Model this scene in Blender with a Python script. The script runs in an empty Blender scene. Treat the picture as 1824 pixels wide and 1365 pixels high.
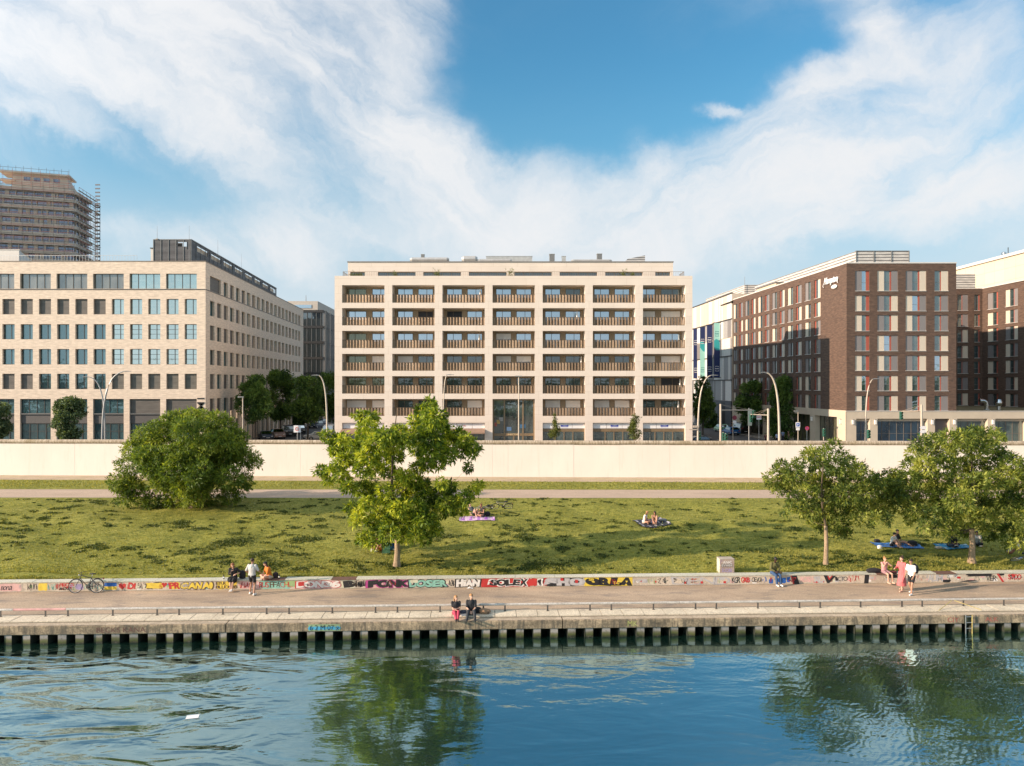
import bpy, math, random
import numpy as np
from mathutils import Vector, Matrix
R = math.radians
PI = math.pi
random.seed(7)
rng = np.random.default_rng(11)
sc = bpy.context.scene
COL = sc.collection
# ------------------------------------------------------------ camera, sky, sun
F = 1264.0            # focal length in pixels of the 1824 px wide photograph
CZ = 10.4             # drone height above the promenade
cam_d = bpy.data.cameras.new('camera')
cam = bpy.data.objects.new('camera', cam_d); COL.objects.link(cam)
cam.location = (0, 0, CZ); cam.rotation_euler = (R(90), 0, 0)
cam_d.sensor_width = 36.0; cam_d.lens = 36.0*F/1824.0; cam_d.shift_y = 2.5/1824.0
cam_d.clip_start = 0.1; cam_d.clip_end = 6000
sc.camera = cam
sc.view_settings.view_transform = 'Standard'
sc.view_settings.look = 'None'
sc.view_settings.exposure = 0.84
sc.view_settings.gamma = 1.0
SUN_EL = 19.0
SUN_DIR = Vector((-0.948, -0.318, math.tan(R(SUN_EL)))).normalized()   # towards the sun
sun_d = bpy.data.lights.new('sun', 'SUN'); sun_d.energy = 4.5; sun_d.angle = R(0.5)
sun_d.color = (1.0, 0.79, 0.62)
sun = bpy.data.objects.new('sun', sun_d); COL.objects.link(sun)
sun.rotation_euler = SUN_DIR.to_track_quat('Z', 'Y').to_euler()
sun.location = (-60, -40, 60)

world = bpy.data.worlds.new("World"); sc.world = world; world.use_nodes = True
wt = world.node_tree; wt.nodes.clear()
def wn(t, **k):
    n = wt.nodes.new(t)
    for a, v in k.items(): setattr(n, a, v)
    return n
def wl(a, b): wt.links.new(a, b)
def wmath(op, a, b=None, c=None):
    n = wn('ShaderNodeMath', operation=op)
    for i, v in enumerate((a, b, c)):
        if v is None: continue
        if isinstance(v, (int, float)): n.inputs[i].default_value = v
        else: wl(v, n.inputs[i])
    return n.outputs[0]
out = wn('ShaderNodeOutputWorld'); bg = wn('ShaderNodeBackground')
bg.inputs['Strength'].default_value = 0.088
wl(bg.outputs[0], out.inputs[0])
sky = wn('ShaderNodeTexSky', sky_type='NISHITA'); sky.sun_disc = False
sky.sun_elevation = R(SUN_EL)
sky.sun_rotation = math.atan2(SUN_DIR.x, SUN_DIR.y)
sky.air_density = 1.3; sky.dust_density = 0.6; sky.ozone_density = 3.0
tc = wn('ShaderNodeTexCoord'); sep = wn('ShaderNodeSeparateXYZ'); wl(tc.outputs['Generated'], sep.inputs[0])
ya = wmath('MAXIMUM', wmath('ABSOLUTE', sep.outputs[1]), 0.12)
U = wmath('DIVIDE', sep.outputs[0], ya); V = wmath('DIVIDE', sep.outputs[2], ya)
comb = wn('ShaderNodeCombineXYZ'); wl(U, comb.inputs[0]); wl(V, comb.inputs[1])
# soft warp so cloud edges fray
wno = wn('ShaderNodeTexNoise'); wno.inputs['Scale'].default_value = 3.2; wno.inputs['Detail'].default_value = 9; wno.inputs['Roughness'].default_value = .6
wl(comb.outputs[0], wno.inputs['Vector'])
wsub = wn('ShaderNodeVectorMath', operation='SUBTRACT'); wl(wno.outputs['Color'], wsub.inputs[0]); wsub.inputs[1].default_value = (.5, .5, .5)
wsc = wn('ShaderNodeVectorMath', operation='SCALE'); wl(wsub.outputs[0], wsc.inputs[0]); wsc.inputs['Scale'].default_value = 0.23
wadd = wn('ShaderNodeVectorMath', operation='ADD'); wl(comb.outputs[0], wadd.inputs[0]); wl(wsc.outputs[0], wadd.inputs[1])
P2 = wadd.outputs[0]
# cloud banks: (u, v, half length, half width, tilt in degrees, weight)
def uv(px, py): return ((px-912)/F, (685-py)/F)
BANKS = [
    (90, 60, .22, .14, -22, .95), (260, 130, .28, .11, -38, .92), (430, 250, .22, .075, -36, .80), (330, 30, .20, .12, -40, .70), (500, 120, .24, .12, -48, .65),
    (620, 40, .13, .16, -60, .85), (690, 130, .10, .19, 12, .80), (700, 260, .24, .085, -38, .75), (800, 335, .22, .06, -30, .75), (640, 330, .12, .04, -30, .45),
    (60, 222, .13, .025, -8, .45), (430, 425, .30, .045, -6, .65), (200, 400, .30, .03, 0, .25), (930, 400, .50, .085, 2, .88), (900, 340, .16, .05, 0, .45),
    (1240, 345, .20, .075, 22, .80), (1400, 300, .22, .10, 22, .85), (1560, 330, .30, .085, 8, .80), (1740, 320, .26, .05, 14, .70), (1480, 420, .5, .04, 4, .40),
    (1590, 210, .26, .12, 30, .45), (1480, 130, .12, .045, 18, .70), (1590, 30, .075, .11, 70, .85), (1730, 70, .20, .14, 25, .48), (1420, 190, .10, .045, 10, .45),
    (1268, 198, .042, .018, -25, .80), (1180, 320, .08, .03, -60, .35),
    (-250, 150, .40, .22, 0, .55), (2150, 200, .5, .22, 10, .55), (900, -620, 1.2, .42, 8, .40), (250, -160, .45, .16, -20, .7), (1500, -180, .30, .14, 30, .5), (640, -150, .14, .22, -10, .7),
]
acc = None
for (px, py, a, b, tilt, wgt) in BANKS:
    u0, v0 = uv(px, py)
    m = wn('ShaderNodeMapping', vector_type='TEXTURE')
    m.inputs['Location'].default_value = (u0, v0, 0); m.inputs['Rotation'].default_value = (0, 0, R(tilt))
    m.inputs['Scale'].default_value = (a, b, 1)
    wl(P2, m.inputs['Vector'])
    ln = wn('ShaderNodeVectorMath', operation='LENGTH'); wl(m.outputs[0], ln.inputs[0])
    mr = wn('ShaderNodeMapRange', interpolation_type='SMOOTHSTEP')
    mr.inputs['From Min'].default_value = 1.25; mr.inputs['From Max'].default_value = 0.1
    mr.inputs['To Min'].default_value = 0; mr.inputs['To Max'].default_value = wgt
    wl(ln.outputs['Value'], mr.inputs['Value'])
    # 1-(1-a)(1-b)
    if acc is None: acc = mr.outputs[0]
    else:
        acc = wmath('SUBTRACT', wmath('ADD', acc, mr.outputs[0]), wmath('MULTIPLY', acc, mr.outputs[0]))
def streak(tilt, sx, sy, scale, det, seed):
    mp = wn('ShaderNodeMapping', vector_type='TEXTURE')
    mp.inputs['Rotation'].default_value = (0, 0, R(tilt)); mp.inputs['Scale'].default_value = (1/sx, 1/sy, 1)
    mp.inputs['Location'].default_value = (seed, seed*.7, 0)
    wl(P2, mp.inputs['Vector'])
    n = wn('ShaderNodeTexNoise'); n.inputs['Scale'].default_value = scale; n.inputs['Detail'].default_value = det
    n.inputs['Roughness'].default_value = .62; n.inputs['Distortion'].default_value = .35
    wl(mp.outputs[0], n.inputs['Vector'])
    return n.outputs[0]
sL = streak(-38, .8, 2.6, 3.6, 9, 3.1); sR = streak(22, .8, 2.3, 4.0, 9, 9.4)
side = wn('ShaderNodeMapRange', interpolation_type='SMOOTHSTEP'); side.inputs['From Min'].default_value = -.15; side.inputs['From Max'].default_value = .15
wl(U, side.inputs['Value'])
smix = wmath('ADD', wmath('MULTIPLY', sL, wmath('SUBTRACT', 1, side.outputs[0])), wmath('MULTIPLY', sR, side.outputs[0]))
sm2 = wn('ShaderNodeMapRange'); sm2.inputs['From Min'].default_value = .33; sm2.inputs['From Max'].default_value = .67; sm2.clamp = True
wl(smix, sm2.inputs['Value'])
dens = wmath('ADD', wmath('MULTIPLY', acc, wmath('ADD', wmath('MULTIPLY', sm2.outputs[0], .60), .56)), wmath('MULTIPLY', sm2.outputs[0], .10))
dm = wn('ShaderNodeMapRange', interpolation_type='SMOOTHSTEP'); dm.inputs['From Min'].default_value = .02; dm.inputs['From Max'].default_value = 1.12
dm.inputs['To Max'].default_value = .97
wl(dens, dm.inputs['Value'])
# thin veil that whitens the sky towards the horizon
hz = wn('ShaderNodeMapRange', interpolation_type='SMOOTHSTEP'); hz.inputs['From Min'].default_value = .33; hz.inputs['From Max'].default_value = .0
hz.inputs['To Max'].default_value = .80
wl(sep.outputs[2], hz.inputs['Value'])
veil = wmath('SUBTRACT', wmath('ADD', dm.outputs[0], hz.outputs[0]), wmath('MULTIPLY', dm.outputs[0], hz.outputs[0]))
fill_cloud = wn('ShaderNodeMapRange', interpolation_type='SMOOTHSTEP'); fill_cloud.inputs['From Min'].default_value = .56; fill_cloud.inputs['From Max'].default_value = .85; fill_cloud.inputs['To Max'].default_value = .72
wl(sep.outputs[2], fill_cloud.inputs['Value'])      # overhead cloud added out of frame to lift the ambient fill
veil = wmath('SUBTRACT', wmath('ADD', veil, fill_cloud.outputs[0]), wmath('MULTIPLY', veil, fill_cloud.outputs[0]))
sdot = wn('ShaderNodeVectorMath', operation='DOT_PRODUCT'); wl(tc.outputs['Generated'], sdot.inputs[0]); sdot.inputs[1].default_value = tuple(SUN_DIR)
glow = wmath('ADD', 1.0, wmath('MULTIPLY', wmath('POWER', wmath('MAXIMUM', sdot.outputs['Value'], 0), 3.0), 2.2))   # clouds near the sun are brighter
tint = wn('ShaderNodeMix', data_type='RGBA', blend_type='MULTIPLY'); tint.inputs[0].default_value = 1.0
wl(sky.outputs[0], tint.inputs[6]); tint.inputs[7].default_value = (.52, 1.04, 1.16, 1)
hz2 = wn('ShaderNodeMapRange', interpolation_type='SMOOTHSTEP'); hz2.inputs['From Min'].default_value = .44; hz2.inputs['From Max'].default_value = .02; hz2.inputs['To Max'].default_value = .93
wl(sep.outputs[2], hz2.inputs['Value'])
airm = wn('ShaderNodeMix', data_type='RGBA'); wl(hz2.outputs[0], airm.inputs[0]); wl(tint.outputs[2], airm.inputs[6]); airm.inputs[7].default_value = (1.75, 3.35, 4.55, 1)
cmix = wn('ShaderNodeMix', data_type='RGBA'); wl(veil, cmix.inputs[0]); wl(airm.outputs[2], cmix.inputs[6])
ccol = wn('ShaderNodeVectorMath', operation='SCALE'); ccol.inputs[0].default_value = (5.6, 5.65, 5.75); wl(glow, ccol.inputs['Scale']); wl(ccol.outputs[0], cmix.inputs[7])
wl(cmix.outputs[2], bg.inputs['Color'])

# ------------------------------------------------------------ mesh helpers
class MB:
    """collects polygons, builds ONE mesh object"""
    def __init__(s): s.v = []; s.f = []; s.m = []
    def quad(s, a, b, c, d, mi=0):
        n = len(s.v); s.v += [tuple(a), tuple(b), tuple(c), tuple(d)]; s.f.append((n, n+1, n+2, n+3)); s.m.append(mi)
    def tri(s, a, b, c, mi=0):
        n = len(s.v); s.v += [tuple(a), tuple(b), tuple(c)]; s.f.append((n, n+1, n+2)); s.m.append(mi)
    def poly(s, pts, mi=0):
        n = len(s.v); s.v += [tuple(p) for p in pts]; s.f.append(tuple(range(n, n+len(pts)))); s.m.append(mi)
    def box(s, x0, y0, z0, x1, y1, z1, M=None, mi=0):
        c = [Vector((x, y, z)) for x in (x0, x1) for y in (y0, y1) for z in (z0, z1)]
        if M is not None: c = [M @ p for p in c]
        n = len(s.v); s.v += [tuple(p) for p in c]
        for q in ((0, 1, 3, 2), (4, 6, 7, 5), (0, 4, 5, 1), (2, 3, 7, 6), (0, 2, 6, 4), (1, 5, 7, 3)):
            s.f.append(tuple(n+i for i in q)); s.m.append(mi)
        return s
    def tube(s, pts, rad, seg=8, cap=True, M=None, mi=0, flat=1.0, weld=False):
        pts = [Vector(p) for p in pts]
        if M is not None: pts = [M @ p for p in pts]
        if not hasattr(rad, '__len__'): rad = [rad]*len(pts)
        n0 = len(s.v)
        up = Vector((0, 0, 1))
        for i, p in enumerate(pts):
            a = pts[max(0, i-1)]; b = pts[min(len(pts)-1, i+1)]
            d = (b-a).normalized() if (b-a).length > 1e-9 else Vector((0, 0, 1))
            ref = up if abs(d.z) < .93 else Vector((1, 0, 0))
            x = d.cross(ref).normalized(); y = x.cross(d)
            for k in range(seg):
                t = 2*PI*k/seg
                s.v.append(tuple(p + x*(math.cos(t)*rad[i]) + y*(math.sin(t)*rad[i]*flat)))
        for i in range(len(pts)-1):
            for k in range(seg):
                a = n0+i*seg+k; b = n0+i*seg+(k+1) % seg
                s.f.append((a, b, b+seg, a+seg)); s.m.append(mi)
        if cap and weld:
            e = n0+(len(pts)-1)*seg
            s.f.append(tuple(n0+k for k in range(seg))[::-1]); s.m.append(mi); s.f.append(tuple(e+k for k in range(seg))); s.m.append(mi)
        elif cap:
            e = n0+(len(pts)-1)*seg; c = len(s.v)   # caps on their own vertices so smooth sides stay clean
            s.v += [s.v[n0+k] for k in range(seg)]+[s.v[e+k] for k in range(seg)]
            s.f.append(tuple(c+k for k in range(seg))[::-1]); s.m.append(mi)
            s.f.append(tuple(c+seg+k for k in range(seg))); s.m.append(mi)
        return s
    def ball(s, c, r, seg=10, rings=6, M=None, mi=0):
        if not hasattr(r, '__len__'): r = (r, r, r)
        n0 = len(s.v); c = Vector(c)
        pts = []
        for i in range(rings+1):
            ph = PI*i/rings
            for k in range(seg):
                th = 2*PI*k/seg
                p = Vector((c.x+r[0]*math.sin(ph)*math.cos(th), c.y+r[1]*math.sin(ph)*math.sin(th), c.z+r[2]*math.cos(ph)))
                if M is not None: p = M @ p
                pts.append(tuple(p))
        s.v += pts
        for i in range(rings):
            for k in range(seg):
                a = n0+i*seg+k; b = n0+i*seg+(k+1) % seg
                s.f.append((a, b, b+seg, a+seg)); s.m.append(mi)
        return s
    def mesh(s, name, off=None, smooth=False):
        me = bpy.data.meshes.new(name)
        v = s.v if off is None else [(a-off[0], b-off[1], c-off[2]) for a, b, c in s.v]
        me.from_pydata(v, [], s.f)
        if any(s.m): me.polygons.foreach_set('material_index', s.m)
        if smooth: me.polygons.foreach_set('use_smooth', [True]*len(me.polygons))
        me.update()
        return me
    def build(s, name, mat, parent=None, smooth=False, local=False):
        off = None
        if parent is not None and not local: off = tuple(parent.location)
        me = s.mesh(name, off, smooth)
        return link(name, me, mat, parent)
def link(name, me, mat, parent=None, M=None):
    for m_ in (mat if isinstance(mat, (list, tuple)) else [mat]):
        if len(me.materials) < (len(mat) if isinstance(mat, (list, tuple)) else 1): me.materials.append(m_)
    o = bpy.data.objects.new(name, me); COL.objects.link(o)
    if parent is not None: o.parent = parent
    if M is not None: o.matrix_local = M
    return o
def thing(name, label, cat, loc=(0, 0, 0), rz=0.0, group=None):
    o = bpy.data.objects.new(name, None); COL.objects.link(o)
    o.empty_display_size = .2
    o.location = loc; o.rotation_euler = (0, 0, rz)
    return tag(o, label, cat, group)
def tag(o, label, cat, group=None):
    o['label'] = label; o['category'] = cat
    if group: o['group'] = group
    return o
def struct(o): o['kind'] = 'structure'; return o
def stuff(o): o['kind'] = 'stuff'; return o

# ------------------------------------------------------------ materials
def nmat(name):
    m = bpy.data.materials.new(name); m.use_nodes = True
    nt = m.node_tree; nt.nodes.clear()
    o = nt.nodes.new('ShaderNodeOutputMaterial'); b = nt.nodes.new('ShaderNodeBsdfPrincipled')
    nt.links.new(b.outputs[0], o.inputs[0])
    return m, nt, b, o
def ramp(nt, fac, stops):
    r = nt.nodes.new('ShaderNodeValToRGB'); e = r.color_ramp.elements
    while len(e) < len(stops): e.new(.5)
    for i, (p, c) in enumerate(stops): e[i].position = p; e[i].color = (c[0], c[1], c[2], 1)
    nt.links.new(fac, r.inputs[0]); return r.outputs[0]
def noise(nt, scale, det=4, vec=None, sc3=None, rough=.55, dist=0, rot=None):
    n = nt.nodes.new('ShaderNodeTexNoise'); n.inputs['Scale'].default_value = scale
    n.inputs['Detail'].default_value = det; n.inputs['Roughness'].default_value = rough; n.inputs['Distortion'].default_value = dist
    if vec is None:
        t = nt.nodes.new('ShaderNodeTexCoord'); vec = t.outputs['Object']
    if sc3 or rot:
        mp = nt.nodes.new('ShaderNodeMapping')
        if sc3: mp.inputs['Scale'].default_value = sc3
        if rot: mp.inputs['Rotation'].default_value = rot
        nt.links.new(vec, mp.inputs['Vector']); vec = mp.outputs[0]
    nt.links.new(vec, n.inputs['Vector'])
    return n.outputs[0]
def mixc(nt, fac, a, b, mode='MIX'):
    n = nt.nodes.new('ShaderNodeMix'); n.data_type = 'RGBA'; n.blend_type = mode
    for i, v in ((0, fac), (6, a), (7, b)):
        if isinstance(v, (int, float)): n.inputs[i].default_value = v
        elif isinstance(v, (tuple, list)): n.inputs[i].default_value = (v[0], v[1], v[2], 1)
        else: nt.links.new(v, n.inputs[i])
    return n.outputs[2]
def mth(nt, op, a, b=None):
    n = nt.nodes.new('ShaderNodeMath'); n.operation = op
    for i, v in ((0, a), (1, b)):
        if v is None: continue
        if isinstance(v, (int, float)): n.inputs[i].default_value = v
        else: nt.links.new(v, n.inputs[i])
    return n.outputs[0]
def bump(nt, b, h, strength=.3, dist=.02):
    n = nt.nodes.new('ShaderNodeBump'); n.inputs['Strength'].default_value = strength; n.inputs['Distance'].default_value = dist
    nt.links.new(h, n.inputs['Height']); nt.links.new(n.outputs[0], b.inputs['Normal'])
MAT = {}
def M_(name, c, rough=.75, metal=0.0, var=.12, scale=4.0, bmp=0.0, sc3=None, spec=None, bscale=None):
    """plain paint/cloth/stone with a little natural variation"""
    if name in MAT: return MAT[name]
    m, nt, b, o = nmat(name)
    f = noise(nt, scale, 5, sc3=sc3)
    lo = tuple(x*(1-var) for x in c); hi = tuple(min(1, x*(1+var)) for x in c)
    nt.links.new(ramp(nt, f, [(.3, lo), (.7, hi)]), b.inputs['Base Color'])
    b.inputs['Roughness'].default_value = rough; b.inputs['Metallic'].default_value = metal
    if spec is not None: b.inputs['Specular IOR Level'].default_value = spec
    if bmp: bump(nt, b, noise(nt, bscale or scale*6, 6), bmp, .02)
    MAT[name] = m; return m
def brick_mat(name, c1, c2, mortar, bw, bh, off=.5, mort=.012, var=.25, bmp=.25, warm=None):
    m, nt, b, o = nmat(name)
    t = nt.nodes.new('ShaderNodeTexCoord'); s = nt.nodes.new('ShaderNodeSeparateXYZ'); nt.links.new(t.outputs['Object'], s.inputs[0])
    cx = nt.nodes.new('ShaderNodeCombineXYZ')
    nt.links.new(mth(nt, 'ADD', s.outputs[0], s.outputs[1]), cx.inputs[0]); nt.links.new(s.outputs[2], cx.inputs[1])
    br = nt.nodes.new('ShaderNodeTexBrick'); br.offset = off
    br.inputs['Scale'].default_value = 1; br.inputs['Brick Width'].default_value = bw; br.inputs['Row Height'].default_value = bh
    br.inputs['Mortar Size'].default_value = mort; br.inputs['Color1'].default_value = (*c1, 1); br.inputs['Color2'].default_value = (*c2, 1)
    br.inputs['Mortar'].default_value = (*mortar, 1); br.inputs['Bias'].default_value = -.1
    nt.links.new(cx.outputs[0], br.inputs['Vector'])
    f = noise(nt, 1.6, 6, vec=cx.outputs[0], sc3=(.8, 3.2, 1))
    g = ramp(nt, f, [(.3, (1-var,)*3), (.7, (1+var,)*3)])
    nt.links.new(mixc(nt, 1.0, br.outputs['Color'], g, 'MULTIPLY'), b.inputs['Base Color'])
    b.inputs['Roughness'].default_value = .85
    bump(nt, b, br.outputs['Fac'], -bmp, .01)
    MAT[name] = m; return m
def glass_mat(name, c, fac=.35, rough=.03, var=.5, refl=(.85, .97, 1.0), wob=.04):
    """window glass over a dim room: the room's colour seen through plus a mirror layer"""
    if name in MAT: return MAT[name]
    m, nt, b, o = nmat(name)
    f = noise(nt, .8, 3, sc3=(1, 1, .4))
    nt.links.new(ramp(nt, f, [(.35, tuple(x*(1-var) for x in c)), (.65, tuple(x*(1+var) for x in c))]), b.inputs['Base Color'])
    b.inputs['Roughness'].default_value = .4
    gl = nt.nodes.new('ShaderNodeBsdfGlossy'); gl.inputs['Roughness'].default_value = rough; gl.inputs['Color'].default_value = (*refl, 1)
    bp = nt.nodes.new('ShaderNodeBump'); bp.inputs['Strength'].default_value = wob; bp.inputs['Distance'].default_value = .3
    nt.links.new(noise(nt, .7, 2), bp.inputs['Height']); nt.links.new(bp.outputs[0], gl.inputs['Normal'])
    fr = nt.nodes.new('ShaderNodeFresnel'); fr.inputs['IOR'].default_value = 1.5
    mx = nt.nodes.new('ShaderNodeMixShader')
    nt.links.new(mth(nt, 'MINIMUM', mth(nt, 'ADD', fr.outputs[0], fac), 1.0), mx.inputs[0])
    nt.links.new(b.outputs[0], mx.inputs[1]); nt.links.new(gl.outputs[0], mx.inputs[2]); nt.links.new(mx.outputs[0], o.inputs[0])
    MAT[name] = m; return m
def stripes_mat(name, c1, c2, period, axis=2, rough=.6, metal=0.0):
    if name in MAT: return MAT[name]
    m, nt, b, o = nmat(name)
    t = nt.nodes.new('ShaderNodeTexCoord'); s = nt.nodes.new('ShaderNodeSeparateXYZ'); nt.links.new(t.outputs['Object'], s.inputs[0])
    fr = mth(nt, 'FRACT', mth(nt, 'MULTIPLY', s.outputs[axis], 1.0/period))
    st = mth(nt, 'PINGPONG', fr, .5)
    f2 = noise(nt, 1.3, 4, sc3=(.5, .5, 4))
    base = ramp(nt, mth(nt, 'MULTIPLY', st, 2.0), [(.15, c1), (.75, c2)])
    nt.links.new(mixc(nt, 1.0, base, ramp(nt, f2, [(.3, (.7,)*3), (.7, (1.25,)*3)]), 'MULTIPLY'), b.inputs['Base Color'])
    b.inputs['Roughness'].default_value = rough; b.inputs['Metallic'].default_value = metal
    bump(nt, b, st, .5, .02)
    MAT[name] = m; return m
def leaf_mat(name, dark, mid, light, trans=.35, nscale=.9):
    """leaves: each leaf its own green from the per-face 'tone' attribute, part of the light passes through"""
    m, nt, b, o = nmat(name)
    at = nt.nodes.new('ShaderNodeAttribute'); at.attribute_name = 'tone'
    f = mth(nt, 'ADD', mth(nt, 'MULTIPLY', at.outputs['Fac'], .6), mth(nt, 'MULTIPLY', noise(nt, nscale, 3), .55))
    c = ramp(nt, f, [(.3, dark), (.58, mid), (.82, light)])
    nt.links.new(c, b.inputs['Base Color']); b.inputs['Roughness'].default_value = .55; b.inputs['Specular IOR Level'].default_value = .35
    tr = nt.nodes.new('ShaderNodeBsdfTranslucent'); nt.links.new(mixc(nt, 1.0, c, (1.6, 1.5, .55), 'MULTIPLY'), tr.inputs['Color'])
    mx = nt.nodes.new('ShaderNodeMixShader'); mx.inputs[0].default_value = trans
    nt.links.new(b.outputs[0], mx.inputs[1]); nt.links.new(tr.outputs[0], mx.inputs[2]); nt.links.new(mx.outputs[0], o.inputs[0])
    MAT[name] = m; return m
# ---- text as a thin solid mesh; returned mesh is normalised to width w and height h, base at 0,0, standing in XZ, front towards -Y
def text_mesh(txt, w, h, bold=0.0, thick=.004, shear=0.0, depth=0.0):
    cu = bpy.data.curves.new('t', 'FONT'); cu.body = txt; cu.size = 1; cu.offset = bold; cu.extrude = .5; cu.resolution_u = 3; cu.shear = shear
    o = bpy.data.objects.new('t', cu); COL.objects.link(o)
    dg = bpy.context.evaluated_depsgraph_get(); me = bpy.data.meshes.new_from_object(o.evaluated_get(dg))
    bpy.data.objects.remove(o); bpy.data.curves.remove(cu)
    n = len(me.vertices); co = np.empty(n*3); me.vertices.foreach_get('co', co); co = co.reshape(-1, 3)
    lo = co.min(0); hi = co.max(0)
    x = (co[:, 0]-lo[0])/(hi[0]-lo[0])*w; z = (co[:, 1]-lo[1])/(hi[1]-lo[1])*h; y = -(co[:, 2]+.5)*thick - depth
    me.vertices.foreach_set('co', np.stack([x, y, z], 1).ravel()); me.update(); me.materials.clear()
    return me
# ---- photograph geometry turned into places: metres on planes of known height or distance
def at(px, py, d): return Vector(((px-912)*d/F, d, CZ-(py-685)*d/F))
def gr(px, py, z): d = (CZ-z)*F/(py-685.0); return Vector(((px-912)*d/F, d, z))
# quay frame: s along the quay (to the right), w inland from the quay edge
TH = math.atan2(1, 1/0.0355); cT = math.cos(TH); sT = math.sin(TH); QY = 31.4
QM = Matrix.Translation((0, QY, 0)) @ Matrix.Rotation(TH, 4, 'Z')
def q(s, w, z=0.0): return Vector((s*cT-w*sT, QY+s*sT+w*cT, z))
def sq(px, w):
    a = (px-912)/F
    return (a*(QY+w*cT)+w*sT)/(cT-a*sT)
# ---- facade frame
class Face:
    def __init__(s, O, U, W):
        s.O = Vector(O); s.U = Vector(U).normalized(); s.W = Vector(W).normalized()
        s.M = Matrix(((s.U.x, s.W.x, 0, s.O.x), (s.U.y, s.W.y, 0, s.O.y), (0, 0, 1, s.O.z), (0, 0, 0, 1)))
    def p(s, u, w, v): return s.M @ Vector((u, w, v))
def holes_wall(mb, fc, u0, u1, v0, v1, holes, depth, mi=0):
    """flat wall with rectangular openings (a,b,c,d)=(u0,u1,v0,v1) and their reveals"""
    us = sorted(set([u0, u1]+[x for h in holes for x in h[:2] if u0 < x < u1]))
    vs = sorted(set([v0, v1]+[x for h in holes for x in h[2:4] if v0 < x < v1]))
    for j in range(len(vs)-1):
        run = None
        cv = (vs[j]+vs[j+1])/2
        for i in range(len(us)-1):
            cu = (us[i]+us[i+1])/2
            solid = not any(h[0] < cu < h[1] and h[2] < cv < h[3] for h in holes)
            if solid and run is None: run = us[i]
            if (not solid or i == len(us)-2) and run is not None:
                e = us[i+1] if solid else us[i]
                mb.quad(fc.p(run, 0, vs[j]), fc.p(e, 0, vs[j]), fc.p(e, 0, vs[j+1]), fc.p(run, 0, vs[j+1]), mi); run = None
    for h in holes:
        a, b, c, d = h[:4]; dp = h[4] if len(h) > 4 else depth
        mb.quad(fc.p(a, 0, c), fc.p(a, dp, c), fc.p(a, dp, d), fc.p(a, 0, d), mi)
        mb.quad(fc.p(b, 0, c), fc.p(b, 0, d), fc.p(b, dp, d), fc.p(b, dp, c), mi)
        mb.quad(fc.p(a, 0, d), fc.p(b, 0, d), fc.p(b, dp, d), fc.p(a, dp, d), mi)
        mb.quad(fc.p(a, 0, c), fc.p(a, dp, c), fc.p(b, dp, c), fc.p(b, 0, c), mi)
def loc_M(fc, u, w, v, parent): return Matrix.Translation(-Vector(parent.location)) @ fc.M @ Matrix.Translation((u, w, v))
_mc = {}
def cached(key, fn):
    if key not in _mc: _mc[key] = fn()
    return _mc[key]
def inst(name, me, mat, parent, M=None):
    """object on shared mesh data; the material sits on the object when the data already carries another"""
    o = bpy.data.objects.new(name, me); COL.objects.link(o); o.parent = parent
    if not me.materials: me.materials.append(mat)
    if me.materials[0] != mat:
        o.material_slots[0].link = 'OBJECT'; o.material_slots[0].material = mat
    if M is not None: o.matrix_local = M
    return o
def win_frame_me(w, h, muls=(), trans=(), t=.06, dep=.08):
    def fn():
        mb = MB()
        mb.box(0, 0, 0, t, dep, h); mb.box(w-t, 0, 0, w, dep, h); mb.box(t, .002, 0, w-t, dep, t); mb.box(t, .002, h-t, w-t, dep, h)
        for m in muls: mb.box(m*w-t*.55, .004, t, m*w+t*.55, dep, h-t)
        for m in trans: mb.box(t, .006, m*h-t*.4, w-t, dep, m*h+t*.4)
        return mb.mesh('window')
    return cached(('fr', round(w, 2), round(h, 2), muls, trans, t), fn)
def rect_me(w, h, dep=.02):
    return cached(('rc', round(w, 2), round(h, 2), dep), lambda: MB().box(0, 0, 0, w, dep, h).mesh('pane'))
def make_window(parent, fc, u, w_in, v, w, h, fmat, gmat, muls=(.5,), trans=(), blind=None, t=.06, drop=1.0):
    fo = inst('window', win_frame_me(w, h, muls, trans, t), fmat, parent, loc_M(fc, u, w_in, v, parent))
    inst('pane', rect_me(w-.02, h-.02), gmat, fo, Matrix.Translation((.01, .05, .01)))
    if blind is not None:
        bh = (h-.04)*drop
        inst('blind', rect_me(w-.06, bh, .018), blind, fo, Matrix.Translation((.03, -.06, h-.02-bh)))
    return fo
# ================================================================ materials of the place
mWhite = M_('white_wall_paint', (.80, .71, .60), .8, var=.04, scale=.7, bmp=.05)
mCream = M_('limestone_cream', (.74, .60, .46), .8, var=.03, scale=.5, bmp=.04)
mBronze = M_('bronze_panel', (.25, .175, .10), .5, .3, .12, 3)
mBronzeF = M_('bronze_frame', (.14, .095, .055), .45, .3, .08, 3)
mDarkF = M_('dark_frame', (.055, .05, .042), .5, .2, .08, 3)
mGreyF = M_('grey_frame', (.20, .20, .19), .5, .2, .06, 3)
mSteel = M_('galvanised_steel', (.46, .46, .44), .42, .75, .12, 5)
mPole = M_('pole_paint', (.50, .42, .33), .5, .2, .08, 2)
mPoleG = M_('pole_grey', (.33, .33, .32), .45, .4, .08, 2)
mBlack = M_('black_plastic', (.015, .015, .016), .5, 0, .1, 5)
mRubber = M_('rubber', (.02, .02, .02), .8, 0, .1, 8)
mChrome = M_('chrome', (.6, .6, .6), .2, 1.0, .05, 8)
mRoof = M_('roof_gravel', (.20, .19, .17), .9, 0, .2, 1.5, .2)
mRoofW = M_('roof_trim_white', (.62, .58, .52), .6, 0, .05, 1)
mDuct = M_('duct_sheet', (.58, .55, .50), .38, .55, .12, 2)
mConc = M_('concrete_light', (.42, .36, .29), .85, 0, .14, 2, .15)
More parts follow.
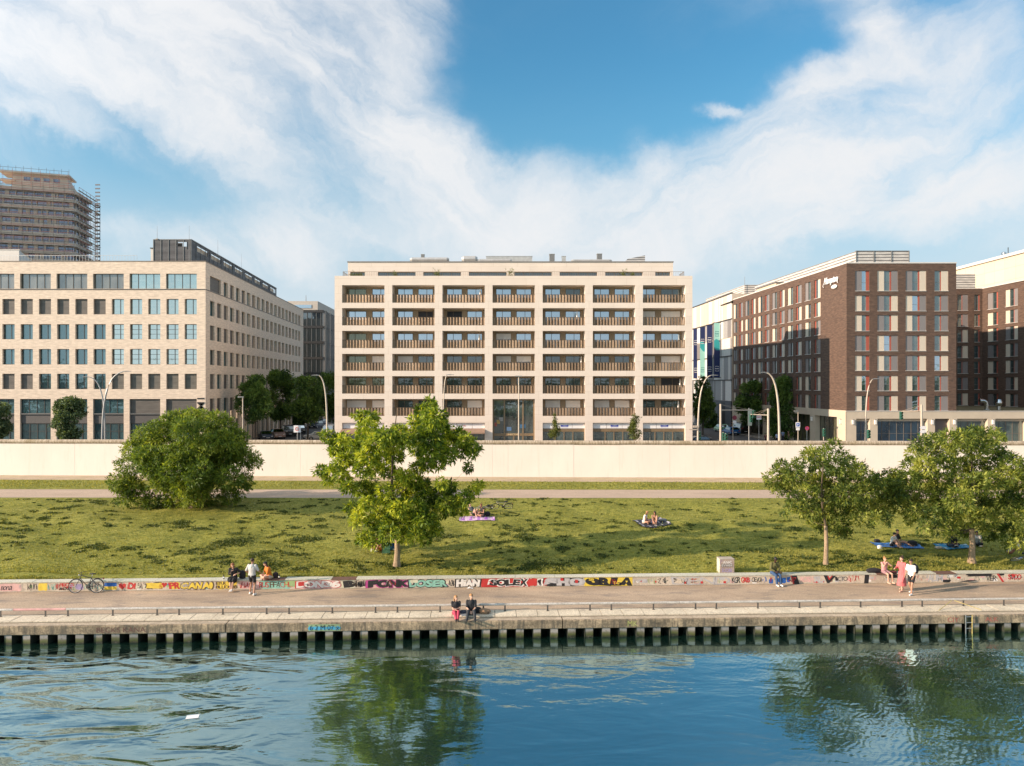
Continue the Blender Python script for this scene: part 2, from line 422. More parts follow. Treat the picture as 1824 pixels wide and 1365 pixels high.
mPodium = M_('podium_stone', (.52, .44, .33), .8, 0, .06, .8, .05)
mGrille = stripes_mat('louvre_metal', (.10, .10, .10), (.52, .50, .47), .28)
mBlind = stripes_mat('venetian_blind', (.055, .05, .042), (.14, .125, .105), .14)
mBlind2 = stripes_mat('venetian_blind_light', (.10, .095, .085), (.22, .21, .19), .14)
mShutter = M_('roller_shutter_white', (.80, .76, .70), .7, 0, .05, 1.5)
mMesh = stripes_mat('dark_screen_mesh', (.055, .055, .058), (.085, .085, .088), 1.15)
gTeal = glass_mat('glass_teal', (.010, .045, .055), .12, var=.45, refl=(.55, .85, .92))
gSky = glass_mat('glass_sky', (.03, .07, .07), .42, var=.3, refl=(.80, .97, .95), wob=.10)
gSky2 = glass_mat('glass_sky_blue', (.05, .08, .09), .52, var=.3, refl=(.72, .88, 1.0), wob=.05)
gDark = glass_mat('glass_dark', (.012, .022, .024), .10, var=.5)
gOlive = glass_mat('glass_olive', (.075, .070, .030), .10, var=.3, refl=(.8, .9, .7))
gCurt = glass_mat('glass_curtain', (.075, .10, .085), .12, var=.45)
gShop = glass_mat('glass_shop', (.05, .07, .065), .22, var=.6, wob=.02)
gCurtD = glass_mat('glass_curtain_dark', (.022, .045, .045), .07, var=.5)

# ================================================================ SETTING
# ---- water
m, nt, b, o = nmat('water')
b.inputs['Base Color'].default_value = (.004, .018, .013, 1); b.inputs['Roughness'].default_value = .25
gl = nt.nodes.new('ShaderNodeBsdfGlossy'); gl.inputs['Roughness'].default_value = .015; gl.inputs['Color'].default_value = (.66, .95, .98, 1)
t = nt.nodes.new('ShaderNodeTexCoord'); s = nt.nodes.new('ShaderNodeSeparateXYZ'); nt.links.new(t.outputs['Object'], s.inputs[0])
big = noise(nt, .55, 3, vec=t.outputs['Object'], sc3=(.6, 1.5, 1), rot=(0, 0, R(-28)), rough=.42, dist=.6)
fine = noise(nt, 2.6, 3, vec=t.outputs['Object'], sc3=(.8, 1.7, 1), rot=(0, 0, R(20)), rough=.5)
rip = nt.nodes.new('ShaderNodeTexWave'); rip.wave_type = 'BANDS'; rip.bands_direction = 'X'; rip.inputs['Scale'].default_value = 1.5
rip.inputs['Distortion'].default_value = 9; rip.inputs['Detail'].default_value = 3; rip.inputs['Detail Scale'].default_value = .9
mp = nt.nodes.new('ShaderNodeMapping'); mp.inputs['Rotation'].default_value = (0, 0, R(38)); nt.links.new(t.outputs['Object'], mp.inputs['Vector']); nt.links.new(mp.outputs[0], rip.inputs['Vector'])
def smap(v, a, b_, lo, hi):
    n = nt.nodes.new('ShaderNodeMapRange'); n.interpolation_type = 'SMOOTHSTEP'
    n.inputs['From Min'].default_value = a; n.inputs['From Max'].default_value = b_; n.inputs['To Min'].default_value = lo; n.inputs['To Max'].default_value = hi
    nt.links.new(v, n.inputs['Value']); return n.outputs[0]
# calmer in mid-river, swell from a passing boat on the left, wind ripples on the right
h = mth(nt, 'ADD', mth(nt, 'MULTIPLY', big, smap(s.outputs[0], -11, -4.5, .40, .055)), mth(nt, 'MULTIPLY', fine, smap(s.outputs[0], -10, -4, .014, .009)))
h = mth(nt, 'ADD', h, mth(nt, 'MULTIPLY', rip.outputs['Color'], smap(s.outputs[0], 7, 13, 0, .0036)))
bp = nt.nodes.new('ShaderNodeBump'); bp.inputs['Strength'].default_value = 1.0; bp.inputs['Distance'].default_value = .55
nt.links.new(h, bp.inputs['Height']); nt.links.new(bp.outputs[0], gl.inputs['Normal']); nt.links.new(bp.outputs[0], b.inputs['Normal'])
fr = nt.nodes.new('ShaderNodeFresnel'); fr.inputs['IOR'].default_value = 1.33; nt.links.new(bp.outputs[0], fr.inputs['Normal'])
mx = nt.nodes.new('ShaderNodeMixShader'); nt.links.new(mth(nt, 'MINIMUM', mth(nt, 'ADD', mth(nt, 'MULTIPLY', fr.outputs[0], 1.25), .31), 1), mx.inputs[0])
nt.links.new(b.outputs[0], mx.inputs[1]); nt.links.new(gl.outputs[0], mx.inputs[2]); nt.links.new(mx.outputs[0], o.inputs[0])
WZ = -.86
mb = MB(); mb.quad((-400, -150, WZ), (400, -150, WZ), (400, 46, WZ), (-400, 46, WZ)); struct(mb.build('water', m))

# ---- asphalt of the promenade, path, street
def patchy(name, stops, scale, rough=.9, bmp=.15, sc3=None, fine_amt=.25, dirt=None):
    m, nt, b, o = nmat(name)
    f = noise(nt, scale, 7, sc3=sc3, rough=.62, dist=.4)
    c = ramp(nt, f, stops)
    g = noise(nt, 14, 4)
    c = mixc(nt, 1.0, c, ramp(nt, g, [(.3, (1-fine_amt,)*3), (.7, (1+fine_amt,)*3)]), 'MULTIPLY')
    if dirt:
        d = noise(nt, dirt[0], 5, sc3=dirt[2], rough=.7)
        c = mixc(nt, ramp(nt, d, [(dirt[3], (0, 0, 0)), (dirt[3]+.12, (dirt[4],)*3)]), c, dirt[1])
    nt.links.new(c, b.inputs['Base Color']); b.inputs['Roughness'].default_value = rough
    bump(nt, b, noise(nt, 18, 5), bmp, .015)
    MAT[name] = m; return m
mProm = patchy('promenade_asphalt', [(.28, (.265, .195, .135)), (.5, (.405, .30, .205)), (.72, (.52, .385, .262))], .45, sc3=(.55, 1.5, 1),
               dirt=(1.1, (.17, .145, .125), (.45, 1.3, 1), .52, .6))
mSlab = patchy('quay_slabs', [(.3, (.50, .43, .32)), (.7, (.70, .61, .46))], .9, dirt=(2.0, (.30, .25, .20), (1, 1, 1), .58, .6))
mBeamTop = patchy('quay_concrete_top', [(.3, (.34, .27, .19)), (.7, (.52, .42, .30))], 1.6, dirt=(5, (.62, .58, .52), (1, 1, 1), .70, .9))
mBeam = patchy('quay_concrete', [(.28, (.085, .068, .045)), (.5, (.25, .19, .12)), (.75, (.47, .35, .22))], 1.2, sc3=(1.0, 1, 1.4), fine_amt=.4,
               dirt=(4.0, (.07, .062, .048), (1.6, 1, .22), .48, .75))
mStreet = patchy('street_asphalt', [(.3, (.062, .060, .060)), (.7, (.088, .085, .083))], .3, dirt=(.6, (.05, .05, .05), (1, .2, 1), .55, .5))
mPave = patchy('pavement', [(.3, (.17, .15, .125)), (.7, (.24, .21, .17))], .6)
mPath = patchy('gravel_path', [(.3, (.38, .28, .20)), (.7, (.50, .37, .27))], .7, sc3=(.3, 1, 1))
mSand = patchy('bare_strip', [(.3, (.33, .25, .16)), (.55, (.46, .35, .23)), (.75, (.27, .25, .10))], 1.1, sc3=(.4, 1, 1))
# ground surface: one terrain sheet with the lawn bank, then street level out to the horizon
S0 = -95; S1 = 95
def wall_y(x): return 70.45-x*.0262
WALLN = Vector((.0262, 1, 0)).normalized()
def lawn_z(x, y):
    """lawn bank: from the seat wall up to the foot of the long wall"""
    w = (-x*sT+(y-QY)*cT); ye = wall_y(x)-1.0
    y0 = QY+5.5/cT+x*.0355
    t = (y-y0)/(ye-y0); t = min(max(t, 0), 1)
    return .44 + .76*(t**.85)
_bn = rng.normal(size=(24, 4))
def bumps(x, y):
    r = 0
    for i in range(12):
        a = _bn[i]; k = .7+abs(a[0])*1.5
        r = r + math.sin(k*(x*math.cos(a[1]*3)+y*math.sin(a[1]*3))+a[2]*5)*(.035/k)
    return r
def zlawn(x, y): return lawn_z(x, y)+bumps(x, y)*.9
nx = 380; xs = np.linspace(-62, 62, nx)
vv = []; ff = []
rows = 110
for j in range(rows):
    for i in range(nx):
        x = xs[i]; y0 = QY+5.44/cT+x*.0355; y1 = 58.9-x*.005; t = (j/(rows-1))
        y = y0+(y1-y0)*t
        e = min(1, t*12, (1-t)*14)
        vv.append((x, y, lawn_z(x, y)+bumps(x, y)*e))
for j in range(rows-1):
    for i in range(nx-1):
        a = j*nx+i; ff.append((a, a+1, a+nx+1, a+nx))
m, nt, b, o = nmat('lawn')
f1 = noise(nt, .5, 6, sc3=(.6, 1.2, 1), rough=.6, dist=.6); f2 = noise(nt, 3.2, 6, sc3=(.8, 1.5, 1), rough=.7); f3 = noise(nt, 22, 3)
c = ramp(nt, f1, [(.28, (.185, .185, .034)), (.5, (.275, .265, .052)), (.72, (.36, .33, .080))])
c = mixc(nt, ramp(nt, f2, [(.49, (0, 0, 0)), (.60, (.9,)*3)]), c, (.11, .135, .022))
c = mixc(nt, 1.0, c, ramp(nt, f3, [(.3, (.62,)*3), (.7, (1.35,)*3)]), 'MULTIPLY')
nt.links.new(c, b.inputs['Base Color']); b.inputs['Roughness'].default_value = .9; b.inputs['Specular IOR Level'].default_value = .15
bump(nt, b, mth(nt, 'ADD', f2, mth(nt, 'MULTIPLY', f3, .35)), 1.0, .10)
mLawn = m
me = bpy.data.meshes.new('lawn'); me.from_pydata(vv, [], ff); me.polygons.foreach_set('use_smooth', [True]*len(ff)); me.update()
struct(link('lawn', me, mLawn))
def strip(name, mat, ya, yb, dz=0, x0=-110, x1=110, n=110):
    mb = MB()
    for i in range(n):
        xa = x0+(x1-x0)*i/n; xb = x0+(x1-x0)*(i+1)/n
        pa = (xa, ya(xa)); pb = (xb, ya(xb)); pc = (xb, yb(xb)); pd = (xa, yb(xa))
        mb.quad(*[(p[0], p[1], lawn_z(*p)+dz) for p in (pa, pb, pc, pd)])
    return struct(mb.build(name, mat))
strip('path', mPath, lambda x: 58.86-x*.005, lambda x: 62.9-x*.006, .01)
strip('grass_verge', mLawn, lambda x: 62.86-x*.006, lambda x: wall_y(x)-3.0, .015)
strip('bare_strip', mSand, lambda x: wall_y(x)-3.04, lambda x: wall_y(x)+.5, .02)
mb = MB()   # street level
mb.poly([(-420, wall_y(-420)+.15, 1.19), (420, wall_y(420)+.15, 1.19), (1800, 60, 1.19), (1800, 3000, 1.19), (-1800, 3000, 1.19), (-1800, 81, 1.19)]); struct(mb.build('street', mStreet))
mb = MB()
mb.box(-80, 92.4, 1.1, -43.2, 175, 1.32); mb.box(-26.6, 90.6, 1.1, 27.3, 150, 1.32); mb.box(43.0, 92.6, 1.1, 120, 104, 1.32)
mb.box(41.6, 104, 1.1, 52, 190, 1.32)
mb.box(-50, 72.0, 1.1, 90, 74.2, 1.30)
struct(mb.build('pavement', mPave))
mb = MB()   # road markings
for x in (-34.6, 34.4):
    for k in range(14): mb.box(x-.06, 98+k*6, 1.19, x+.06, 101+k*6, 1.196)
for k in range(40): mb.box(-60+k*4, 82.0, 1.19, -58+k*4, 82.14, 1.196)
struct(mb.build('road_marking', M_('road_paint', (.6, .58, .54), .8)))

# ---- promenade, slabs
mb = MB()
mb.quad(q(S0, 1.27, 0), q(S1, 1.27, 0), q(S1, 5.02, .0), q(S0, 5.02, .0)); struct(mb.build('promenade', mProm))
mb = MB()
k0 = sq(919, 1.0); n = int(90/.965)
for i in range(-n, n):
    a = k0+i*.965+.012; e = a+.965-.024
    dz = random.uniform(-.004, .006); skew = .0
    p = [q(a, .44, .02+dz), q(e, .44, .02+dz), q(e, 1.27, .02+dz), q(a, 1.27, .02+dz)]
    mb.quad(*p)
    for j in range(4):
        c1 = p[j]; c2 = p[(j+1) % 4]; mb.quad(c1, c2, c2-Vector((0, 0, .06)), c1-Vector((0, 0, .06)))
struct(mb.build('paving_slabs', mSlab))
mb = MB(); mb.quad(q(S0, .40, -.03), q(S1, .40, -.03), q(S1, 1.30, -.03), q(S0, 1.30, -.03)); struct(mb.build('slab_bed', M_('joint_dirt', (.05, .045, .035), .95)))

# ---- quay wall: concrete beam in cast lengths over steel sheet piling
qw = thing('quay_wall', 'weathered concrete quay edge over rusty sheet piling with mossy feet along the water', 'quay wall', tuple(q(0, 0, WZ)))
joints = [-80, sq(402, 0), sq(1002, 0), sq(1583, 0), 60]
joints.insert(1, joints[1]-14.9); joints[0] = -70
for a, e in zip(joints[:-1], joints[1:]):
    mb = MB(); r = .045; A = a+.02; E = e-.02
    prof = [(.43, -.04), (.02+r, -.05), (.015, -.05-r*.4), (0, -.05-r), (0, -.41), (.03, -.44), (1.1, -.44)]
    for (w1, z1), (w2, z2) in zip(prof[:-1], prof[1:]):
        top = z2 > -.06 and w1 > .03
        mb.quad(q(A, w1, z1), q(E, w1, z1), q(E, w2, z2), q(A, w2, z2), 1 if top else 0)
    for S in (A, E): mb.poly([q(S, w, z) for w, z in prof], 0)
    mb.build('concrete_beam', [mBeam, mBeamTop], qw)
m, nt, b, o = nmat('sheet_pile')
t = nt.nodes.new('ShaderNodeTexCoord'); s = nt.nodes.new('ShaderNodeSeparateXYZ'); nt.links.new(t.outputs['Object'], s.inputs[0])
nz = mth(nt, 'ADD', mth(nt, 'ADD', s.outputs[2], mth(nt, 'MULTIPLY', noise(nt, 3.5, 4), .14)), mth(nt, 'MULTIPLY', mth(nt, 'SUBTRACT', noise(nt, .9, 2, sc3=(1, 1, .05)), .5), .22))
c = ramp(nt, nz, [(.10, (.016, .020, .007)), (.20, (.075, .082, .018)), (.28, (.13, .12, .065)), (.36, (.27, .245, .22))])
c = mixc(nt, ramp(nt, noise(nt, 9, 5), [(.55, (0, 0, 0)), (.7, (.8,)*3)]), c, (.11, .085, .06))
nt.links.new(c, b.inputs['Base Color']); b.inputs['Roughness'].default_value = .8
mPile = m
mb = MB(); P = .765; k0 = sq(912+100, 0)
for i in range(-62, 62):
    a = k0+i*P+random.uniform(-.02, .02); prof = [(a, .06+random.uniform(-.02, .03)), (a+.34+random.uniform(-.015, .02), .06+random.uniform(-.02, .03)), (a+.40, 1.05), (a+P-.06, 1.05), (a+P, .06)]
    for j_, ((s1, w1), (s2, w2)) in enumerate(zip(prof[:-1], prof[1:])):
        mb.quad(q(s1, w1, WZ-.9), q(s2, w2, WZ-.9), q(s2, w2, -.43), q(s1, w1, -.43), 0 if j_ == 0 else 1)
mb.build('sheet_piling', [mPile, M_('pan_shade_dark', (.022, .024, .014), .9, 0, .3, 3)], qw)  # near-black second slot paints the shade into webs and inner pans
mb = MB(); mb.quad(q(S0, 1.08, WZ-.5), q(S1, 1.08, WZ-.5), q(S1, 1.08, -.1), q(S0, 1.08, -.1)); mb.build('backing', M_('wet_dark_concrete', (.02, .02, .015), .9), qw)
def quay_paint(name, px0, px1, z0, z1, mat, txt, bold=.02):
    s0 = sq(px0, 0); s1 = sq(px1, 0)
    me = text_mesh(txt, s1-s0, z1-z0, bold, .003, depth=.002)
    return link(name, me, mat, qw, Matrix.Translation(-Vector(qw.location)) @ QM @ Matrix.Translation((s0, 0, z0)))
fade = lambda n, c: M_(n, c, .85, 0, .25, 6)
quay_paint('graffiti', 172, 262, -.36, -.14, fade('faded_maroon', (.115, .05, .038)), 'BECKS KANA:', .0)
quay_paint('graffiti', 1118, 1136, -.37, -.12, fade('faded_lime', (.36, .36, .12)), 'MK', .0)
quay_paint('graffiti', 1688, 1708, -.36, -.14, fade('faded_red', (.33, .10, .07)), 'CIY', .0)
quay_paint('graffiti', 1755, 1778, -.34, -.14, MAT['faded_red'], 'ALK', .01)
s0 = sq(549, 0); s1 = sq(606, 0)
mb = MB(); mb.box(s0, -.006, -.40, s1, -.001, -.12, QM); mb.build('graffiti', M_('paint_sage', (.22, .30, .16), .8, 0, .2, 4), qw)
mb = MB()
for i in range(7):
    u = s0+(s1-s0)*(i+.5)/7; mb.poly([QM @ Vector((u+math.cos(a)*.13*random.uniform(.6, 1.2), -.010, -.28+math.sin(a)*.10*random.uniform(.6, 1.1))) for a in np.linspace(0, 2*PI, 11)[:-1]])
mb.build('graffiti', M_('paint_azure', (.06, .30, .46), .8, 0, .15, 4), qw)
quay_paint('graffiti', 552, 604, -.37, -.15, mBlack, '6 2 M 07 x', -.01).location.y -= .012

# ---- seat wall with graffiti
sw = thing('seat_wall', 'low concrete bench wall with pale coping covered in colourful graffiti', 'wall', tuple(q(0, 5.0, 0)))
mSeat = patchy('seat_wall_paint', [(.3, (.40, .33, .25)), (.5, (.56, .47, .36)), (.75, (.66, .56, .44))], 1.0, fine_amt=.15, dirt=(2.2, (.20, .10, .08), (1, 1, 1), .60, .7))
mCope = patchy('coping_stone', [(.3, (.42, .42, .33)), (.7, (.62, .58, .47))], .8, sc3=(.5, 1, 1), dirt=(3, (.30, .36, .28), (1, 1, 1), .58, .6))
mb = MB(); mb.box(S0, 5.05, 0, S1, 5.5, .455, QM); mb.build('wall', mSeat, sw)
def sw_s(px): return sq(px, 5.0)
wood = [(466, 507), (590, 634), (1562, 1600), (1668, 1704)]
edges = [S0]; x = S0
marks = sorted([sw_s(v) for w_ in wood for v in w_])
ji = sw_s(848); js = sorted([ji+i*2.02 for i in range(-45, 45)]+marks)
js = [v for i, v in enumerate(js) if i == 0 or v-js[i-1] > .25 or v in marks]
js = [v for v in js if v in marks or min(abs(v-m_) for m_ in marks) > .3]
for a, e in zip(js[:-1], js[1:]):
    c = (a+e)/2
    isw = any(sw_s(w0)-.01 < c < sw_s(w1)+.01 for w0, w1 in wood)
    mb = MB()
    if isw:
        for kk in range(4): mb.box(a+.01, 5.00+kk*.125, .456, e-.01, 5.11+kk*.125, .49, QM)
        mb.build('bench_boards', M_('red_brown_boards', (.16, .085, .06), .7, 0, .2, 6), sw)
    else:
        dz = random.uniform(-.004, .004)
        mb.box(a+.008, 5.02, .456, e-.008, 5.52, .50+dz, QM); mb.build('coping_slab', mCope, sw)
GM = {}
def gm(c, n): return M_('spray_'+n, c, .7, 0, .15, 5)
cK = gm((.018, .017, .018), 'black'); cW = gm((.72, .68, .62), 'white'); cRd = gm((.50, .035, .03), 'red'); cYl = gm((.72, .52, .06), 'yellow')
cMg = gm((.42, .06, .22), 'magenta'); cTl = gm((.24, .48, .38), 'teal'); cBl = gm((.02, .12, .42), 'blue'); cPk = gm((.66, .40, .36), 'pink')
cSv = gm((.46, .44, .43), 'silver'); cBr = gm((.10, .06, .03), 'brown'); cGr = gm((.30, .42, .18), 'green'); cCr = gm((.60, .58, .42), 'cream'); cLav = gm((.35, .28, .48), 'lavender')
GF = Matrix.Translation(-Vector(sw.location)) @ QM @ Matrix.Diagonal((1, 1, 1.14, 1))
def gtext(px0, px1, txt, mat, z0=.03, z1=.38, bold=0., lay=1, shear=0.):
    """letters set one by one, each a little tilted, stretched and overlapping like spray lettering"""
    a = sw_s(px0); e = sw_s(px1); rd = random.Random(txt); n = len(txt); ws = [.45 if c in "i1!.':" else (1.25 if c in 'MWO' else 1.0) for c in txt]; tot = sum(ws); x = a; mb = MB()
    for c, w_ in zip(txt, ws):
        cw = (e-a)*w_/tot
        me = text_mesh(c, cw*1.12+bold*.5, z1-z0, bold*1.5, .002, shear+rd.uniform(-.12, .12)); T = Matrix.Translation((x+cw/2, 0, (z1-z0)/2)) @ Matrix.Rotation(rd.uniform(-.10, .10), 4, 'Y') @ Matrix.Diagonal((1, 1, rd.uniform(.86, 1.0), 1)) @ Matrix.Translation((-cw*.56-bold*.25, 0, -(z1-z0)/2))
        o_ = len(mb.v)
        for v in me.vertices: p_ = T @ v.co; mb.v.append((p_.x, p_.y, min(max(p_.z, .004-z0), .398-z0)))
        for pl in me.polygons: mb.f.append(tuple(o_+i for i in pl.vertices)); mb.m.append(0)
        bpy.data.meshes.remove(me); x += cw
    return link('graffiti', mb.mesh('graffiti'), mat, sw, GF @ Matrix.Translation((0, 5.05-.002*lay-.001, z0)))
def gblob(px0, px1, mat, z0=.02, z1=.385, lay=0, kind='rag', n=26):
    a = sw_s(px0); e = sw_s(px1); mb = MB(); cx = (a+e)/2; cz = (z0+z1)/2; w = (e-a)/2; h = (z1-z0)/2; yy = 5.05-.002*lay-.0015
    pts = []
    for i in range(n):
        t = 2*PI*i/n; c = math.cos(t); s_ = math.sin(t)
        if kind == 'box': f = 1/max(abs(c), abs(s_))
        elif kind == 'heart':
            X = 16*s_**3/17; Z = (13*c-5*math.cos(2*t)-2*math.cos(3*t)-math.cos(4*t))/15; pts.append(Vector((cx+X*w, yy, cz+Z*h))); continue
        else: f = min(1/max(abs(c), abs(s_), .01), 1.25)*random.uniform(.80, 1.04)
        pts.append(Vector((cx+c*f*w, yy, min(.398, max(.005, cz+s_*f*h)))))
    c0 = Vector((cx, yy, cz))
    for i in range(n): mb.tri(c0, pts[i], pts[(i+1) % n])
    return link('graffiti', mb.mesh('graffiti'), mat, sw, GF)
def gbox(px0, px1, z0, z1, mat, lay=0, lean=0):
    a = sw_s(px0); e = sw_s(px1); mb = MB(); yy = 5.05-.002*lay-.0015
    mb.quad((a, yy, z0), (e, yy, z0), (e+lean, yy, z1), (a+lean, yy, z1))
    return link('graffiti', mb.mesh('graffiti'), mat, sw, GF)
def glines(px0, px1, mat, n=6, th=.022, lay=1, seed=0, z0=.05, z1=.36):
    rd = random.Random(seed); a = sw_s(px0); e = sw_s(px1); mb = MB(); yy = 5.05-.002*lay-.0012
    for k in range(n):
        x = a+(e-a)*(k+rd.random()*.6)/n; wv = (e-a)/n*.9; p = (x, rd.uniform(z0, z1))
        for j in range(4):
            qn = (x+wv*rd.random(), rd.uniform(z0, z1)); d = Vector((qn[0]-p[0], 0, qn[1]-p[1]))
            if d.length > .03:
                d.normalize(); nn = Vector((-d.z, 0, d.x))*th/2
                A = Vector((p[0], yy, p[1])); B = Vector((qn[0], yy, qn[1])); mb.quad(A-nn, B-nn, B+nn, A+nn)
            p = qn
    return link('graffiti', mb.mesh('graffiti'), mat, sw, GF)
_r = random.Random(99)
for k_ in range(150):
    x_ = _r.uniform(-10, 1830); w_ = _r.uniform(3, 13); z_ = _r.uniform(.02, .24)
    gblob(x_, x_+w_, _r.choice((cSv, cPk, cCr, cTl, cGr, cLav, cBr, cRd, cW, cBl, cYl)) if x_ < 1130 else _r.choice((cSv, cPk, cCr, cW, cSv, cPk, cRd)), z_, z_+_r.uniform(.06, .16), -.5, n=9)
for k_ in range(46):
    x_ = _r.uniform(0, 1820); glines(x_, x_+_r.uniform(6, 16), _r.choice((cK, cSv, cRd, cBr, cK)), _r.choice((2, 3, 4)), _r.choice((.010, .014, .02)), -.3 if k_ % 2 else 3.5, 300+k_)
gblob(-8, 40, cPk, lay=0); gtext(0, 20, 'Bona', cK, .08, .26, 0, 1, .3); glines(46, 64, cK, 5, .02, 1, 2); gblob(66, 84, cYl, lay=0); glines(84, 98, cTl, 4, .03, 1, 3)
gtext(105, 131, 'BECKS', cRd, .22, .37, .01); gtext(105, 131, 'ANDREST', cK, .05, .19, 0); gblob(133, 148, cLav, .06, .34); glines(148, 180, cTl, 6, .03, 0, 4)
gbox(185, 207, .20, .36, cBl); gbox(185, 207, .05, .20, cYl); gblob(210, 224, cRd, .05, .36, 0, 'heart', 30); gtext(228, 241, 'D!', cRd, .06, .36, .03)
glines(243, 256, cK, 4, .016, 1, 5); gblob(256, 292, cK, .06, .37, 0); gblob(259, 290, cYl, .08, .355, 1); gblob(287, 297, cRd, .14, .37, 2, 'heart'); gblob(300, 321, cYl, .03, .37, 0)
gtext(300, 320, 'PR', cRd, .06, .35, .03, 2); gtext(321, 380, 'CANA.', cBr, .01, .385, .06, 1, .15); gtext(322, 378, 'CANA.', cYl, .05, .35, .035, 2, .15)
gblob(383, 423, cYl, lay=0); gtext(384, 402, 'ETUR', cBr, .22, .36, .02); gtext(384, 422, 'BLUOSBB', cBr, .05, .20, .02); gblob(424, 466, cPk, lay=0); glines(426, 444, cRd, 6, .03, 1, 7); glines(446, 466, cW, 5, .03, 1, 8)
gblob(459, 524, cTl, .01, .395, 0); gblob(505, 530, cGr, .1, .39, 1); gtext(461, 478, 'RUS', cRd, .08, .34, .0, 2); gtext(480, 498, 'FFA', cBr, .08, .34, 0, 2); gtext(499, 520, 'CHL', cRd, .08, .34, -.01, 2)
gblob(522, 608, cPk, .0, .39, 0); gtext(526, 606, 'DON36', cRd, .02, .385, .06, 1); gtext(528, 605, 'DON36', cW, .04, .365, .04, 2); gblob(530, 542, cRd, .12, .33, 3)
gblob(607, 634, cCr, lay=0); gtext(612, 631, 'B', cK, .04, .36, .08, 1); glines(631, 651, cK, 8, .05, 1, 9)
gblob(648, 731, cPk, .0, .395, 0); gtext(652, 730, 'FONK', cMg, .0, .395, .09, 1); gtext(656, 727, 'FONK', cK, .03, .37, .06, 2)
gtext(727, 798, 'DOSER', cK, .0, .39, .08, 1); gtext(729, 796, 'DOSER', cTl, .03, .36, .035, 2); glines(798, 811, cK, 6, .02, 1, 10); gblob(730, 745, cCr, .22, .37, 3)
gtext(811, 856, 'HiAN', cK, .0, .395, .10, 1); gtext(813, 854, 'HiAN', cW, .03, .365, .055, 2)
gbox(857, 944, .0, .395, cRd, 0); gtext(870, 941, 'SOLEX', cW, .0, .395, .09, 1); gtext(873, 939, 'SOLEX', cK, .04, .36, .035, 2)
gblob(940, 958, cRd, .02, .38, 1); gblob(956, 969, cW, .02, .38, 1); glines(957, 968, cK, 4, .04, 2, 11)
gblob(968, 1044, cK, -.0, .398, 0); gbox(968, 974, .05, .39, cRd, 1); gtext(971, 1041, 'SHO', cSv, .01, .39, .07, 2); gblob(1024, 1030, cRd, .14, .30, 3); gblob(998, 1004, cRd, .25, .38, 3)
gbox(1041, 1127, .0, .395, cYl, 0); gtext(1045, 1125, 'ORLA', cK, .0, .39, .10, 1); gtext(1049, 1058, 'SB', cYl, .24, .36, .02, 2); gtext(1093, 1103, 'TAG', cYl, .06, .2, .02, 2)
gtext(1128, 1152, 'FCI', cSv, .12, .30, 0); glines(1153, 1168, cGr, 3, .014, 1, 12); glines(1170, 1200, cK, 3, .02, 1, 13); gblob(1166, 1170, cRd, .12, .22)
gtext(1196, 1300, 'DEND', cSv, .02, .36, .0, 1); glines(1196, 1240, cK, 3, .016, 1, 14); gblob(1219, 1223, cRd, .06, .17, 2); gblob(1248, 1253, cRd, .06, .17, 2); gblob(1289, 1294, cRd, .06, .17, 2); glines(1262, 1282, cGr, 3, .016, 1, 15)
gtext(1304, 1319, 'KGR', cK, .06, .36, .01); gtext(1321, 1336, 'GRB', cRd, .08, .34, .02); gtext(1340, 1357, 'OEVG.', cK, .1, .33, .0); glines(1358, 1368, cBl, 3, .02, 1, 16)
for k, (a, e) in enumerate([(1370, 1378), (1384, 1396), (1392, 1401), (1402, 1408)]): gblob(a, e, cBl, .03+.05*(k % 2), .25+.03*k, 1)
gbox(1413, 1420, .0, .395, cRd, 0, -.12); gbox(1416, 1425, .0, .395, cK, 1, -.15); gtext(1427, 1449, 'ROSH', cPk, .08, .34, .03); gtext(1452, 1466, 'AL', cSv, .04, .36, .04)
gtext(1469, 1488, 'V', cK, .0, .39, .06, 1); gtext(1475, 1483, 'V', cRd, .16, .36, .02, 2); gtext(1488, 1510, 'ICTO', cK, .12, .32, 0); glines(1512, 1532, cRd, 5, .02, 1, 17)
gbox(1540, 1548, .0, .39, cK, 0, .04); glines(1552, 1562, cPk, 3, .02, 1, 18); gblob(1580, 1600, cK, .22, .39); glines(1632, 1652, cSv, 4, .02, 1, 19)
gtext(1654, 1680, 'AUM', cSv, .04, .38, .02); gblob(1680, 1694, cK, .0, .14); gbox(1708, 1728, .02, .10, cK, 0, .5); gblob(1722, 1770, cK, .26, .395, 0); gtext(1758, 1776, 'VER', cK, .05, .3, .0, 1)
gbox(1778, 1790, .30, .395, cK, 0, 0); gbox(1786, 1790, .0, .39, cRd, 1, -.3); gtext(1797, 1820, 'STOO', cRd, .1, .36, .02); glines(1796, 1822, cK, 5, .016, 2, 20)

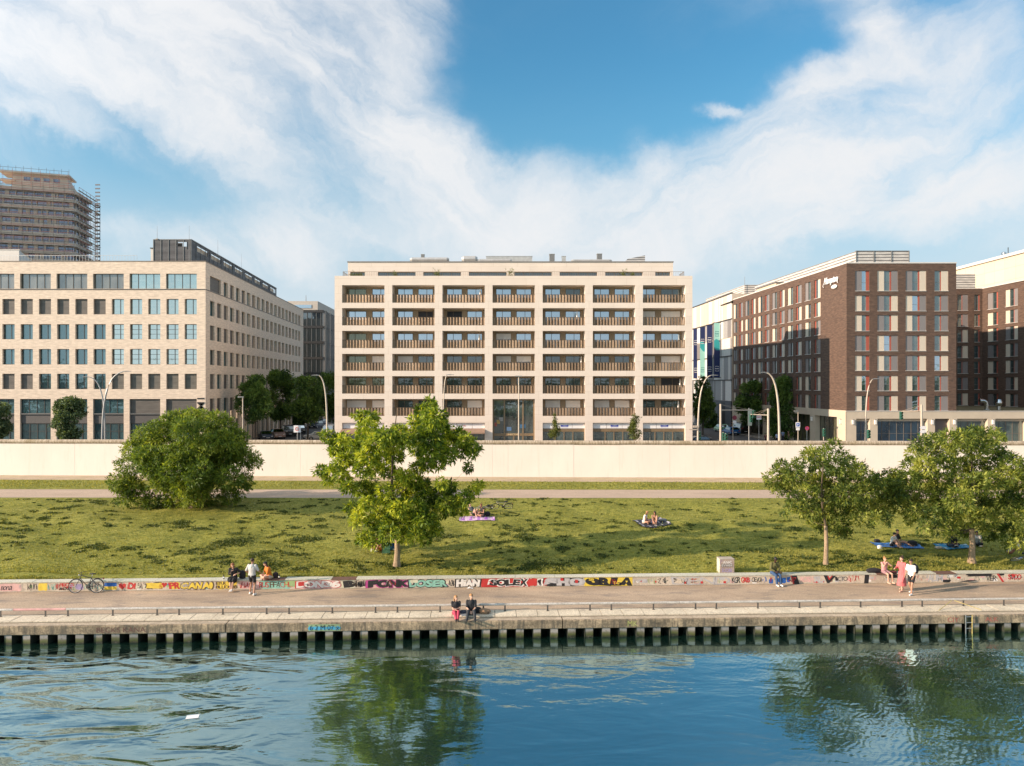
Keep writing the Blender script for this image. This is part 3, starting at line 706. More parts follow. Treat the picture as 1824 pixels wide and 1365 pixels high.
# ---- knee rail along the quay
rail = thing('knee_rail', 'low worn steel pipe rail on short posts along the quay slabs', 'railing', tuple(q(0, 1.1, 0)))
mRail = patchy('worn_rail', [(.3, (.34, .31, .27)), (.6, (.50, .47, .42)), (.8, (.62, .60, .55))], 2.5, rough=.6, sc3=(1, 3, 3))
cuts = [sq(p, 1.1) for p in (-60, 24, 118, 402, 650, 760, 900, 1210, 1420, 1640, 1900)]
for i, (a, e) in enumerate(zip(cuts[:-1], cuts[1:])):
    if i == 1:
        c = sq(112, 1.1)
    mb = MB(); mb.tube([(a+.01, 1.1, .33), (e-.01, 1.1, .33)], .052, 10, True, QM)
    ro = mb.build('rail_pipe', mRail if i != 1 else M_('rail_pink', (.55, .30, .27), .6, 0, .2, 4), rail)
for p in (1, 81, 121, 201, 280, 319, 397, 475, 515, 592, 669, 708, 784, 861, 899.5, 975.5, 1051, 1089, 1164, 1239, 1276, 1350, 1424, 1461, 1533, 1606.6, 1642.6, 1716, 1788):
    s_ = sq(p, 1.1); mb = MB(); mb.box(s_-.035, 1.09, .0, s_+.035, 1.11, .30, QM); mb.box(s_-.05, 1.05, .02, s_+.05, 1.15, .032, QM)
    mb.build('post', M_('rail_post_dark', (.10, .09, .08), .6, .3, .2, 4), rail)
# ---- ladder with yellow marks
ld = thing('quay_ladder', 'yellow edged steel ladder set in the quay wall recess', 'ladder', tuple(q(sq(1724, 0), 0, WZ)))
lx = sq(1724, 0); mYel = M_('ladder_yellow', (.42, .33, .12), .7, 0, .3, 4)
for dx, mt in ((-.15, mSteel), (.15, mYel)):
    mb = MB(); mb.box(lx+dx-.014, -.09, WZ-.6, lx+dx+.014, -.06, -.02, QM); mb.build('rail', mt, ld)
for k in range(5):
    mb = MB(); mb.tube([(lx-.14, -.065, -.10-k*.26), (lx+.14, -.065, -.10-k*.26)], .018, 6, True, QM); mb.build('rung', mSteel, ld)
mb = MB(); mb.box(lx-.18, -.012, -.42, lx+.18, -.002, -.06, QM); mb.build('recess_plate', M_('mossy_plate', (.03, .035, .018), .9, 0, .3, 6), ld)
for dx, nm in ((-1.05, 'x'), (.95, 'y')):
    mb = MB(); mb.tube([(lx+dx, .45, .035), (lx+dx*.06, 1.02, .31)], .016, 6, True, QM); mb.build('grab_bar', mYel, ld)
# ================================================================ LONG WALL
lw = thing('long_wall', 'long white painted concrete wall topped with a round stained pipe', 'wall', (0, 70.45, 1.2))
wdir = Vector((1, -.0262, 0)).normalized(); wn_ = Vector((.0262, 1, 0)).normalized()
WM_ = Matrix(((wdir.x, wn_.x, 0, 0), (wdir.y, wn_.y, 0, 70.45), (0, 0, 1, 1.2), (0, 0, 0, 1)))
def pxs(px):   # along-wall coordinate for a photo column
    a = (px-912)/F; return a*70.45/(wdir.x-a*wdir.y)
m, nt, b, o = nmat('wall_whitewash')
f1 = noise(nt, .35, 5, sc3=(1, 1, .6)); f2 = noise(nt, 2.2, 6, sc3=(1.5, 1, .18), rough=.7)
c = ramp(nt, f1, [(.3, (.75, .68, .60)), (.7, (.82, .745, .66))])
c = mixc(nt, ramp(nt, f2, [(.54, (0, 0, 0)), (.78, (.5,)*3)]), c, (.66, .58, .48))
nt.links.new(c, b.inputs['Base Color']); b.inputs['Roughness'].default_value = .8; bump(nt, b, noise(nt, 8, 5), .08, .01)
mWall = m
m, nt, b, o = nmat('wall_pipe')
f1 = noise(nt, 3.2, 6, sc3=(3.0, .3, .6), rough=.7); f2 = noise(nt, .5, 4)
c = ramp(nt, f1, [(.32, (.17, .13, .085)), (.5, (.40, .32, .23)), (.68, (.66, .56, .44))])
c = mixc(nt, ramp(nt, f2, [(.5, (0, 0, 0)), (.75, (.5,)*3)]), c, (.22, .16, .06))
nt.links.new(c, b.inputs['Base Color']); b.inputs['Roughness'].default_value = .9; bump(nt, b, f1, .4, .02)
mPipe = m
pj = [-60, 52, 133, 225, 333, 420, 535, 622, 700, 772, 877, 905, 960, 1022, 1104, 1193, 1289, 1366, 1467, 1523, 1610, 1702, 1805, 1900]
for i, (a, e) in enumerate(zip([-1500]+pj, pj+[3300])):
    A = pxs(a) if a > -1400 else -110; E = pxs(e) if e < 3200 else 110
    mb = MB(); dw = random.uniform(-.006, .006)
    mb.box(A+.007, dw, -.05, E-.007, .16+dw, 3.28, WM_)
    mb.box(A+.003, .012+dw, -.05, E-.003, .15+dw, 3.27, WM_)
    mb.build('wall_panel', mWall, lw)
    mb = MB(); dz = random.uniform(-.015, .015)+(.02 if 1289 <= a else 0)
    mb.tube([(A+.01, .08, 3.43+dz), (E-.01, .08, 3.43+dz)], .215, 14, True, WM_)
    mb.build('pipe_cap', mPipe, lw, smooth=True)
mb = MB()
for k in range(16):
    x = pxs(random.uniform(-20, 1840)); mb.tube([(x, -.6, -.02), (x+random.uniform(-.9, .9), -.9-random.random(), -.03)], .02, 5, True, WM_)
stuff(tag(mb.build('ground_cracks', M_('crack_dark', (.06, .05, .03), .95)), 'dark cracks and cable ends in the bare strip at the wall foot', 'cracks'))

# ================================================================ CENTRAL APARTMENT HOUSE
D0 = 95.4; K0 = D0/F
def X0_(px): return (px-912)*K0
def Z0_(py): return CZ-(py-685)*K0
ap = thing('apartment_building', 'cream stone apartment house with seven bays of recessed bronze balconies in the centre', 'building', (X0_(915), D0, 1.3))
fc = Face((X0_(596), D0, 0), (1, 0, 0), (0, 1, 0))
W_ = X0_(1233.4)-X0_(596)
u_ = lambda px: X0_(px)-X0_(596)
bays = [(609.4+89.3*k, 684.8+89.3*k) for k in range(7)]
rowsY = [(508.2, 539.5), (549.0, 579.9), (589.6, 620.4), (630.5, 660.7), (670.3, 701.4), (711.0, 741.2)]
holes = []
for ib, (a, e) in enumerate(bays):
    for ir, (t0, t1) in enumerate(rowsY):
        if ib == 3 and ir == 5: continue
        holes.append((u_(a), u_(e), Z0_(t1), Z0_(t0), 2.0))
    if ib == 3: holes.append((u_(a), u_(e), 1.33, Z0_(711), .7))
    else: holes.append((u_(a), u_(e), 1.33, Z0_(753.4), .45))
m, nt, b, o = nmat('stone_cladding')
t = nt.nodes.new('ShaderNodeTexCoord'); s = nt.nodes.new('ShaderNodeSeparateXYZ'); nt.links.new(t.outputs['Object'], s.inputs[0])
cx = nt.nodes.new('ShaderNodeCombineXYZ'); nt.links.new(mth(nt, 'ADD', s.outputs[0], s.outputs[1]), cx.inputs[0]); nt.links.new(s.outputs[2], cx.inputs[1])
br = nt.nodes.new('ShaderNodeTexBrick'); br.inputs['Scale'].default_value = 1; br.inputs['Brick Width'].default_value = 3.37; br.inputs['Row Height'].default_value = 1.015
br.inputs['Mortar Size'].default_value = .014; br.inputs['Color1'].default_value = (.73, .62, .51, 1); br.inputs['Color2'].default_value = (.76, .65, .54, 1); br.inputs['Mortar'].default_value = (.58, .47, .36, 1)
br.offset = .5; nt.links.new(cx.outputs[0], br.inputs['Vector'])
f = noise(nt, .5, 5); nt.links.new(mixc(nt, 1.0, br.outputs[0], ramp(nt, f, [(.3, (.95,)*3), (.7, (1.03,)*3)]), 'MULTIPLY'), b.inputs['Base Color']); b.inputs['Roughness'].default_value = .8
bump(nt, b, br.outputs['Fac'], -.15, .01)
mStone = m
TOP = Z0_(491.6)
mb = MB(); holes_wall(mb, fc, 0, W_, 1.2, TOP, holes, 2.0)
DEP = 52.0
p = fc.p
mb.quad(p(0, 0, 1.2), p(0, DEP, 1.2), p(0, DEP, TOP), p(0, 0, TOP)); mb.quad(p(W_, 0, 1.2), p(W_, DEP, 1.2), p(W_, DEP, TOP), p(W_, 0, TOP))
mb.quad(p(0, DEP, 1.2), p(W_, DEP, 1.2), p(W_, DEP, TOP), p(0, DEP, TOP))
mb.quad(p(0, 0, TOP), p(W_, 0, TOP), p(W_, .5, TOP), p(0, .5, TOP))
mb.quad(p(0, .5, TOP-.7), p(W_, .5, TOP-.7), p(W_, .5, TOP), p(0, .5, TOP))
mb.build('wall', mStone, ap)
mb = MB(); mb.quad(p(0, .5, TOP-.65), p(W_, .5, TOP-.65), p(W_, DEP, TOP-.65), p(0, DEP, TOP-.65)); mb.build('terrace_floor', mRoof, ap)
# recessed back walls with sliding doors, balustrades
m, nt, b, o = nmat('copper_balustrade')
t = nt.nodes.new('ShaderNodeTexCoord'); s = nt.nodes.new('ShaderNodeSeparateXYZ'); nt.links.new(t.outputs['Object'], s.inputs[0])
st = mth(nt, 'FRACT', mth(nt, 'MULTIPLY', mth(nt, 'ADD', s.outputs[0], .02), 1/.0575))
c = ramp(nt, noise(nt, .55, 3, sc3=(1, .01, .01), rough=.4), [(.35, (.16, .11, .07)), (.5, (.29, .20, .125)), (.62, (.44, .31, .20))])
c = mixc(nt, 1.0, c, ramp(nt, st, [(.0, (.75,)*3), (.5, (1.15,)*3)]), 'MULTIPLY')
nt.links.new(c, b.inputs['Base Color']); b.inputs['Roughness'].default_value = .42; b.inputs['Metallic'].default_value = .45
mRailing = m
BW = u_(bays[0][1])-u_(bays[0][0])
def baluster_me():
    # upright flat fins set in a soft zigzag so that they catch and lose the low sun
    mb = MB(); n = 98
    for i in range(n):
        u = .03+(BW-.06)*i/(n-1); ph = math.sin(2*PI*u/.41)
        w = .05*math.cos(2*PI*u/.41)
        ang = .62*ph
        dx = .027*math.cos(ang); dy = .027*math.sin(ang)
        mb.quad((u-dx, w-dy, .06), (u+dx, w+dy, .06), (u+dx, w+dy, 1.09), (u-dx, w-dy, 1.09))
    return mb.mesh('balustrade')
def rails_me():
    mb = MB(); mb.box(0, -.03, 1.09, BW, .05, 1.13); mb.box(0, -.03, 0, BW, .05, .06); return mb.mesh('handrail')
balM = cached('bal', baluster_me); balR = cached('balr', rails_me)
glz = {'sky': gSky2, 'dark': gDark, 'olive': gOlive, 'curt': gCurtD}
# what each bay shows, per row: two glazed units; s sky, d dark, o olive lit, c curtain, w white shutter, h half shutter, x open dark door
look = ["os ss ss ss sc ss sc", "ss sx xs ss ss ss ww", "os ss ss hs ss ss ss", "ow wd dd hh dd dd ww", "oo cd dd dd dc dc cx", "ww cc dw -- ww ww cc"]
GK = {'s': gSky2, 'd': gDark, 'o': gOlive, 'c': gCurtD, 'x': mBlack, 'w': gDark, 'h': gDark}
mb = MB()
units = []
for ir, (t0, t1) in enumerate(rowsY):
    z0 = Z0_(t1); z1 = Z0_(t0)
    for ib, (a, e) in enumerate(bays):
        if ib == 3 and ir == 5: continue
        ua = u_(a); ue = u_(e)
        pat = [(.075, .44), (.565, .925)]
        if ib == 0: pat = [(.03, .50), (.64, .995)]
        if ib == 6: pat = [(.005, .36), (.50, .97)]
        hl = [(ua+pp[0]*BW, ua+pp[1]*BW, z0+.02, z1-.22) for pp in pat]
        f2 = Face(fc.p(0, 2.0, 0), fc.U, fc.W)
        holes_wall(mb, f2, ua-.02, ue+.02, z0-.02, z1+.02, hl, .12)
        for j, hh in enumerate(hl): units.append((ir, ib, j, hh))
mb.build('balcony_back_wall', M_('bronze_back_panel', (.34, .25, .155), .6, .1, .1, 2), ap)
for ir, ib, j, (a, e, c0, c1) in units:
    k = look[ir].split()[ib][j]
    bl = mShutter if k in 'wh' else None
    muls = (.42,) if (j == 0) else (.58,)
    make_window(ap, fc, a, 2.04, c0, e-a, c1-c0, mBronzeF, GK[k], muls, (), bl, .055, .97 if k == 'w' else .38)
for ir, (t0, t1) in enumerate(rowsY):
    for ib, (a, e) in enumerate(bays):
        if ib == 3 and ir == 5: continue
        bo = inst('balustrade', balM, mRailing, ap, loc_M(fc, u_(a), .16, Z0_(t1), ap))
        inst('handrail', balR, mBronzeF, bo, Matrix.Identity(4))
# shopfronts
for ib, (a, e) in enumerate(bays):
    ua = u_(a); z0 = 1.33; zt = Z0_(753.4)
    if ib == 3: continue
    sf = inst('shopfront', cached(('sf', ib > 3), lambda ib=ib: (lambda mb: (mb.box(0, 0, 0, BW, .1, .12), mb.box(0, 0, zt-z0-1.22, BW, .1, zt-z0-.78), mb.box(0, 0, .12, .1, .1, zt-z0-1.22), mb.box(BW-.1, 0, .12, BW, .1, zt-z0-1.22),
        [mb.box(BW*f_-.06, -.004, .12, BW*f_+.06, .1, zt-z0-1.22) for f_ in (.3, .51, .72)], mb.box(0, .002, zt-z0-.02, BW, .1, zt-z0), mb.mesh('shopfront'))[-1])(MB())), mBronze, ap, loc_M(fc, ua, .40, z0, ap))
    inst('pane', rect_me(BW-.1, zt-z0-1.3), gShop, sf, Matrix.Translation((.05, .06, .06)))
    for k, (f0, f1) in enumerate(((.005, .328), (.335, .70), (.707, .995))):
        inst('sign_panel', cached(('sg', k), lambda f0=f0, f1=f1: MB().box(f0*BW, 0, 0, f1*BW, .05, .72).mesh('sign_panel')), M_('sign_white', (.80, .78, .76), .6, 0, .03, 1), sf, Matrix.Translation((0, -.05, zt-z0-.77)))
    if ib == 2:
        me = text_mesh('Zanott', .95, .26, .0, .01); link('sign_text', me, M_('sign_grey_letters', (.25, .27, .30), .6), sf, Matrix.Translation((1.85, -.055, zt-z0-.52)))
        me = text_mesh('it', .28, .26, .0, .01); link('sign_text', me, cRd, sf, Matrix.Translation((2.84, -.055, zt-z0-.52)))
    if ib > 3:
        bluem = M_('sign_blue_letters', (.03, .05, .38), .6)
        mb = MB(); rs = random.Random(5)
        for i_ in range(9): mb.box(.12*i_, 0, .10, .12*i_+rs.choice((.07, .10)), .01, .10+rs.choice((.14, .17, .2)))
        for i_ in range(6): mb.box(.17*i_+.02, 0, 0, .17*i_+.15, .01, .07)
        link('sign_text', mb.mesh('sign_text'), bluem, sf, Matrix.Translation((2.45, -.062, zt-z0-.60)))
    if ib < 3:
        mb = MB(); zz = zt-.78; A = fc.p
        dep = -1.15
        for aa, bb in (((ua-.1), (ua+BW+.05)),):
            mb.quad(A(aa, .35, zz), A(bb, .35, zz), A(bb, dep, zz-.45), A(aa, dep, zz-.45)); mb.quad(A(aa, dep, zz-.45), A(bb, dep, zz-.45), A(bb, dep, zz-.62), A(aa, dep, zz-.62))
            mb.quad(A(aa, .35, zz-.03), A(bb, .35, zz-.03), A(bb, dep+.02, zz-.5), A(aa, dep+.02, zz-.5))
        mb.build('awning', M_('awning_brown', (.30, .19, .13), .8, 0, .06, 2), ap)
# double height entrance
a, e = bays[3]; ua = u_(a); H = Z0_(711)-1.33
mb = MB()
for f_ in (0, .28, .5, .72, 1): mb.box(f_*BW-(.10 if 0 < f_ < 1 else 0)-(.2 if f_ == 1 else 0), 0, 0, f_*BW+(.10 if 0 < f_ < 1 else 0)+(.2 if f_ == 0 else 0), .12, (H if f_ != .5 else 2.1))
mb.box(.2, .002, H-.2, BW-.2, .12, H); mb.box(.2, .002, 2.1, BW-.2, .12, 2.45); mb.box(.2, .002, 0, BW-.2, .12, .14)
en = link('entrance', mb.mesh('entrance'), mBronze, ap, loc_M(fc, ua, .6, 1.33, ap))
inst('pane', rect_me(BW-.1, H-.1), glass_mat('glass_lobby', (.045, .055, .05), .16, var=.9, wob=.03), en, Matrix.Translation((.05, .09, .05)))
for k, c in enumerate([(.35, .08, .05), (.45, .30, .08), (.30, .28, .25), (.10, .18, .30), (.05, .14, .25)]):
    inst('wall_art', cached(('wa', k), lambda k=k: MB().box(0, 0, 0, .34+.1*k, .015, .5).mesh('wall_art')), M_('art%d' % k, c, .6, 0, .3, 6), en, Matrix.Translation((.25+.30*k if k < 3 else 1.9+(k-3)*1.8, .045, 3.4+.35*(k % 3)-.6*(k > 2))))
me = text_mesh('INECTAR', 1.5, .2, .02, .02); link('sign_text', me, M_('sign_gold', (.75, .55, .30), .5), en, Matrix.Translation((2.05, -.03, 2.2)))
# penthouse, set back
D1 = 98.2; K1 = D1/F; Xp = lambda px: (px-912)*K1; Zp = lambda py: CZ-(py-685)*K1
pf = Face((Xp(619.6), D1, 0), (1, 0, 0), (0, 1, 0)); up_ = lambda px: Xp(px)-Xp(619.6); PW = up_(1198.8)
ph = []
for a, e in ((624, 650), (673, 740), (754, 821), (835, 902), (916, 983), (997, 1064), (1078, 1145), (1167, 1194)):
    ph.append((up_(a), up_(e), TOP-.6, Zp(484.8), .3))
mb = MB(); zt = Zp(467.6); holes_wall(mb, pf, 0, PW, TOP-.65, zt, ph, .3)
p = pf.p
mb.quad(p(0, 0, TOP-.65), p(0, 11, TOP-.65), p(0, 11, zt), p(0, 0, zt)); mb.quad(p(PW, 0, TOP-.65), p(PW, 11, TOP-.65), p(PW, 11, zt), p(PW, 0, zt))
mb.build('penthouse_wall', mStone, ap)
mb = MB(); mb.box(*p(-.08, -.08, zt), *p(PW+.08, 11.1, zt+.14)); mb.build('roof', M_('roof_edge_grey', (.22, .20, .18), .6), ap)
for h_ in ph: make_window(ap, pf, h_[0], .25, h_[2], h_[1]-h_[0], h_[3]-h_[2], mBronzeF, gDark, (.25, .5, .75), (), None, .06)
mb = MB()
u0 = up_(607); u1 = up_(1221)
def zt_(f): return TOP-.1
ft = Face(fc.p(.9, .9, 0), (1, 0, 0), (0, 1, 0)); LW = W_-1.8
n = int(LW/.24)
for i in range(n+1): mb.box(ft.O.x+i*LW/n-.009, ft.O.y, TOP-.65, ft.O.x+i*LW/n+.009, ft.O.y+.02, TOP+.68)
mb.box(ft.O.x, ft.O.y-.01, TOP+.68, ft.O.x+LW, ft.O.y+.03, TOP+.72)
for xx in (ft.O.x, ft.O.x+LW):
    for k in range(14): mb.box(xx-.01, ft.O.y+.2*k, TOP-.65, xx+.01, ft.O.y+.2*k+.02, TOP+.68)
    mb.box(xx-.02, ft.O.y, TOP+.68, xx+.02, ft.O.y+2.8, TOP+.72)
mb.build('terrace_railing', mBronze, ap)
# roof plant: each duct, cowl and box a thing
def rbox(name, label, cat, px0, px1, py0, d, dep, mat, z_base=None, round_=False, group=None):
    x0 = (px0-912)*d/F; x1 = (px1-912)*d/F; zb = Zp(467.6)+.14 if z_base is None else z_base; z1 = CZ-(py0-685)*d/F
    t_ = thing(name, label, cat, ((x0+x1)/2, d+dep/2, zb), 0, group)
    mb = MB()
    if round_:
        mb.tube([(x0, d+dep/2, (zb+.35+z1)/2), (x0+.3, d+dep/2, (zb+.35+z1)/2), (x1-.3, d+dep/2, (zb+.35+z1)/2), (x1, d+dep/2, (zb+.35+z1)/2)], [(z1-zb-.35)*.35, (z1-zb-.35)*.5, (z1-zb-.35)*.5, (z1-zb-.35)*.35], 10)
        mb.build('casing', mat, t_)
        for k in range(4): 
            xx = x0+.3+(x1-x0-.6)*k/3; MB().box(xx-.05, d+dep*.3, zb, xx+.05, d+dep*.7, zb+.42).build('foot', mSteel, t_)
    else:
        mb.box(x0, d, zb+.25, x1, d+dep, z1); mb.build('casing', mat, t_)
        MB().box(x0+.1, d+.1, zb, x1-.1, d+dep-.1, zb+.25).build('base', mDarkF, t_)
        MB().box(x0-.04, d-.04, z1, x1+.04, d+dep+.04, z1+.06).build('cap', mDuct, t_)
    return t_
g = 'ventilation plant on the apartment roof'
rbox('vent_duct', 'long rounded sheet metal duct at the left end of the apartment roof', 'duct', 729, 799, 457, 100, 1.6, mDuct, None, True, g)
rbox('vent_duct', 'bulging metal duct piece with rounded hood, second on the apartment roof', 'duct', 822, 850, 454.5, 100.5, 1.6, mDuct, None, True, g)
rbox('vent_duct', 'long low metal duct run in the middle of the apartment roof', 'duct', 850, 912, 460, 100.5, 1.4, mDuct, None, True, g)
rbox('plant_room', 'flat pale plant box with dark red cap on the apartment roof', 'plant box', 866, 948, 457, 103, 3, mDuct, None, False, g)
rbox('vent_cowl', 'dark square vent cowl standing alone near the roof middle', 'vent', 979, 988, 453, 100.5, .9, mGreyF, None, False, g)
rbox('vent_cowl', 'small pointed grey roof cowl right of the dark square cowl', 'vent', 1001, 1008, 457, 100.5, .7, mDuct, None, False, g)
rbox('vent_duct', 'long rounded duct right of the roof middle behind a tall cowl', 'duct', 1018, 1091, 460.5, 100, 1.6, mDuct, None, True, g)
rbox('vent_cowl', 'tall square grey vent cowl rising behind the right hand duct', 'vent', 1064, 1072.5, 452.5, 102, .9, mGreyF, None, False, g)
rbox('vent_cowl', 'tiny dark vent pipe box above the left roof duct', 'vent', 750, 755.5, 453.5, 102, .6, mGreyF, None, False, g)
t_ = thing('roof_access', 'sloping louvred roof hatch at the right end of the apartment roof', 'roof hatch', (Xp(1130), 100, zt+.14), 0, g)
A = lambda px, py, d=100: at(px, py, d)
for d_, dd in ((100, 0),):
    mb = MB(); x0 = A(1110, 467).x; x1 = A(1149, 467).x; za = A(0, 461.5).z; zb = A(0, 455).z; z0 = zt+.14
    for y_ in (100, 103): mb.poly([(x0, y_, z0), (x1, y_, z0), (x1, y_, zb), (x0+.6, y_, za)])
    mb.quad((x0+.6, 100, za), (x1, 100, zb), (x1, 103, zb), (x0+.6, 103, za)); mb.quad((x1, 100, z0), (x1, 103, z0), (x1, 103, zb), (x1, 100, zb)); mb.quad((x0, 100, z0), (x0, 103, z0), (x0+.6, 103, za), (x0+.6, 100, za))
    mb.build('housing', mGrille, t_); mb = MB(); mb.box(x0-.1, 99.9, z0, x1+.1, 103.1, z0+.1); mb.build('plinth', mDuct, t_)
def mast(name, label, px, py_top, d, zb, r=.03, group=None):
    p0 = at(px, py_top, d); t_ = thing(name, label, 'mast', (p0.x, d, zb), 0, group)
    MB().tube([(p0.x, d, zb), (p0.x, d, (zb+p0.z)/2), (p0.x, d, p0.z)], [r, r*.8, r*.4], 5).build('rod', mPoleG, t_)
    MB().box(p0.x-.15, d-.15, zb, p0.x+.15, d+.15, zb+.12).build('foot', mConc, t_)

# things left out on the balconies
def bal_pos(ib, ir, f_, w=.9): a, e = bays[ib]; return fc.p(u_(a)+(u_(e)-u_(a))*f_, w, Z0_(rowsY[ir][1])+.02)
mWood = M_('garden_wood', (.45, .30, .17), .7, 0, .1, 4); mFW = M_('furniture_white', (.75, .72, .66), .6)
def chair_(label, ib, ir, f_, mat, rz=0.):
    p_ = bal_pos(ib, ir, f_); t = thing('balcony_chair', label, 'chair', tuple(p_), rz, 'chairs on the balconies')
    MB().box(-.22, -.22, .43, .22, .22, .47).build('seat', mat, t, local=True); MB().box(-.22, .19, .47, .22, .23, .92).build('backrest', mat, t, local=True)
    for sx in (-.2, .2):
        for sy in (-.2, .2): MB().box(sx-.018, sy-.018, 0, sx+.018, sy+.018, .43).build('leg', mat, t, local=True)
def table_(label, ib, ir, f_, mat, L=.9):
    p_ = bal_pos(ib, ir, f_); t = thing('balcony_table', label, 'table', tuple(p_), 0, 'tables on the balconies'); MB().box(-L/2, -.3, .70, L/2, .3, .74).build('tabletop', mat, t, local=True)
    for sx in (-L/2+.05, L/2-.05):
        for sy in (-.25, .25): MB().box(sx-.02, sy-.02, 0, sx+.02, sy+.02, .70).build('leg', mat, t, local=True)
RN = ['top', 'second', 'third', 'fourth', 'fifth', 'lowest']; CN = ['leftmost', 'second', 'third', 'middle', 'fifth', 'sixth', 'rightmost']
rdf = random.Random(21)
for (ir, ib, kind) in [(0, 6, 'T'), (0, 5, 'c'), (0, 3, 'c'), (0, 2, 'p'), (1, 1, 'T'), (1, 1, 'c'), (1, 5, 'c'), (1, 6, 'c'), (1, 4, 'p'), (2, 2, 'p'), (2, 3, 'T'), (2, 4, 'c'), (3, 1, 'c'), (3, 1, 'C'), (3, 0, 'c'), (3, 4, 'p'), (4, 5, 'T'), (4, 5, 'c'), (4, 6, 'p'), (4, 2, 'c'), (5, 4, 'T'), (5, 5, 'c'), (5, 6, 'p')]:
    where = '%s floor balcony of the %s bay' % (RN[ir], CN[ib]); f_ = {'T': .72, 'c': .30, 'C': .60, 'p': .88}[kind]+rdf.uniform(-.06, .06)
    if kind == 'T': table_('table on the %s' % where, ib, ir, f_, mWood if rdf.random() < .5 else mFW, rdf.choice((.8, 1.5)))
    elif kind in 'cC': chair_(('chair nearer the bay middle on the %s' if kind == 'C' else 'chair on the %s') % where, ib, ir, f_, rdf.choice((mFW, mWood, mFW)), rdf.uniform(-.8, .8))
    else:
        p_ = bal_pos(ib, ir, f_); t_ = thing('closed_parasol', 'closed pale parasol on the %s' % where, 'parasol', tuple(p_), 0, 'closed parasols on the balconies')
        MB().tube([(0, 0, 0), (0, 0, 2.0)], .02, 6).build('pole', mSteel, t_, local=True); MB().tube([(0, 0, .9), (0, 0, 1.2), (0, 0, 2.0)], [.05, .10, .03], 8).build('canopy', mFW, t_, local=True); MB().tube([(0, 0, 0), (0, 0, .08)], .22, 12).build('foot', mConc, t_, local=True)
# ================================================================ LEFT OFFICE BLOCK
DL = 96.0; KL = DL/F; XL = lambda px: (px-912)*KL; ZL = lambda py: CZ-(py-685)*KL
mBrickL = brick_mat('pale_brick', (.76, .62, .48), (.67, .54, .41), (.61, .49, .38), .52, .085, .5, .010, .16, .2)
ob = thing('office_building', 'pale brick office block with rows of square windows on the left', 'building', (XL(200), DL, 1.3))
fl = Face((XL(366.2), DL, 0), (1, 0, 0), (0, 1, 0))        # u is negative to the left of the corner
ul = lambda px: XL(px)-XL(366.2)
LROOF = ZL(466.5)
big = [(295.7-65*k, 350.4-65*k) for k in range(8)]
small = [(350.5-32.45*k-21.7, 350.5-32.45*k) for k in range(15)]
rowsS = [(532.7, 560.2), (577.7, 604.6), (621.9, 649.5), (666, 693.4)]
holes = []; wl_ = []
for k, (a, e) in enumerate(big):
    h = (ul(a), ul(e), ZL(514.6), ZL(487.7)); holes.append(h); wl_.append((h, 'top', k))
    holes.append((ul(a), ul(e), 1.25, ZL(710.9)))
    wl_.append(((ul(a), ul(e), ZL(737), ZL(710.9)), 'low', k)); wl_.append(((ul(a), ul(e), 1.3, ZL(754.6)), 'shop', k))
for r, (t0, t1) in enumerate(rowsS):
    for k, (a, e) in enumerate(small):
        h = (ul(a), ul(e), ZL(t1), ZL(t0)); holes.append(h); wl_.append((h, r, k))
mb = MB(); holes_wall(mb, fl, -62, 0, 1.2, LROOF, holes, .38)
# side face
sd = Vector((807-912, F, 0)).normalized(); fs = Face((XL(366.2), DL, 0), sd, (-sd.y, sd.x, 0))
LS = 62.9
sh = []; sw_l = []
nwin = 20
for r, (t0, t1) in enumerate([(487.7, 514.6)]+rowsS+[(710.9, 737)]):
    for k in range(nwin):
        u0 = 1.75+2.95*k+(0 if k == 0 else 0); u1 = u0+1.86
        if r == 0 and k == 0: u1 = 6.4
        if r == 0 and k == 1: continue
        if r == 5:
            sh.append((u0, u1, 1.25, ZL(t0))); sw_l.append(((u0, u1, ZL(t1), ZL(t0)), r, k)); sw_l.append(((u0, u1, 1.3, ZL(754.6)), 6, k))
        else:
            h = (u0, u1, ZL(t1), ZL(t0)); sh.append(h); sw_l.append((h, r, k))
holes_wall(mb, fs, 0, LS, 1.2, LROOF, sh, .38)
P = fs.p
mb.quad(P(LS, 0, 1.2), P(LS, 20, 1.2), P(LS, 20, LROOF), P(LS, 0, LROOF))
mb.build('wall', mBrickL, ob)
mb = MB(); mb.poly([fl.p(-62, .1, LROOF-.05), fl.p(0, .1, LROOF-.05), P(LS, .1, LROOF-.05), P(LS, 50, LROOF-.05), fl.p(-62, 60, LROOF-.05)]); mb.build('roof', mRoof, ob)
mb = MB(); mb.box(*fl.p(-62, -.04, LROOF), *fl.p(.04, .35, LROOF+.12)); mb.quad(P(0, -.04, LROOF), P(LS, -.04, LROOF), P(LS, -.04, LROOF+.12), P(0, -.04, LROOF+.12)); mb.quad(P(0, -.04, LROOF+.12), P(LS, -.04, LROOF+.12), P(LS, .4, LROOF+.12), P(0, .4, LROOF+.12))
mb.build('coping', M_('coping_brown', (.20, .16, .12), .6), ob)
mb = MB(); mb.box(*fl.p(-62, -.05, ZL(516.6)), *fl.p(.0, -.003, ZL(515.2))); mb.quad(P(0, -.05, ZL(516.6)), P(LS, -.05, ZL(516.6)), P(LS, -.05, ZL(515.2)), P(0, -.05, ZL(515.2))); mb.build('string_course', mDarkF, ob)
def blindfor(rr, k, rd):
    if rr == 'top': return None
    if rr == 'low': return mBlind if k in (0, 1) else (mBlind if k in (6,) else None)
    if rr == 0: return mBlind if 5 <= k <= 11 else None
    if rr == 1: return mBlind2 if k <= 4 else None
    if rr == 2: return mBlind2 if k <= 4 else None
    if rr == 3: return mBlind if k >= 9 or rd < .04 else None
    return None
mBlinC = stripes_mat('venetian_blind_olive', (.05, .048, .038), (.17, .155, .125), .12)
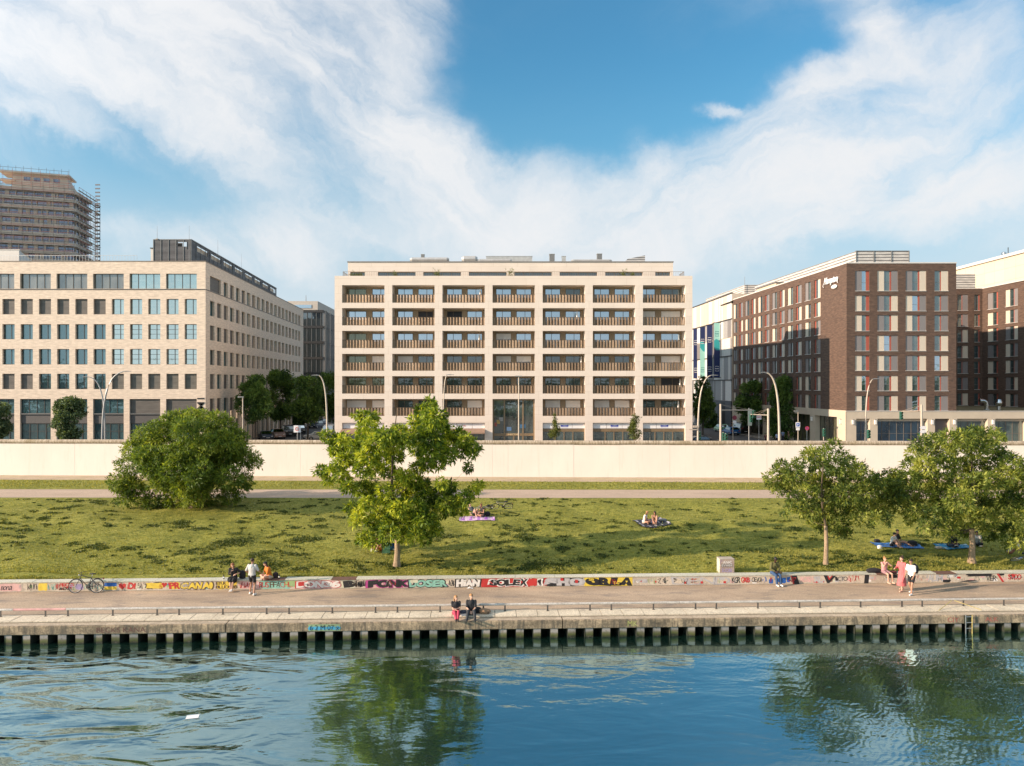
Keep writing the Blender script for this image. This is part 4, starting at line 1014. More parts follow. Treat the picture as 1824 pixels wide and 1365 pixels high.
cnt = 0
for (a, e, c0, c1), rr, k in wl_:
    if rr == 'shop':
        mbw = MB()
        fo = inst('shopfront', win_frame_me(e-a, c1-c0, (.27, .52, .8), (.72,), .08), mDarkF, ob, loc_M(fl, a, .3, c0, ob)); inst('pane', rect_me(e-a-.02, c1-c0-.02), gTeal, fo, Matrix.Translation((.01, .05, .01)))
        inst('fascia_panel', rect_me(e-a, ZL(737)-c1, .1), M_('fascia_grey', (.085, .080, .075), .6), ob, loc_M(fl, a, .22, c1, ob)); inst('ledge', rect_me(e-a, .1, .3), mGreyF, ob, loc_M(fl, a, .03, ZL(737)-.1, ob)); continue
    rd = random.random()
    g_ = gTeal
    bl = blindfor(rr, k, rd)
    if rr == 0 and k <= 4: g_ = gSky
    if rr == 1 and k <= 4 or rr == 2 and k <= 4: g_ = gSky
    if rr == 3 and k <= 4: bl = mBlinC
    if rr == 'low' and k < 3 and bl is None and k == 2: bl = None
    if rr == 'top': g_ = gSky if k < 2 else glass_mat('glass_brown_blinds', (.075, .07, .055), .10, var=.6)
    dr = 1.0
    if bl is mBlind2: dr = .999
    muls = (.25, .5, .75) if rr in ('top', 'low') else (.62,)
    if bl is not None and rr in (1, 2) and k <= 4:
        fo = make_window(ob, fl, a, .30, c0, e-a, c1-c0, mDarkF, g_, muls, (.35, .65), None, .06)
    elif rr == 'top' and k < 2:
        make_window(ob, fl, a, .30, c0, e-a, c1-c0, mDarkF, g_, muls, (), None, .06)
    else: make_window(ob, fl, a, .30, c0, e-a, c1-c0, mDarkF, g_, muls, (), bl, .06, dr)
    cnt += 1
far = MB(); far2 = MB()
sw_l.sort(key=lambda z: z[2])
for (a, e, c0, c1), rr, k in sw_l:
    if k <= 5:
        make_window(ob, fs, a, .30, c0, e-a, c1-c0, mDarkF, gTeal if (k+rr) % 3 else gDark, () if rr == 6 else (.5,), (), mBlind if ((k*7+rr*3) % 5 in (0, 1, 2) and rr < 6) else None, .06)
    else:
        far.quad(fs.p(a, .34, c0), fs.p(e, .34, c0), fs.p(e, .34, c1), fs.p(a, .34, c1), (k*5+rr*3) % 3)
        for z_ in (c0+.03, c1-.03): far.box(a, .28, z_-.03, e, .33, z_+.03, fs.M, 3)
        far.box((a+e)/2-.03, .28, c0, (a+e)/2+.03, .33, c1, fs.M, 3)
stuff(far.build('window', [gTeal, gDark, mBlind, mDarkF], ob))
me = text_mesh('BM1', ZL(706)-ZL(738), .95, .01, .03)
link('sign_text', me, mBlack, ob, Matrix.Translation(-Vector(ob.location)) @ Matrix.Translation((ul(363.9)+fl.O.x+.0, DL-.02, ZL(741))) @ Matrix.Rotation(R(-90), 4, 'Y'))
# roof screen house
sc_ = thing('roof_screen', 'dark perforated metal plant enclosure on the office block roof', 'roof plant', (at(300, 500, 102).x, 102, LROOF))
D2 = 102.0; x0 = at(273.5, 0, D2).x; x1 = at(340.5, 0, D2).x; zt2 = at(0, 427, D2).z
fr_ = Face((x0, D2, 0), (1, 0, 0), (0, 1, 0)); Ue = Vector((-.095, 1, 0)).normalized(); frs = Face((x1, D2, 0), Ue, (-Ue.y, Ue.x, 0))
mb = MB(); hh = [((at(317, 0, D2).x-x0), (at(333, 0, D2).x-x0), zt2-1.0, zt2-.35)]
holes_wall(mb, fr_, 0, x1-x0, LROOF, zt2, hh, .05); holes_wall(mb, frs, 0, 52, LROOF, zt2, [(2.5+6.3*k, 7.2+6.3*k, zt2-1.25, zt2-.4) for k in range(8)], .1)
mb.quad(fr_.p(0, 0, LROOF), fr_.p(0, 30, LROOF), fr_.p(0, 30, zt2), fr_.p(0, 0, zt2)); mb.build('screen', mMesh, sc_)
mb = MB()
for k in range(6): mb.box(*fr_.p((x1-x0)*k/5-.04, -.06, LROOF), *fr_.p((x1-x0)*k/5+.04, -.005, zt2+.03))
mb.box(*fr_.p(0, -.055, zt2-.05), *fr_.p(x1-x0, -.004, zt2+.05)); mb.box(0, -.08, zt2-.05, 52, -.01, zt2+.06, frs.M)
for k in range(26): mb.box(2*k, -.07, LROOF, 2*k+.06, -.01, zt2, frs.M)
mb.build('frame', mGreyF, sc_)
mb = MB(); mb.quad(frs.p(0, .6, zt2-1.4), frs.p(52, .6, zt2-1.4), frs.p(52, .6, zt2-.3), frs.p(0, .6, zt2-.3)); mb.build('inner_duct', M_('cream_duct', (.52, .45, .34), .5), sc_)
mb = MB(); mb.box(x0+.3, D2+.5, LROOF, x1-1.5, D2+.6, zt2-.4); mb.build('inner_wall', M_('plant_wall_brown', (.12, .10, .085), .8), sc_)
sh_ = thing('roof_cabin', 'small white roof cabin with dark cap left of the dark screen', 'cabin', (at(270, 0, 103).x, 103, LROOF))
MB().box(at(268.5, 0, 103).x, 103, LROOF, at(273, 0, 103).x, 106, at(0, 443, 103).z).build('casing', mRoofW, sh_)
MB().box(at(267.5, 0, 103).x, 102.9, at(0, 443, 103).z, at(273.2, 0, 103).x, 106.1, at(0, 441.5, 103).z).build('cap', mDarkF, sh_)
pb = thing('roof_penthouse', 'white metal roof penthouse with sloping right end at the far left', 'penthouse', (at(0, 0, 100).x, 100, LROOF))
mb = MB(); xa = at(-60, 0, 100).x; xb = at(34, 0, 100).x; xc = at(84, 0, 118).x
za = at(0, 446, 100).z
mb.box(xa, 100, LROOF, xb, 100.1, za); mb.poly([(xb, 100, LROOF), (xc, 118, LROOF), (xc, 118, za-.3), (xb, 100, za)]); mb.poly([(xa, 100, za), (xb, 100, za), (xc, 118, za-.3), (xa, 118, za-.3)]); mb.build('casing', mRoofW, pb)
mb = MB(); mb.box(xa, 99.95, za, xb+.1, 100.2, za+.10); mb.build('edge', mRoofW, pb)
rr_ = thing('roof_railing', 'thin white railing along the flat roof of the office block', 'railing', (at(170, 0, 98).x, 98, LROOF))
def railing(par, x0, x1, y, z0, h, step=.5, mat=mSteel):
    mb = MB(); n = max(2, int((x1-x0)/step))
    for i in range(n+1): mb.box(x0+(x1-x0)*i/n-.012, y-.012, z0, x0+(x1-x0)*i/n+.012, y+.012, z0+h)
    mb.box(x0, y-.02, z0+h, x1, y+.02, z0+h+.05); mb.build('rail', mat, par)
railing(rr_, at(-20, 0, 99).x, at(244, 0, 99).x, 99, LROOF, at(0, 455.5, 99).z-LROOF, .42)
mast('roof_mast', 'thin mast at the left front of the dark roof screen', 280, 402, 102, zt2); mast('roof_mast', 'thin mast at the right front corner of the dark roof screen', 337, 402, 101.9, LROOF, .04)
mast('roof_mast', 'short mast over the middle of the office side roof', 388, 428, 112, zt2-.5); mast('roof_mast', 'short mast towards the back of the office side roof', 430, 452, 124, LROOF)

# ================================================================ DARK GLASS BLOCK BEHIND
db = thing('glass_office', 'dark glass office block with pale set back top floors down the left street', 'building', (at(560, 0, 168).x, 168, 1.2))
DD = 168.0; ZD = lambda py: CZ-(py-685)*DD/F; xr = at(575.6, 0, DD).x; xl = at(505, 0, DD).x
ff_ = Face((xl, DD, 0), (1, 0, 0), (0, 1, 0)); Us = Vector((-.055, 1, 0)).normalized(); fsd = Face((xr, DD, 0), Us, (-Us.y, Us.x, 0))
fy = [553, 581, 608.5, 636.5, 664, 691.5, 719, 747]
mb = MB(); mb.quad(ff_.p(0, .3, 1.2), ff_.p(xr-xl, .3, 1.2), ff_.p(xr-xl, .3, ZD(553)), ff_.p(0, .3, ZD(553))); mb.quad(fsd.p(.3, .3, 1.2), fsd.p(60, .3, 1.2), fsd.p(60, .3, ZD(553)), fsd.p(.3, .3, ZD(553)))
mb.build('glazing', glass_mat('glass_block', (.012, .018, .022), .14, var=.8, wob=.15), db)
mb = MB()
for y_ in fy:
    z = ZD(y_); mb.box(*ff_.p(0, -.1, z-.5), *ff_.p(xr-xl+.1, .28, z+.05)); mb.box(.3, -.1, z-.5, 60, .28, z+.05, fsd.M)
mb.build('floor_band', M_('dark_metal_band', (.045, .045, .045), .5, .3), db)
mb = MB()
for k in range(44): mb.box(1.4*k+.2, -.25, 1.2, 1.4*k+.36, .25, ZD(553), fsd.M)
mb.build('fin', M_('pale_fin', (.36, .34, .31), .6), db)
mb = MB()
for k in range(12): mb.box(*ff_.p(1.1*k, .0, 1.2), *ff_.p(1.1*k+.08, .27, ZD(553)))
mb.build('mullion', mGreyF, db)
mb = MB(); z0 = ZD(553)+.05; z1 = ZD(534); A = ff_.p
xq = at(566, 0, 171).x
mb.box(xl, 171, z0, xq, 171.2, z1); mb.poly([(xq, 171, z0), (xq-2.5, 225, z0), (xq-2.5, 225, z1), (xq, 171, z1)]); mb.poly([(xl, 171, z1), (xq, 171, z1), (xq-2.5, 225, z1), (xl, 225, z1)]); mb.build('penthouse_wall', M_('penthouse_cladding', (.50, .45, .38), .7), db)
mb = MB(); mb.box(xl, 170.9, z0+.8, xq-1.5, 170.97, z1-.9); mb.build('penthouse_window', gSky2, db)
mb = MB(); mb.box(xl, DD-.1, z0-.05, xr+.1, 171, z0+.04); mb.box(0, 0, z0-.05, 60, 6, z0+.04, fsd.M); mb.build('terrace', mRoof, db)
mast('roof_mast', 'twin thin flue standing on the glass block roof', 545, 526, 175, z1, .12)

# ================================================================ SCAFFOLDED TOWER
TD = 250.0; tw = thing('scaffolded_tower', 'unfinished concrete tower wrapped in scaffolding with red guard rails', 'tower', (at(100, 0, TD).x, TD, 1.2))
Tc = at(134, 685, TD); ZT = lambda py: CZ-(py-685)*TD/F
Uf = Vector((3.1, 1, 0)).normalized(); ft1 = Face((Tc.x, Tc.y, 0), Uf, (-Uf.y, Uf.x, 0))      # u<0 runs left
Ub = Vector((-.188, 1, 0)).normalized(); ft2 = Face((Tc.x, Tc.y, 0), Ub, (-Ub.y, Ub.x, 0))
pitch = 15.6*TD/F; ztop = ZT(339.5); nfl = 20; LF = 44; LB = 15.5
mT = M_('raw_concrete', (.64, .55, .45), .9, 0, .10, .4); mTg = glass_mat('tower_glass', (.05, .06, .075), .16, var=.9, refl=(.6, .75, 1))
mb = MB(); mb.quad(ft1.p(-LF, 1.4, 1.2), ft1.p(-1.2, 1.4, 1.2), ft1.p(-1.2, 1.4, ztop), ft1.p(-LF, 1.4, ztop)); mb.quad(ft2.p(1.2, 1.2, 1.2), ft2.p(LB, 1.2, 1.2), ft2.p(LB, 1.2, ztop), ft2.p(1.2, 1.2, ztop)); mb.build('glazing', mTg, tw)
for k in range(nfl):
    z = ztop-pitch*k; mb = MB()
    mb.poly([ft1.p(-LF, 0, z), ft1.p(-1.0, 0, z), ft2.p(1.0, 0, z), ft2.p(LB, 0, z), ft2.p(LB, 0, z-1.15), ft2.p(1.0, 0, z-1.15), ft1.p(-1.0, 0, z-1.15), ft1.p(-LF, 0, z-1.15)][:0] or [ft1.p(-LF, 0, z), ft1.p(-1.0, 0, z), ft1.p(-1.0, 0, z-1.15), ft1.p(-LF, 0, z-1.15)])
    mb.quad(ft1.p(-1, 0, z), ft2.p(1, 0, z), ft2.p(1, 0, z-1.15), ft1.p(-1, 0, z-1.15)); mb.quad(ft2.p(1, 0, z), ft2.p(LB, 0, z), ft2.p(LB, 0, z-1.15), ft2.p(1, 0, z-1.15))
    for zz in (z, z-1.15): mb.poly([ft1.p(-LF, 0, zz), ft1.p(-1, 0, zz), ft2.p(1, 0, zz), ft2.p(LB, 0, zz), ft2.p(LB, 3, zz), ft1.p(-LF, 3, zz)])
    mb.build('floor_slab', mT, tw)
mb = MB()
for k in range(nfl):
    z = ztop-pitch*k-1.15
    rd = random.Random(k)
    u = -LF
    while u < -2:
        w = rd.choice((.25, .5, 1.2)); mb.box(u, 1.1, z-pitch+1.15, u+w, 1.38, z, ft1.M); u += rd.choice((1.6, 2.3, 3.1))
    for u in (3, 6, 9, 12): mb.box(u, .9, z-pitch+1.15, u+.5, 1.18, z, ft2.M)
stuff(mb.build('pier', mT, tw))
mb = MB(); mb2 = MB(); mb3 = MB()
for f_, a, e in ((ft1, -LF, .0), (ft2, 0, LB+1)):
    n = int((e-a)/3.0)
    for i in range(n+1):
        u = a+(e-a)*i/n
        mb.box(u-.045, -1.3, 1.2, u+.045, -1.21, ztop+(1.6 if f_ is ft1 else 1.2), f_.M)
        if i % 2: mb.box(u-.03, -.4, 1.2, u+.03, -.34, ztop+.6, f_.M)
    for k in range(int(nfl*1.5)):
        z = ztop-pitch*.667*k+.2
        mb3.box(a, -1.30, z-.07, e, -.75, z, f_.M)
        mb2.box(a, -1.36, z+.88, e, -1.30, z+1.0, f_.M); 
        if k % 2: mb2.box(a, -1.36, z+.42, e, -1.30, z+.52, f_.M)
mb.build('scaffold_tube', M_('scaffold_steel', (.22, .19, .16), .5, .3), tw); mb2.build('guard_rail', M_('scaffold_red', (.55, .20, .14), .7), tw); mb3.build('scaffold_deck', M_('scaffold_deck', (.42, .34, .26), .9), tw)
# roof storey with cantilever slab
mb = MB(); zz = ztop+5.1; 
mb.poly([ft1.p(-20.0, 3.2, ztop), ft1.p(-3, 3.2, ztop), ft1.p(-3, 3.2, zz), ft1.p(-20.0, 3.2, zz)]); mb.poly([ft1.p(-3, 3.2, ztop), ft2.p(11, 3.0, ztop), ft2.p(11, 3.0, ztop+1.2), ft1.p(-3, 3.2, zz)])
mb.build('crown_wall', mT, tw)
mb = MB(); mb.box(-23.5, 1.2, zz, -2, 10, zz+.5, ft1.M); mb.box(-23.5, 2.2, zz-2.6, -19, 8, zz-2.2, ft1.M); mb.build('crown_slab', mT, tw)
mb = MB()
for k in range(8): mb.box(-22+k*2.8, .6, ztop-.2, -21.92+k*2.8, .68, zz+1.2, ft1.M)
for z_ in (ztop+1.0, ztop+2.4, ztop+3.8): mb.box(-22.4, .55, z_, -1, .62, z_+.12, ft1.M)
mb.build('guard_rail', M_('scaffold_red', (.55, .20, .14), .7), tw)
mb = MB()
for k in range(4): mb.box(-16.5+k*3, 3.1, zz-2.2, -14.6+k*3, 3.18, zz-.9, ft1.M)
mb.build('opening', mTg, tw)
mb = MB()
for k in range(10): mb.box(-23+k*2.3, 1.3, zz+.5, -22.93+k*2.3, 1.37, zz+2.4, ft1.M)
mb.box(-23.2, 1.3, zz+1.6, -2.2, 1.36, zz+1.7, ft1.M); mb.box(-23.4, 1.25, zz+.45, -2.0, 1.4, zz+.55, ft1.M); mb.build('scaffold_tube', MAT['scaffold_steel'], tw)
mb = MB(); hx = ft2.p(LB+.5, -1.5, 0)
for k in range(60):
    z = 1.2+k*1.42; mb.box(hx.x-.9, hx.y, z, hx.x+.9, hx.y+.12, z+.5 if k % 1 == 0 else z)
for dx in (-.9, .8): mb.box(hx.x+dx, hx.y, 1.2, hx.x+dx+.14, hx.y+.14, ZT(342))
mb.build('hoist_mast', M_('hoist_steel', (.14, .14, .15), .5, .3), tw)
mb = MB()
for k in range(14):
    z = ztop-pitch*k-1.2; mb.poly([ft2.p(LB-1, -1.2, z), ft2.p(LB+.6, -2.6, z-.35), ft2.p(LB+.6, -2.6, z-.5), ft2.p(LB-1, -1.2, z-.25)])
    mb.box(LB-2, -2.7, z-.5, LB+.3, -1.3, z-.36, ft2.M)
mb.build('loading_platform', mT, tw)

# ================================================================ HOTEL
DH = 98.0; KH = DH/F; XH = lambda px: (px-912)*KH; ZH = lambda py: CZ-(py-685)*KH
mBrickH = brick_mat('brown_brick', (.086, .049, .033), (.138, .080, .052), (.095, .072, .055), .52, .10, .5, .010, .25, .3)
ho = thing('hotel_building', 'brown brick corner hotel with cream and grey window panels and script sign on the right', 'building', (XH(1600), DH, 1.3))
HR = ZH(469.5); HB = ZH(733)
fh = Face((XH(1508), DH, 0), (1, 0, 0), (0, 1, 0)); uh = lambda px: XH(px)-XH(1508); HW = uh(1703.3)
cols = [(1523.5, 1548.6, 'pg'), (1563, 1599.6, 'pgp'), (1613.3, 1650, 'pgp'), (1664.8, 1689.3, 'gp')]
rowsH = [(482.5, 518.5), (526.7, 554.2), (561.7, 589.7), (598, 625.3), (633.7, 660.5), (669.7, 696.5), (705.3, 732)]
pats = ['GCCGCCC', ['CG', 'GC', 'GC', 'CG', 'CG', 'GC', 'GC'], ['GC', 'CG', 'CG', 'GC', 'GC', 'CG', 'GC'], 'CGGCCGG']
mPC = M_('panel_cream', (.58, .50, .39), .7, 0, .03, 1); mPG = M_('panel_grey', (.21, .19, .18), .6, 0, .04, 1); mPR = M_('panel_orange', (.36, .085, .055), .6, 0, .04, 1)
holes = []; hw = []
for ci, (a, e, kind) in enumerate(cols):
    for r, (t0, t1) in enumerate(rowsH):
        h = (uh(a), uh(e), ZH(t1), ZH(t0)); holes.append(h); pt = pats[ci][r]; hw.append((h, kind, pt))
mb = MB(); holes_wall(mb, fh, 0, HW, HB, HR, holes, .3)
Uq = Vector((840-912, F, 0)).normalized(); HL = 42.5
Oq = fh.O+Uq*HL
fq = Face((Oq.x, Oq.y, 0), -Uq, (Uq.y, -Uq.x, 0))        # u runs towards the camera
qh = []; qw_ = []
for k in range(12):
    t_near = 7.35+3.02*k; u0 = HL-t_near-1.88; u1 = HL-t_near
    for r, (t0, t1) in enumerate(rowsH):
        h = (u0, u1, ZH(t1), ZH(t0)); qh.append(h)
        # orientation alternates along the row, panel colours in pairs
        kd = 'rgp' if k % 2 == 0 else 'pgr'
        qw_.append((h, kd, 'C' if ((k*3+r*5+(k//2)*r) % 4) in (0, 1) else 'G', k))
HLV = 1.2
holes_wall(mb, fq, 0, HL, ZH(741), HR, qh, .3)
mb.quad(fh.p(HW, 0, HB), fh.p(HW, 30, HB), fh.p(HW, 30, HR), fh.p(HW, 0, HR)); mb.quad(fq.p(0, 0, 1.2), fq.p(0, 26, 1.2), fq.p(0, 26, HR), fq.p(0, 0, HR))
# courtyard back and wing
DK = 124.0; XK = lambda px: (px-912)*DK/F; fk = Face((XH(1703.3), DK, 0), (1, 0, 0), (0, 1, 0)); KW = XK(1750)-fk.O.x; kh = []; kw = []
sc_r = lambda t: 685+(t-685)*DH/DK
for r, (t0, t1) in enumerate(rowsH):
    for (a, e, kd) in ((1705.5, 1724.5, 'gp'), (1735.5, 1745.5, 'g')):
        h = (XK(a)-fk.O.x, XK(e)-fk.O.x, ZH(t1), ZH(t0)); kh.append(h); kw.append((h, kd, 'G' if r not in (2, 3, 6) else 'C'))
holes_wall(mb, fk, 0, KW, HB, HR, kh, .3)
Ow = Vector((XK(1750), DK, 0)); fw = Face(Ow, (0, -1, 0), (1, 0, 0)); wh = []; ww = []
fw = Face((Ow.x, DK, 0), (.012, -1, 0), (1, .012, 0))
for k in range(5):
    for r, (t0, t1) in enumerate(rowsH):
        u0 = 1.3+4.35*k; h = (u0, u0+(2.9 if k else 2.6), ZH(t1), ZH(t0)); wh.append(h); ww.append((h, 'pgp' if k else 'pg', ('CG' if (r+k) % 3 else 'GC')))
holes_wall(mb, fw, 0, 26, HB, HR, wh, .3)
mb.build('wall', mBrickH, ho)
mb = MB(); mb.poly([fh.p(0, .1, HR-.04), fh.p(HW, .1, HR-.04), fh.p(HW, 26, HR-.04), (Ow.x, DK, HR-.04), (Ow.x, 98, HR-.04), (Ow.x+25, 98, HR-.04), (Ow.x+25, 150, HR-.04), (Oq.x, 150, HR-.04), (Oq.x, Oq.y, HR-.04)]); mb.build('roof', mRoof, ho)
mb = MB(); mb.box(*fh.p(-.05, -.05, HR), *fh.p(HW+.05, .4, HR+.16)); mb.box(0, -.05, HR+.002, HL, .4, HR+.162, fq.M); mb.box(0, -.05, HR, KW, .4, HR+.15, fk.M); mb.box(0, -.05, HR+.003, 26, .4, HR+.153, fw.M); mb.build('coping', mRoofW, ho)
def hotel_window(par, fc_, h, kind, pat, glass=gCurt):
    a, e, c0, c1 = h; w = e-a; hh = c1-c0
    g0, g1, r0, r1 = {'pg': (.475, .80, .80, 1.0), 'gp': (0, .44, .44, .50), 'pgp': (.335, .62, .62, .69), 'g': (0, .8, .8, 1.0), 'rgp': (.15, .52, 0, .15), 'pgr': (.50, .84, .84, 1.0)}[kind]
    fo = inst('window', win_frame_me(round(w*(g1-g0), 2), round(hh, 2), (), (.42,), .05, .07), mGreyF, par, loc_M(fc_, a+g0*w, .16, c0, par))
    inst('pane', rect_me(w*(g1-g0)-.02, hh-.02), glass, fo, Matrix.Translation((.01, .04, .01)))
    mats = {'C': mPC, 'G': mPG}
    inst('reveal_panel', rect_me(w*(r1-r0), hh, .02), mPR, fo, Matrix.Translation((w*(r0-g0), -.02, 0)))
    if kind[0] == 'p': inst('cladding_panel', rect_me(w*g0, hh, .03), mats[pat[0]], fo, Matrix.Translation((-w*g0, -.08, 0)))
    if kind[-1] == 'p': k1 = max(g1, r1); inst('cladding_panel', rect_me(w*(1-k1), hh, .03), mats[pat[-1]], fo, Matrix.Translation((w*(k1-g0), -.08, 0)))
    inst('sill', rect_me(w+.04, .05, .10), mRoofW, fo, Matrix.Translation((-w*g0-.02, -.22, -.04)))
for i, (h, kd, pt) in enumerate(hw): hotel_window(ho, fh, h, kd, pt, gCurt if i % 5 else gSky2)
def mirror_kind(k): return k
farh = MB()
for i, (h, kd, pt, k) in enumerate(qw_):
    if k <= 6: hotel_window(ho, fq, h, kd, pt, gCurt if (i % 4) else gDark)
    else:
        a, e, c0, c1 = h; w = e-a; L = kd == 'pgr'
        def seg(f0, f1, y0, mi): farh.box(a+w*f0, y0, c0, a+w*f1, y0+.02, c1, fq.M, mi)
        if L: seg(0, .5, .08, 1 if pt == 'C' else 2); seg(.5, .84, .18, 0); seg(.84, 1, .14, 3)
        else: seg(0, .15, .14, 3); seg(.15, .52, .18, 0); seg(.52, 1, .08, 1 if pt == 'C' else 2)
stuff(farh.build('window', [gCurtD, mPC, mPG, mPR], ho))
for i, (h, kd, pt) in enumerate(kw): hotel_window(ho, fk, h, kd, pt+pt, gCurtD)
for i, (h, kd, pt) in enumerate(ww):
    if h[0] < 17: hotel_window(ho, fw, h, kd, pt, gCurtD)
# ground floor podium
gx0 = uh(1508); GE = uh(1980)
ph = [(uh(1524.5), uh(1549), 1.35, ZH(746)), (uh(1562.5), uh(1651.5), 1.35, ZH(746)), (uh(1664.5), uh(1690.5), 1.35, ZH(746)), (uh(1704), uh(1758.5), 1.35, ZH(746)), (uh(1772), uh(1826.5), 1.35, ZH(746)), (uh(1840), uh(1890), 1.35, ZH(746))]
mb = MB(); holes_wall(mb, Face(fh.p(0, -.12, 0), fh.U, fh.W), -.12, GE, 1.2, HB, ph, .8)
sdh = [(HL-4.4-5.0, HL-3.2-.9, 1.35, ZH(746)), (HL-16.0, HL-10.6, 1.35, ZH(746)), (HL-26, HL-18.5, 1.35, ZH(746)), (HL-36, HL-28, 1.35, ZH(746))]
sdh = [(HL-8.9, HL-2.4, 1.35, ZH(744.5)), (HL-17.5, HL-10.4, 1.35, ZH(744.5)), (HL-26, HL-19.5, 1.35, ZH(744.5)), (HL-35, HL-28, 1.35, ZH(744.5))]
fqp = Face(fq.p(0, -.12, 0), fq.U, fq.W); holes_wall(mb, fqp, 0, HL, 1.2, ZH(731.6), sdh, .9)
mb.quad(fqp.p(0, 0, HB+.1), fqp.p(HL, 0, HB+.1), fqp.p(HL, .12, HB+.1), fqp.p(0, .12, HB+.1))
mb.build('podium_wall', mPodium, ho)
mb = MB(); mb.quad(fh.p(HW, .2, HB-.02), fh.p(GE, .2, HB-.02), fh.p(GE, 28, HB-.02), fh.p(HW, 28, HB-.02)); mb.build('green_roof', M_('sedum_roof', (.14, .12, .06), .95, 0, .4, .8), ho)
mb = MB(); mb.box(*fh.p(-.15, -.18, HB), *fh.p(GE, -.02, HB+.07)); mb.build('podium_edge', mRoofW, ho)
gLobby = glass_mat('glass_restaurant', (.012, .028, .045), .14, var=.8, refl=(.6, .8, 1), wob=.02)
for i, (a, e, c0, c1) in enumerate(ph):
    w = e-a; F2 = Face(fh.p(0, -.12, 0), fh.U, fh.W)
    if i == 2:
        do = inst('door', rect_me(w, c1-c0, .08), M_('door_grey', (.12, .10, .09), .6, 0, .05, 2), ho, loc_M(F2, a, .6, c0, ho)); inst('notice', rect_me(.2, .3, .01), mRoofW, do, Matrix.Translation((.25, -.02, 1.6))); inst('handle', rect_me(.05, .3, .05), mChrome, do, Matrix.Translation((w-.3, -.05, 1.2))); continue
    mu = {0: (.5,), 1: (.13, .28, .43, .57, .72, .86)}.get(i, (.22, .44, .66, .88))
    fo = inst('window', win_frame_me(w, c1-c0, mu, (.26, .52,), .06), M_('frame_taupe', (.17, .14, .11), .5, .2), ho, loc_M(F2, a, .62, c0, ho))
    inst('pane', rect_me(w-.02, c1-c0-.02), gLobby if i < 3 else gCurt, fo, Matrix.Translation((.01, .05, .01)))
    inst('blind_box', rect_me(w, .38, .2), mPodium, fo, Matrix.Translation((0, -.15, c1-c0-.38)))
for i, (a, e, c0, c1) in enumerate(sdh):
    fo = inst('window', win_frame_me(e-a, c1-c0, (.2, .42, .6, .8), (.62,), .07), mDarkF, ho, loc_M(fqp, a, .8, c0, ho)); inst('pane', rect_me(e-a-.02, c1-c0-.02), glass_mat('glass_hotel_lobby', (.06, .055, .03), .14, var=1.0, wob=.02), fo, Matrix.Translation((.01, .05, .01)))
mb_l = cached('wl', lambda: MB().box(-.12, -.22, 0, .12, 0, .62).mesh('wall_lamp')); mLampW = M_('lamp_white', (.75, .72, .66), .5)
for px in (1518, 1558, 1659, 1698.5, 1767):
    lo = inst('wall_lamp', mb_l, mLampW, ho, loc_M(fh, uh(px), -.125, ZH(756), ho)); inst('cap', cached('wlc', lambda: MB().box(-.14, -.24, .62, .14, 0, .68).mesh('cap')), mGreyF, lo)
for t_ in (1.2, 9.6, 18.5): 
    lo = inst('wall_lamp', mb_l, mLampW, ho, loc_M(fq, HL-t_, -.125, ZH(756), ho)); inst('cap', _mc['wlc'], mGreyF, lo)
# script sign on the side wall
sgm = text_mesh('Hampton', 3.9, 1.25, .022, .12, .35); sl = thing('hotel_sign', 'white script lettering with small oval below high on the brown brick side wall', 'sign', tuple(fq.p(HL-5.6, -.1, ZH(500))))
Ms = Matrix.Translation(-Vector(sl.location)) @ fq.M @ Matrix.Translation((HL-6.0, -.08, 0))
link('lettering', sgm, M_('sign_letter_white', (.85, .83, .80), .4), sl, Ms @ Matrix.Translation((0, 0, ZH(501))))
mb = MB(); mb.ball((2.9, -.08, ZH(505.5)), (.85, .10, .30), 20, 8, fq.M @ Matrix.Translation((HL-6.0, -.08, 0))); mb.build('oval_plate', M_('plate_white', (.7, .66, .62), .4), sl, True)
mb = MB(); 
for a_, b_ in ((-.12, .0), (3.95, .15)): mb.tube([(a_, -.1, ZH(502)+b_), (a_-.15, -.1, ZH(499)+b_), (a_+.05, -.1, ZH(495)+b_)], .045, 6, True, fq.M @ Matrix.Translation((HL-6.0, -.08, 0)))
mb.build('flourish', MAT['sign_letter_white'], sl)
# hotel roof louvres
lv = thing('roof_louvres', 'pale louvred plant screen along the hotel roof', 'roof plant', (XH(1570), 100.5, HR))
zl = at(0, 447.5, 100.5).z; xa = at(1525, 0, 100.5).x; xb = at(1619, 0, 100.5).x
mLv = stripes_mat('louvre_pale', (.17, .16, .15), (.62, .58, .52), .42)
mb = MB(); mb.box(xa, 100.5, HR+.25, xb, 100.8, zl); mb.quad((xb, 100.5, HR+.25), (xb-1.5, 128, HR+.25), (xb-1.5, 128, zl), (xb, 100.5, zl)); mb.quad((xa, 100.5, HR+.25), (xa-2.2, 136, HR+.25), (xa-2.2, 136, zl), (xa, 100.5, zl)); mb.build('louvre', mLv, lv)
mb = MB()
for k in range(4): mb.box(xa+(xb-xa)*k/3-.06, 100.42, HR, xa+(xb-xa)*k/3+.06, 100.49, zl+.04)
mb.box(xa, 100.44, zl, xb, 100.9, zl+.06); mb.build('frame', mGreyF, lv)
lv2 = thing('roof_louvres', 'grey louvred box on the recessed middle roof of the hotel', 'roof plant', (XK(1722), 125, HR)); mb = MB(); mb.box(fk.O.x, 125, HR+.1, XK(1744), 129, at(0, 488.5, 125).z); mb.build('louvre', mLv, lv2)
MB().box(fk.O.x+.1, 124.9, HR, XK(1743.5), 129.1, HR+.1).build('plinth', mDarkF, lv2)
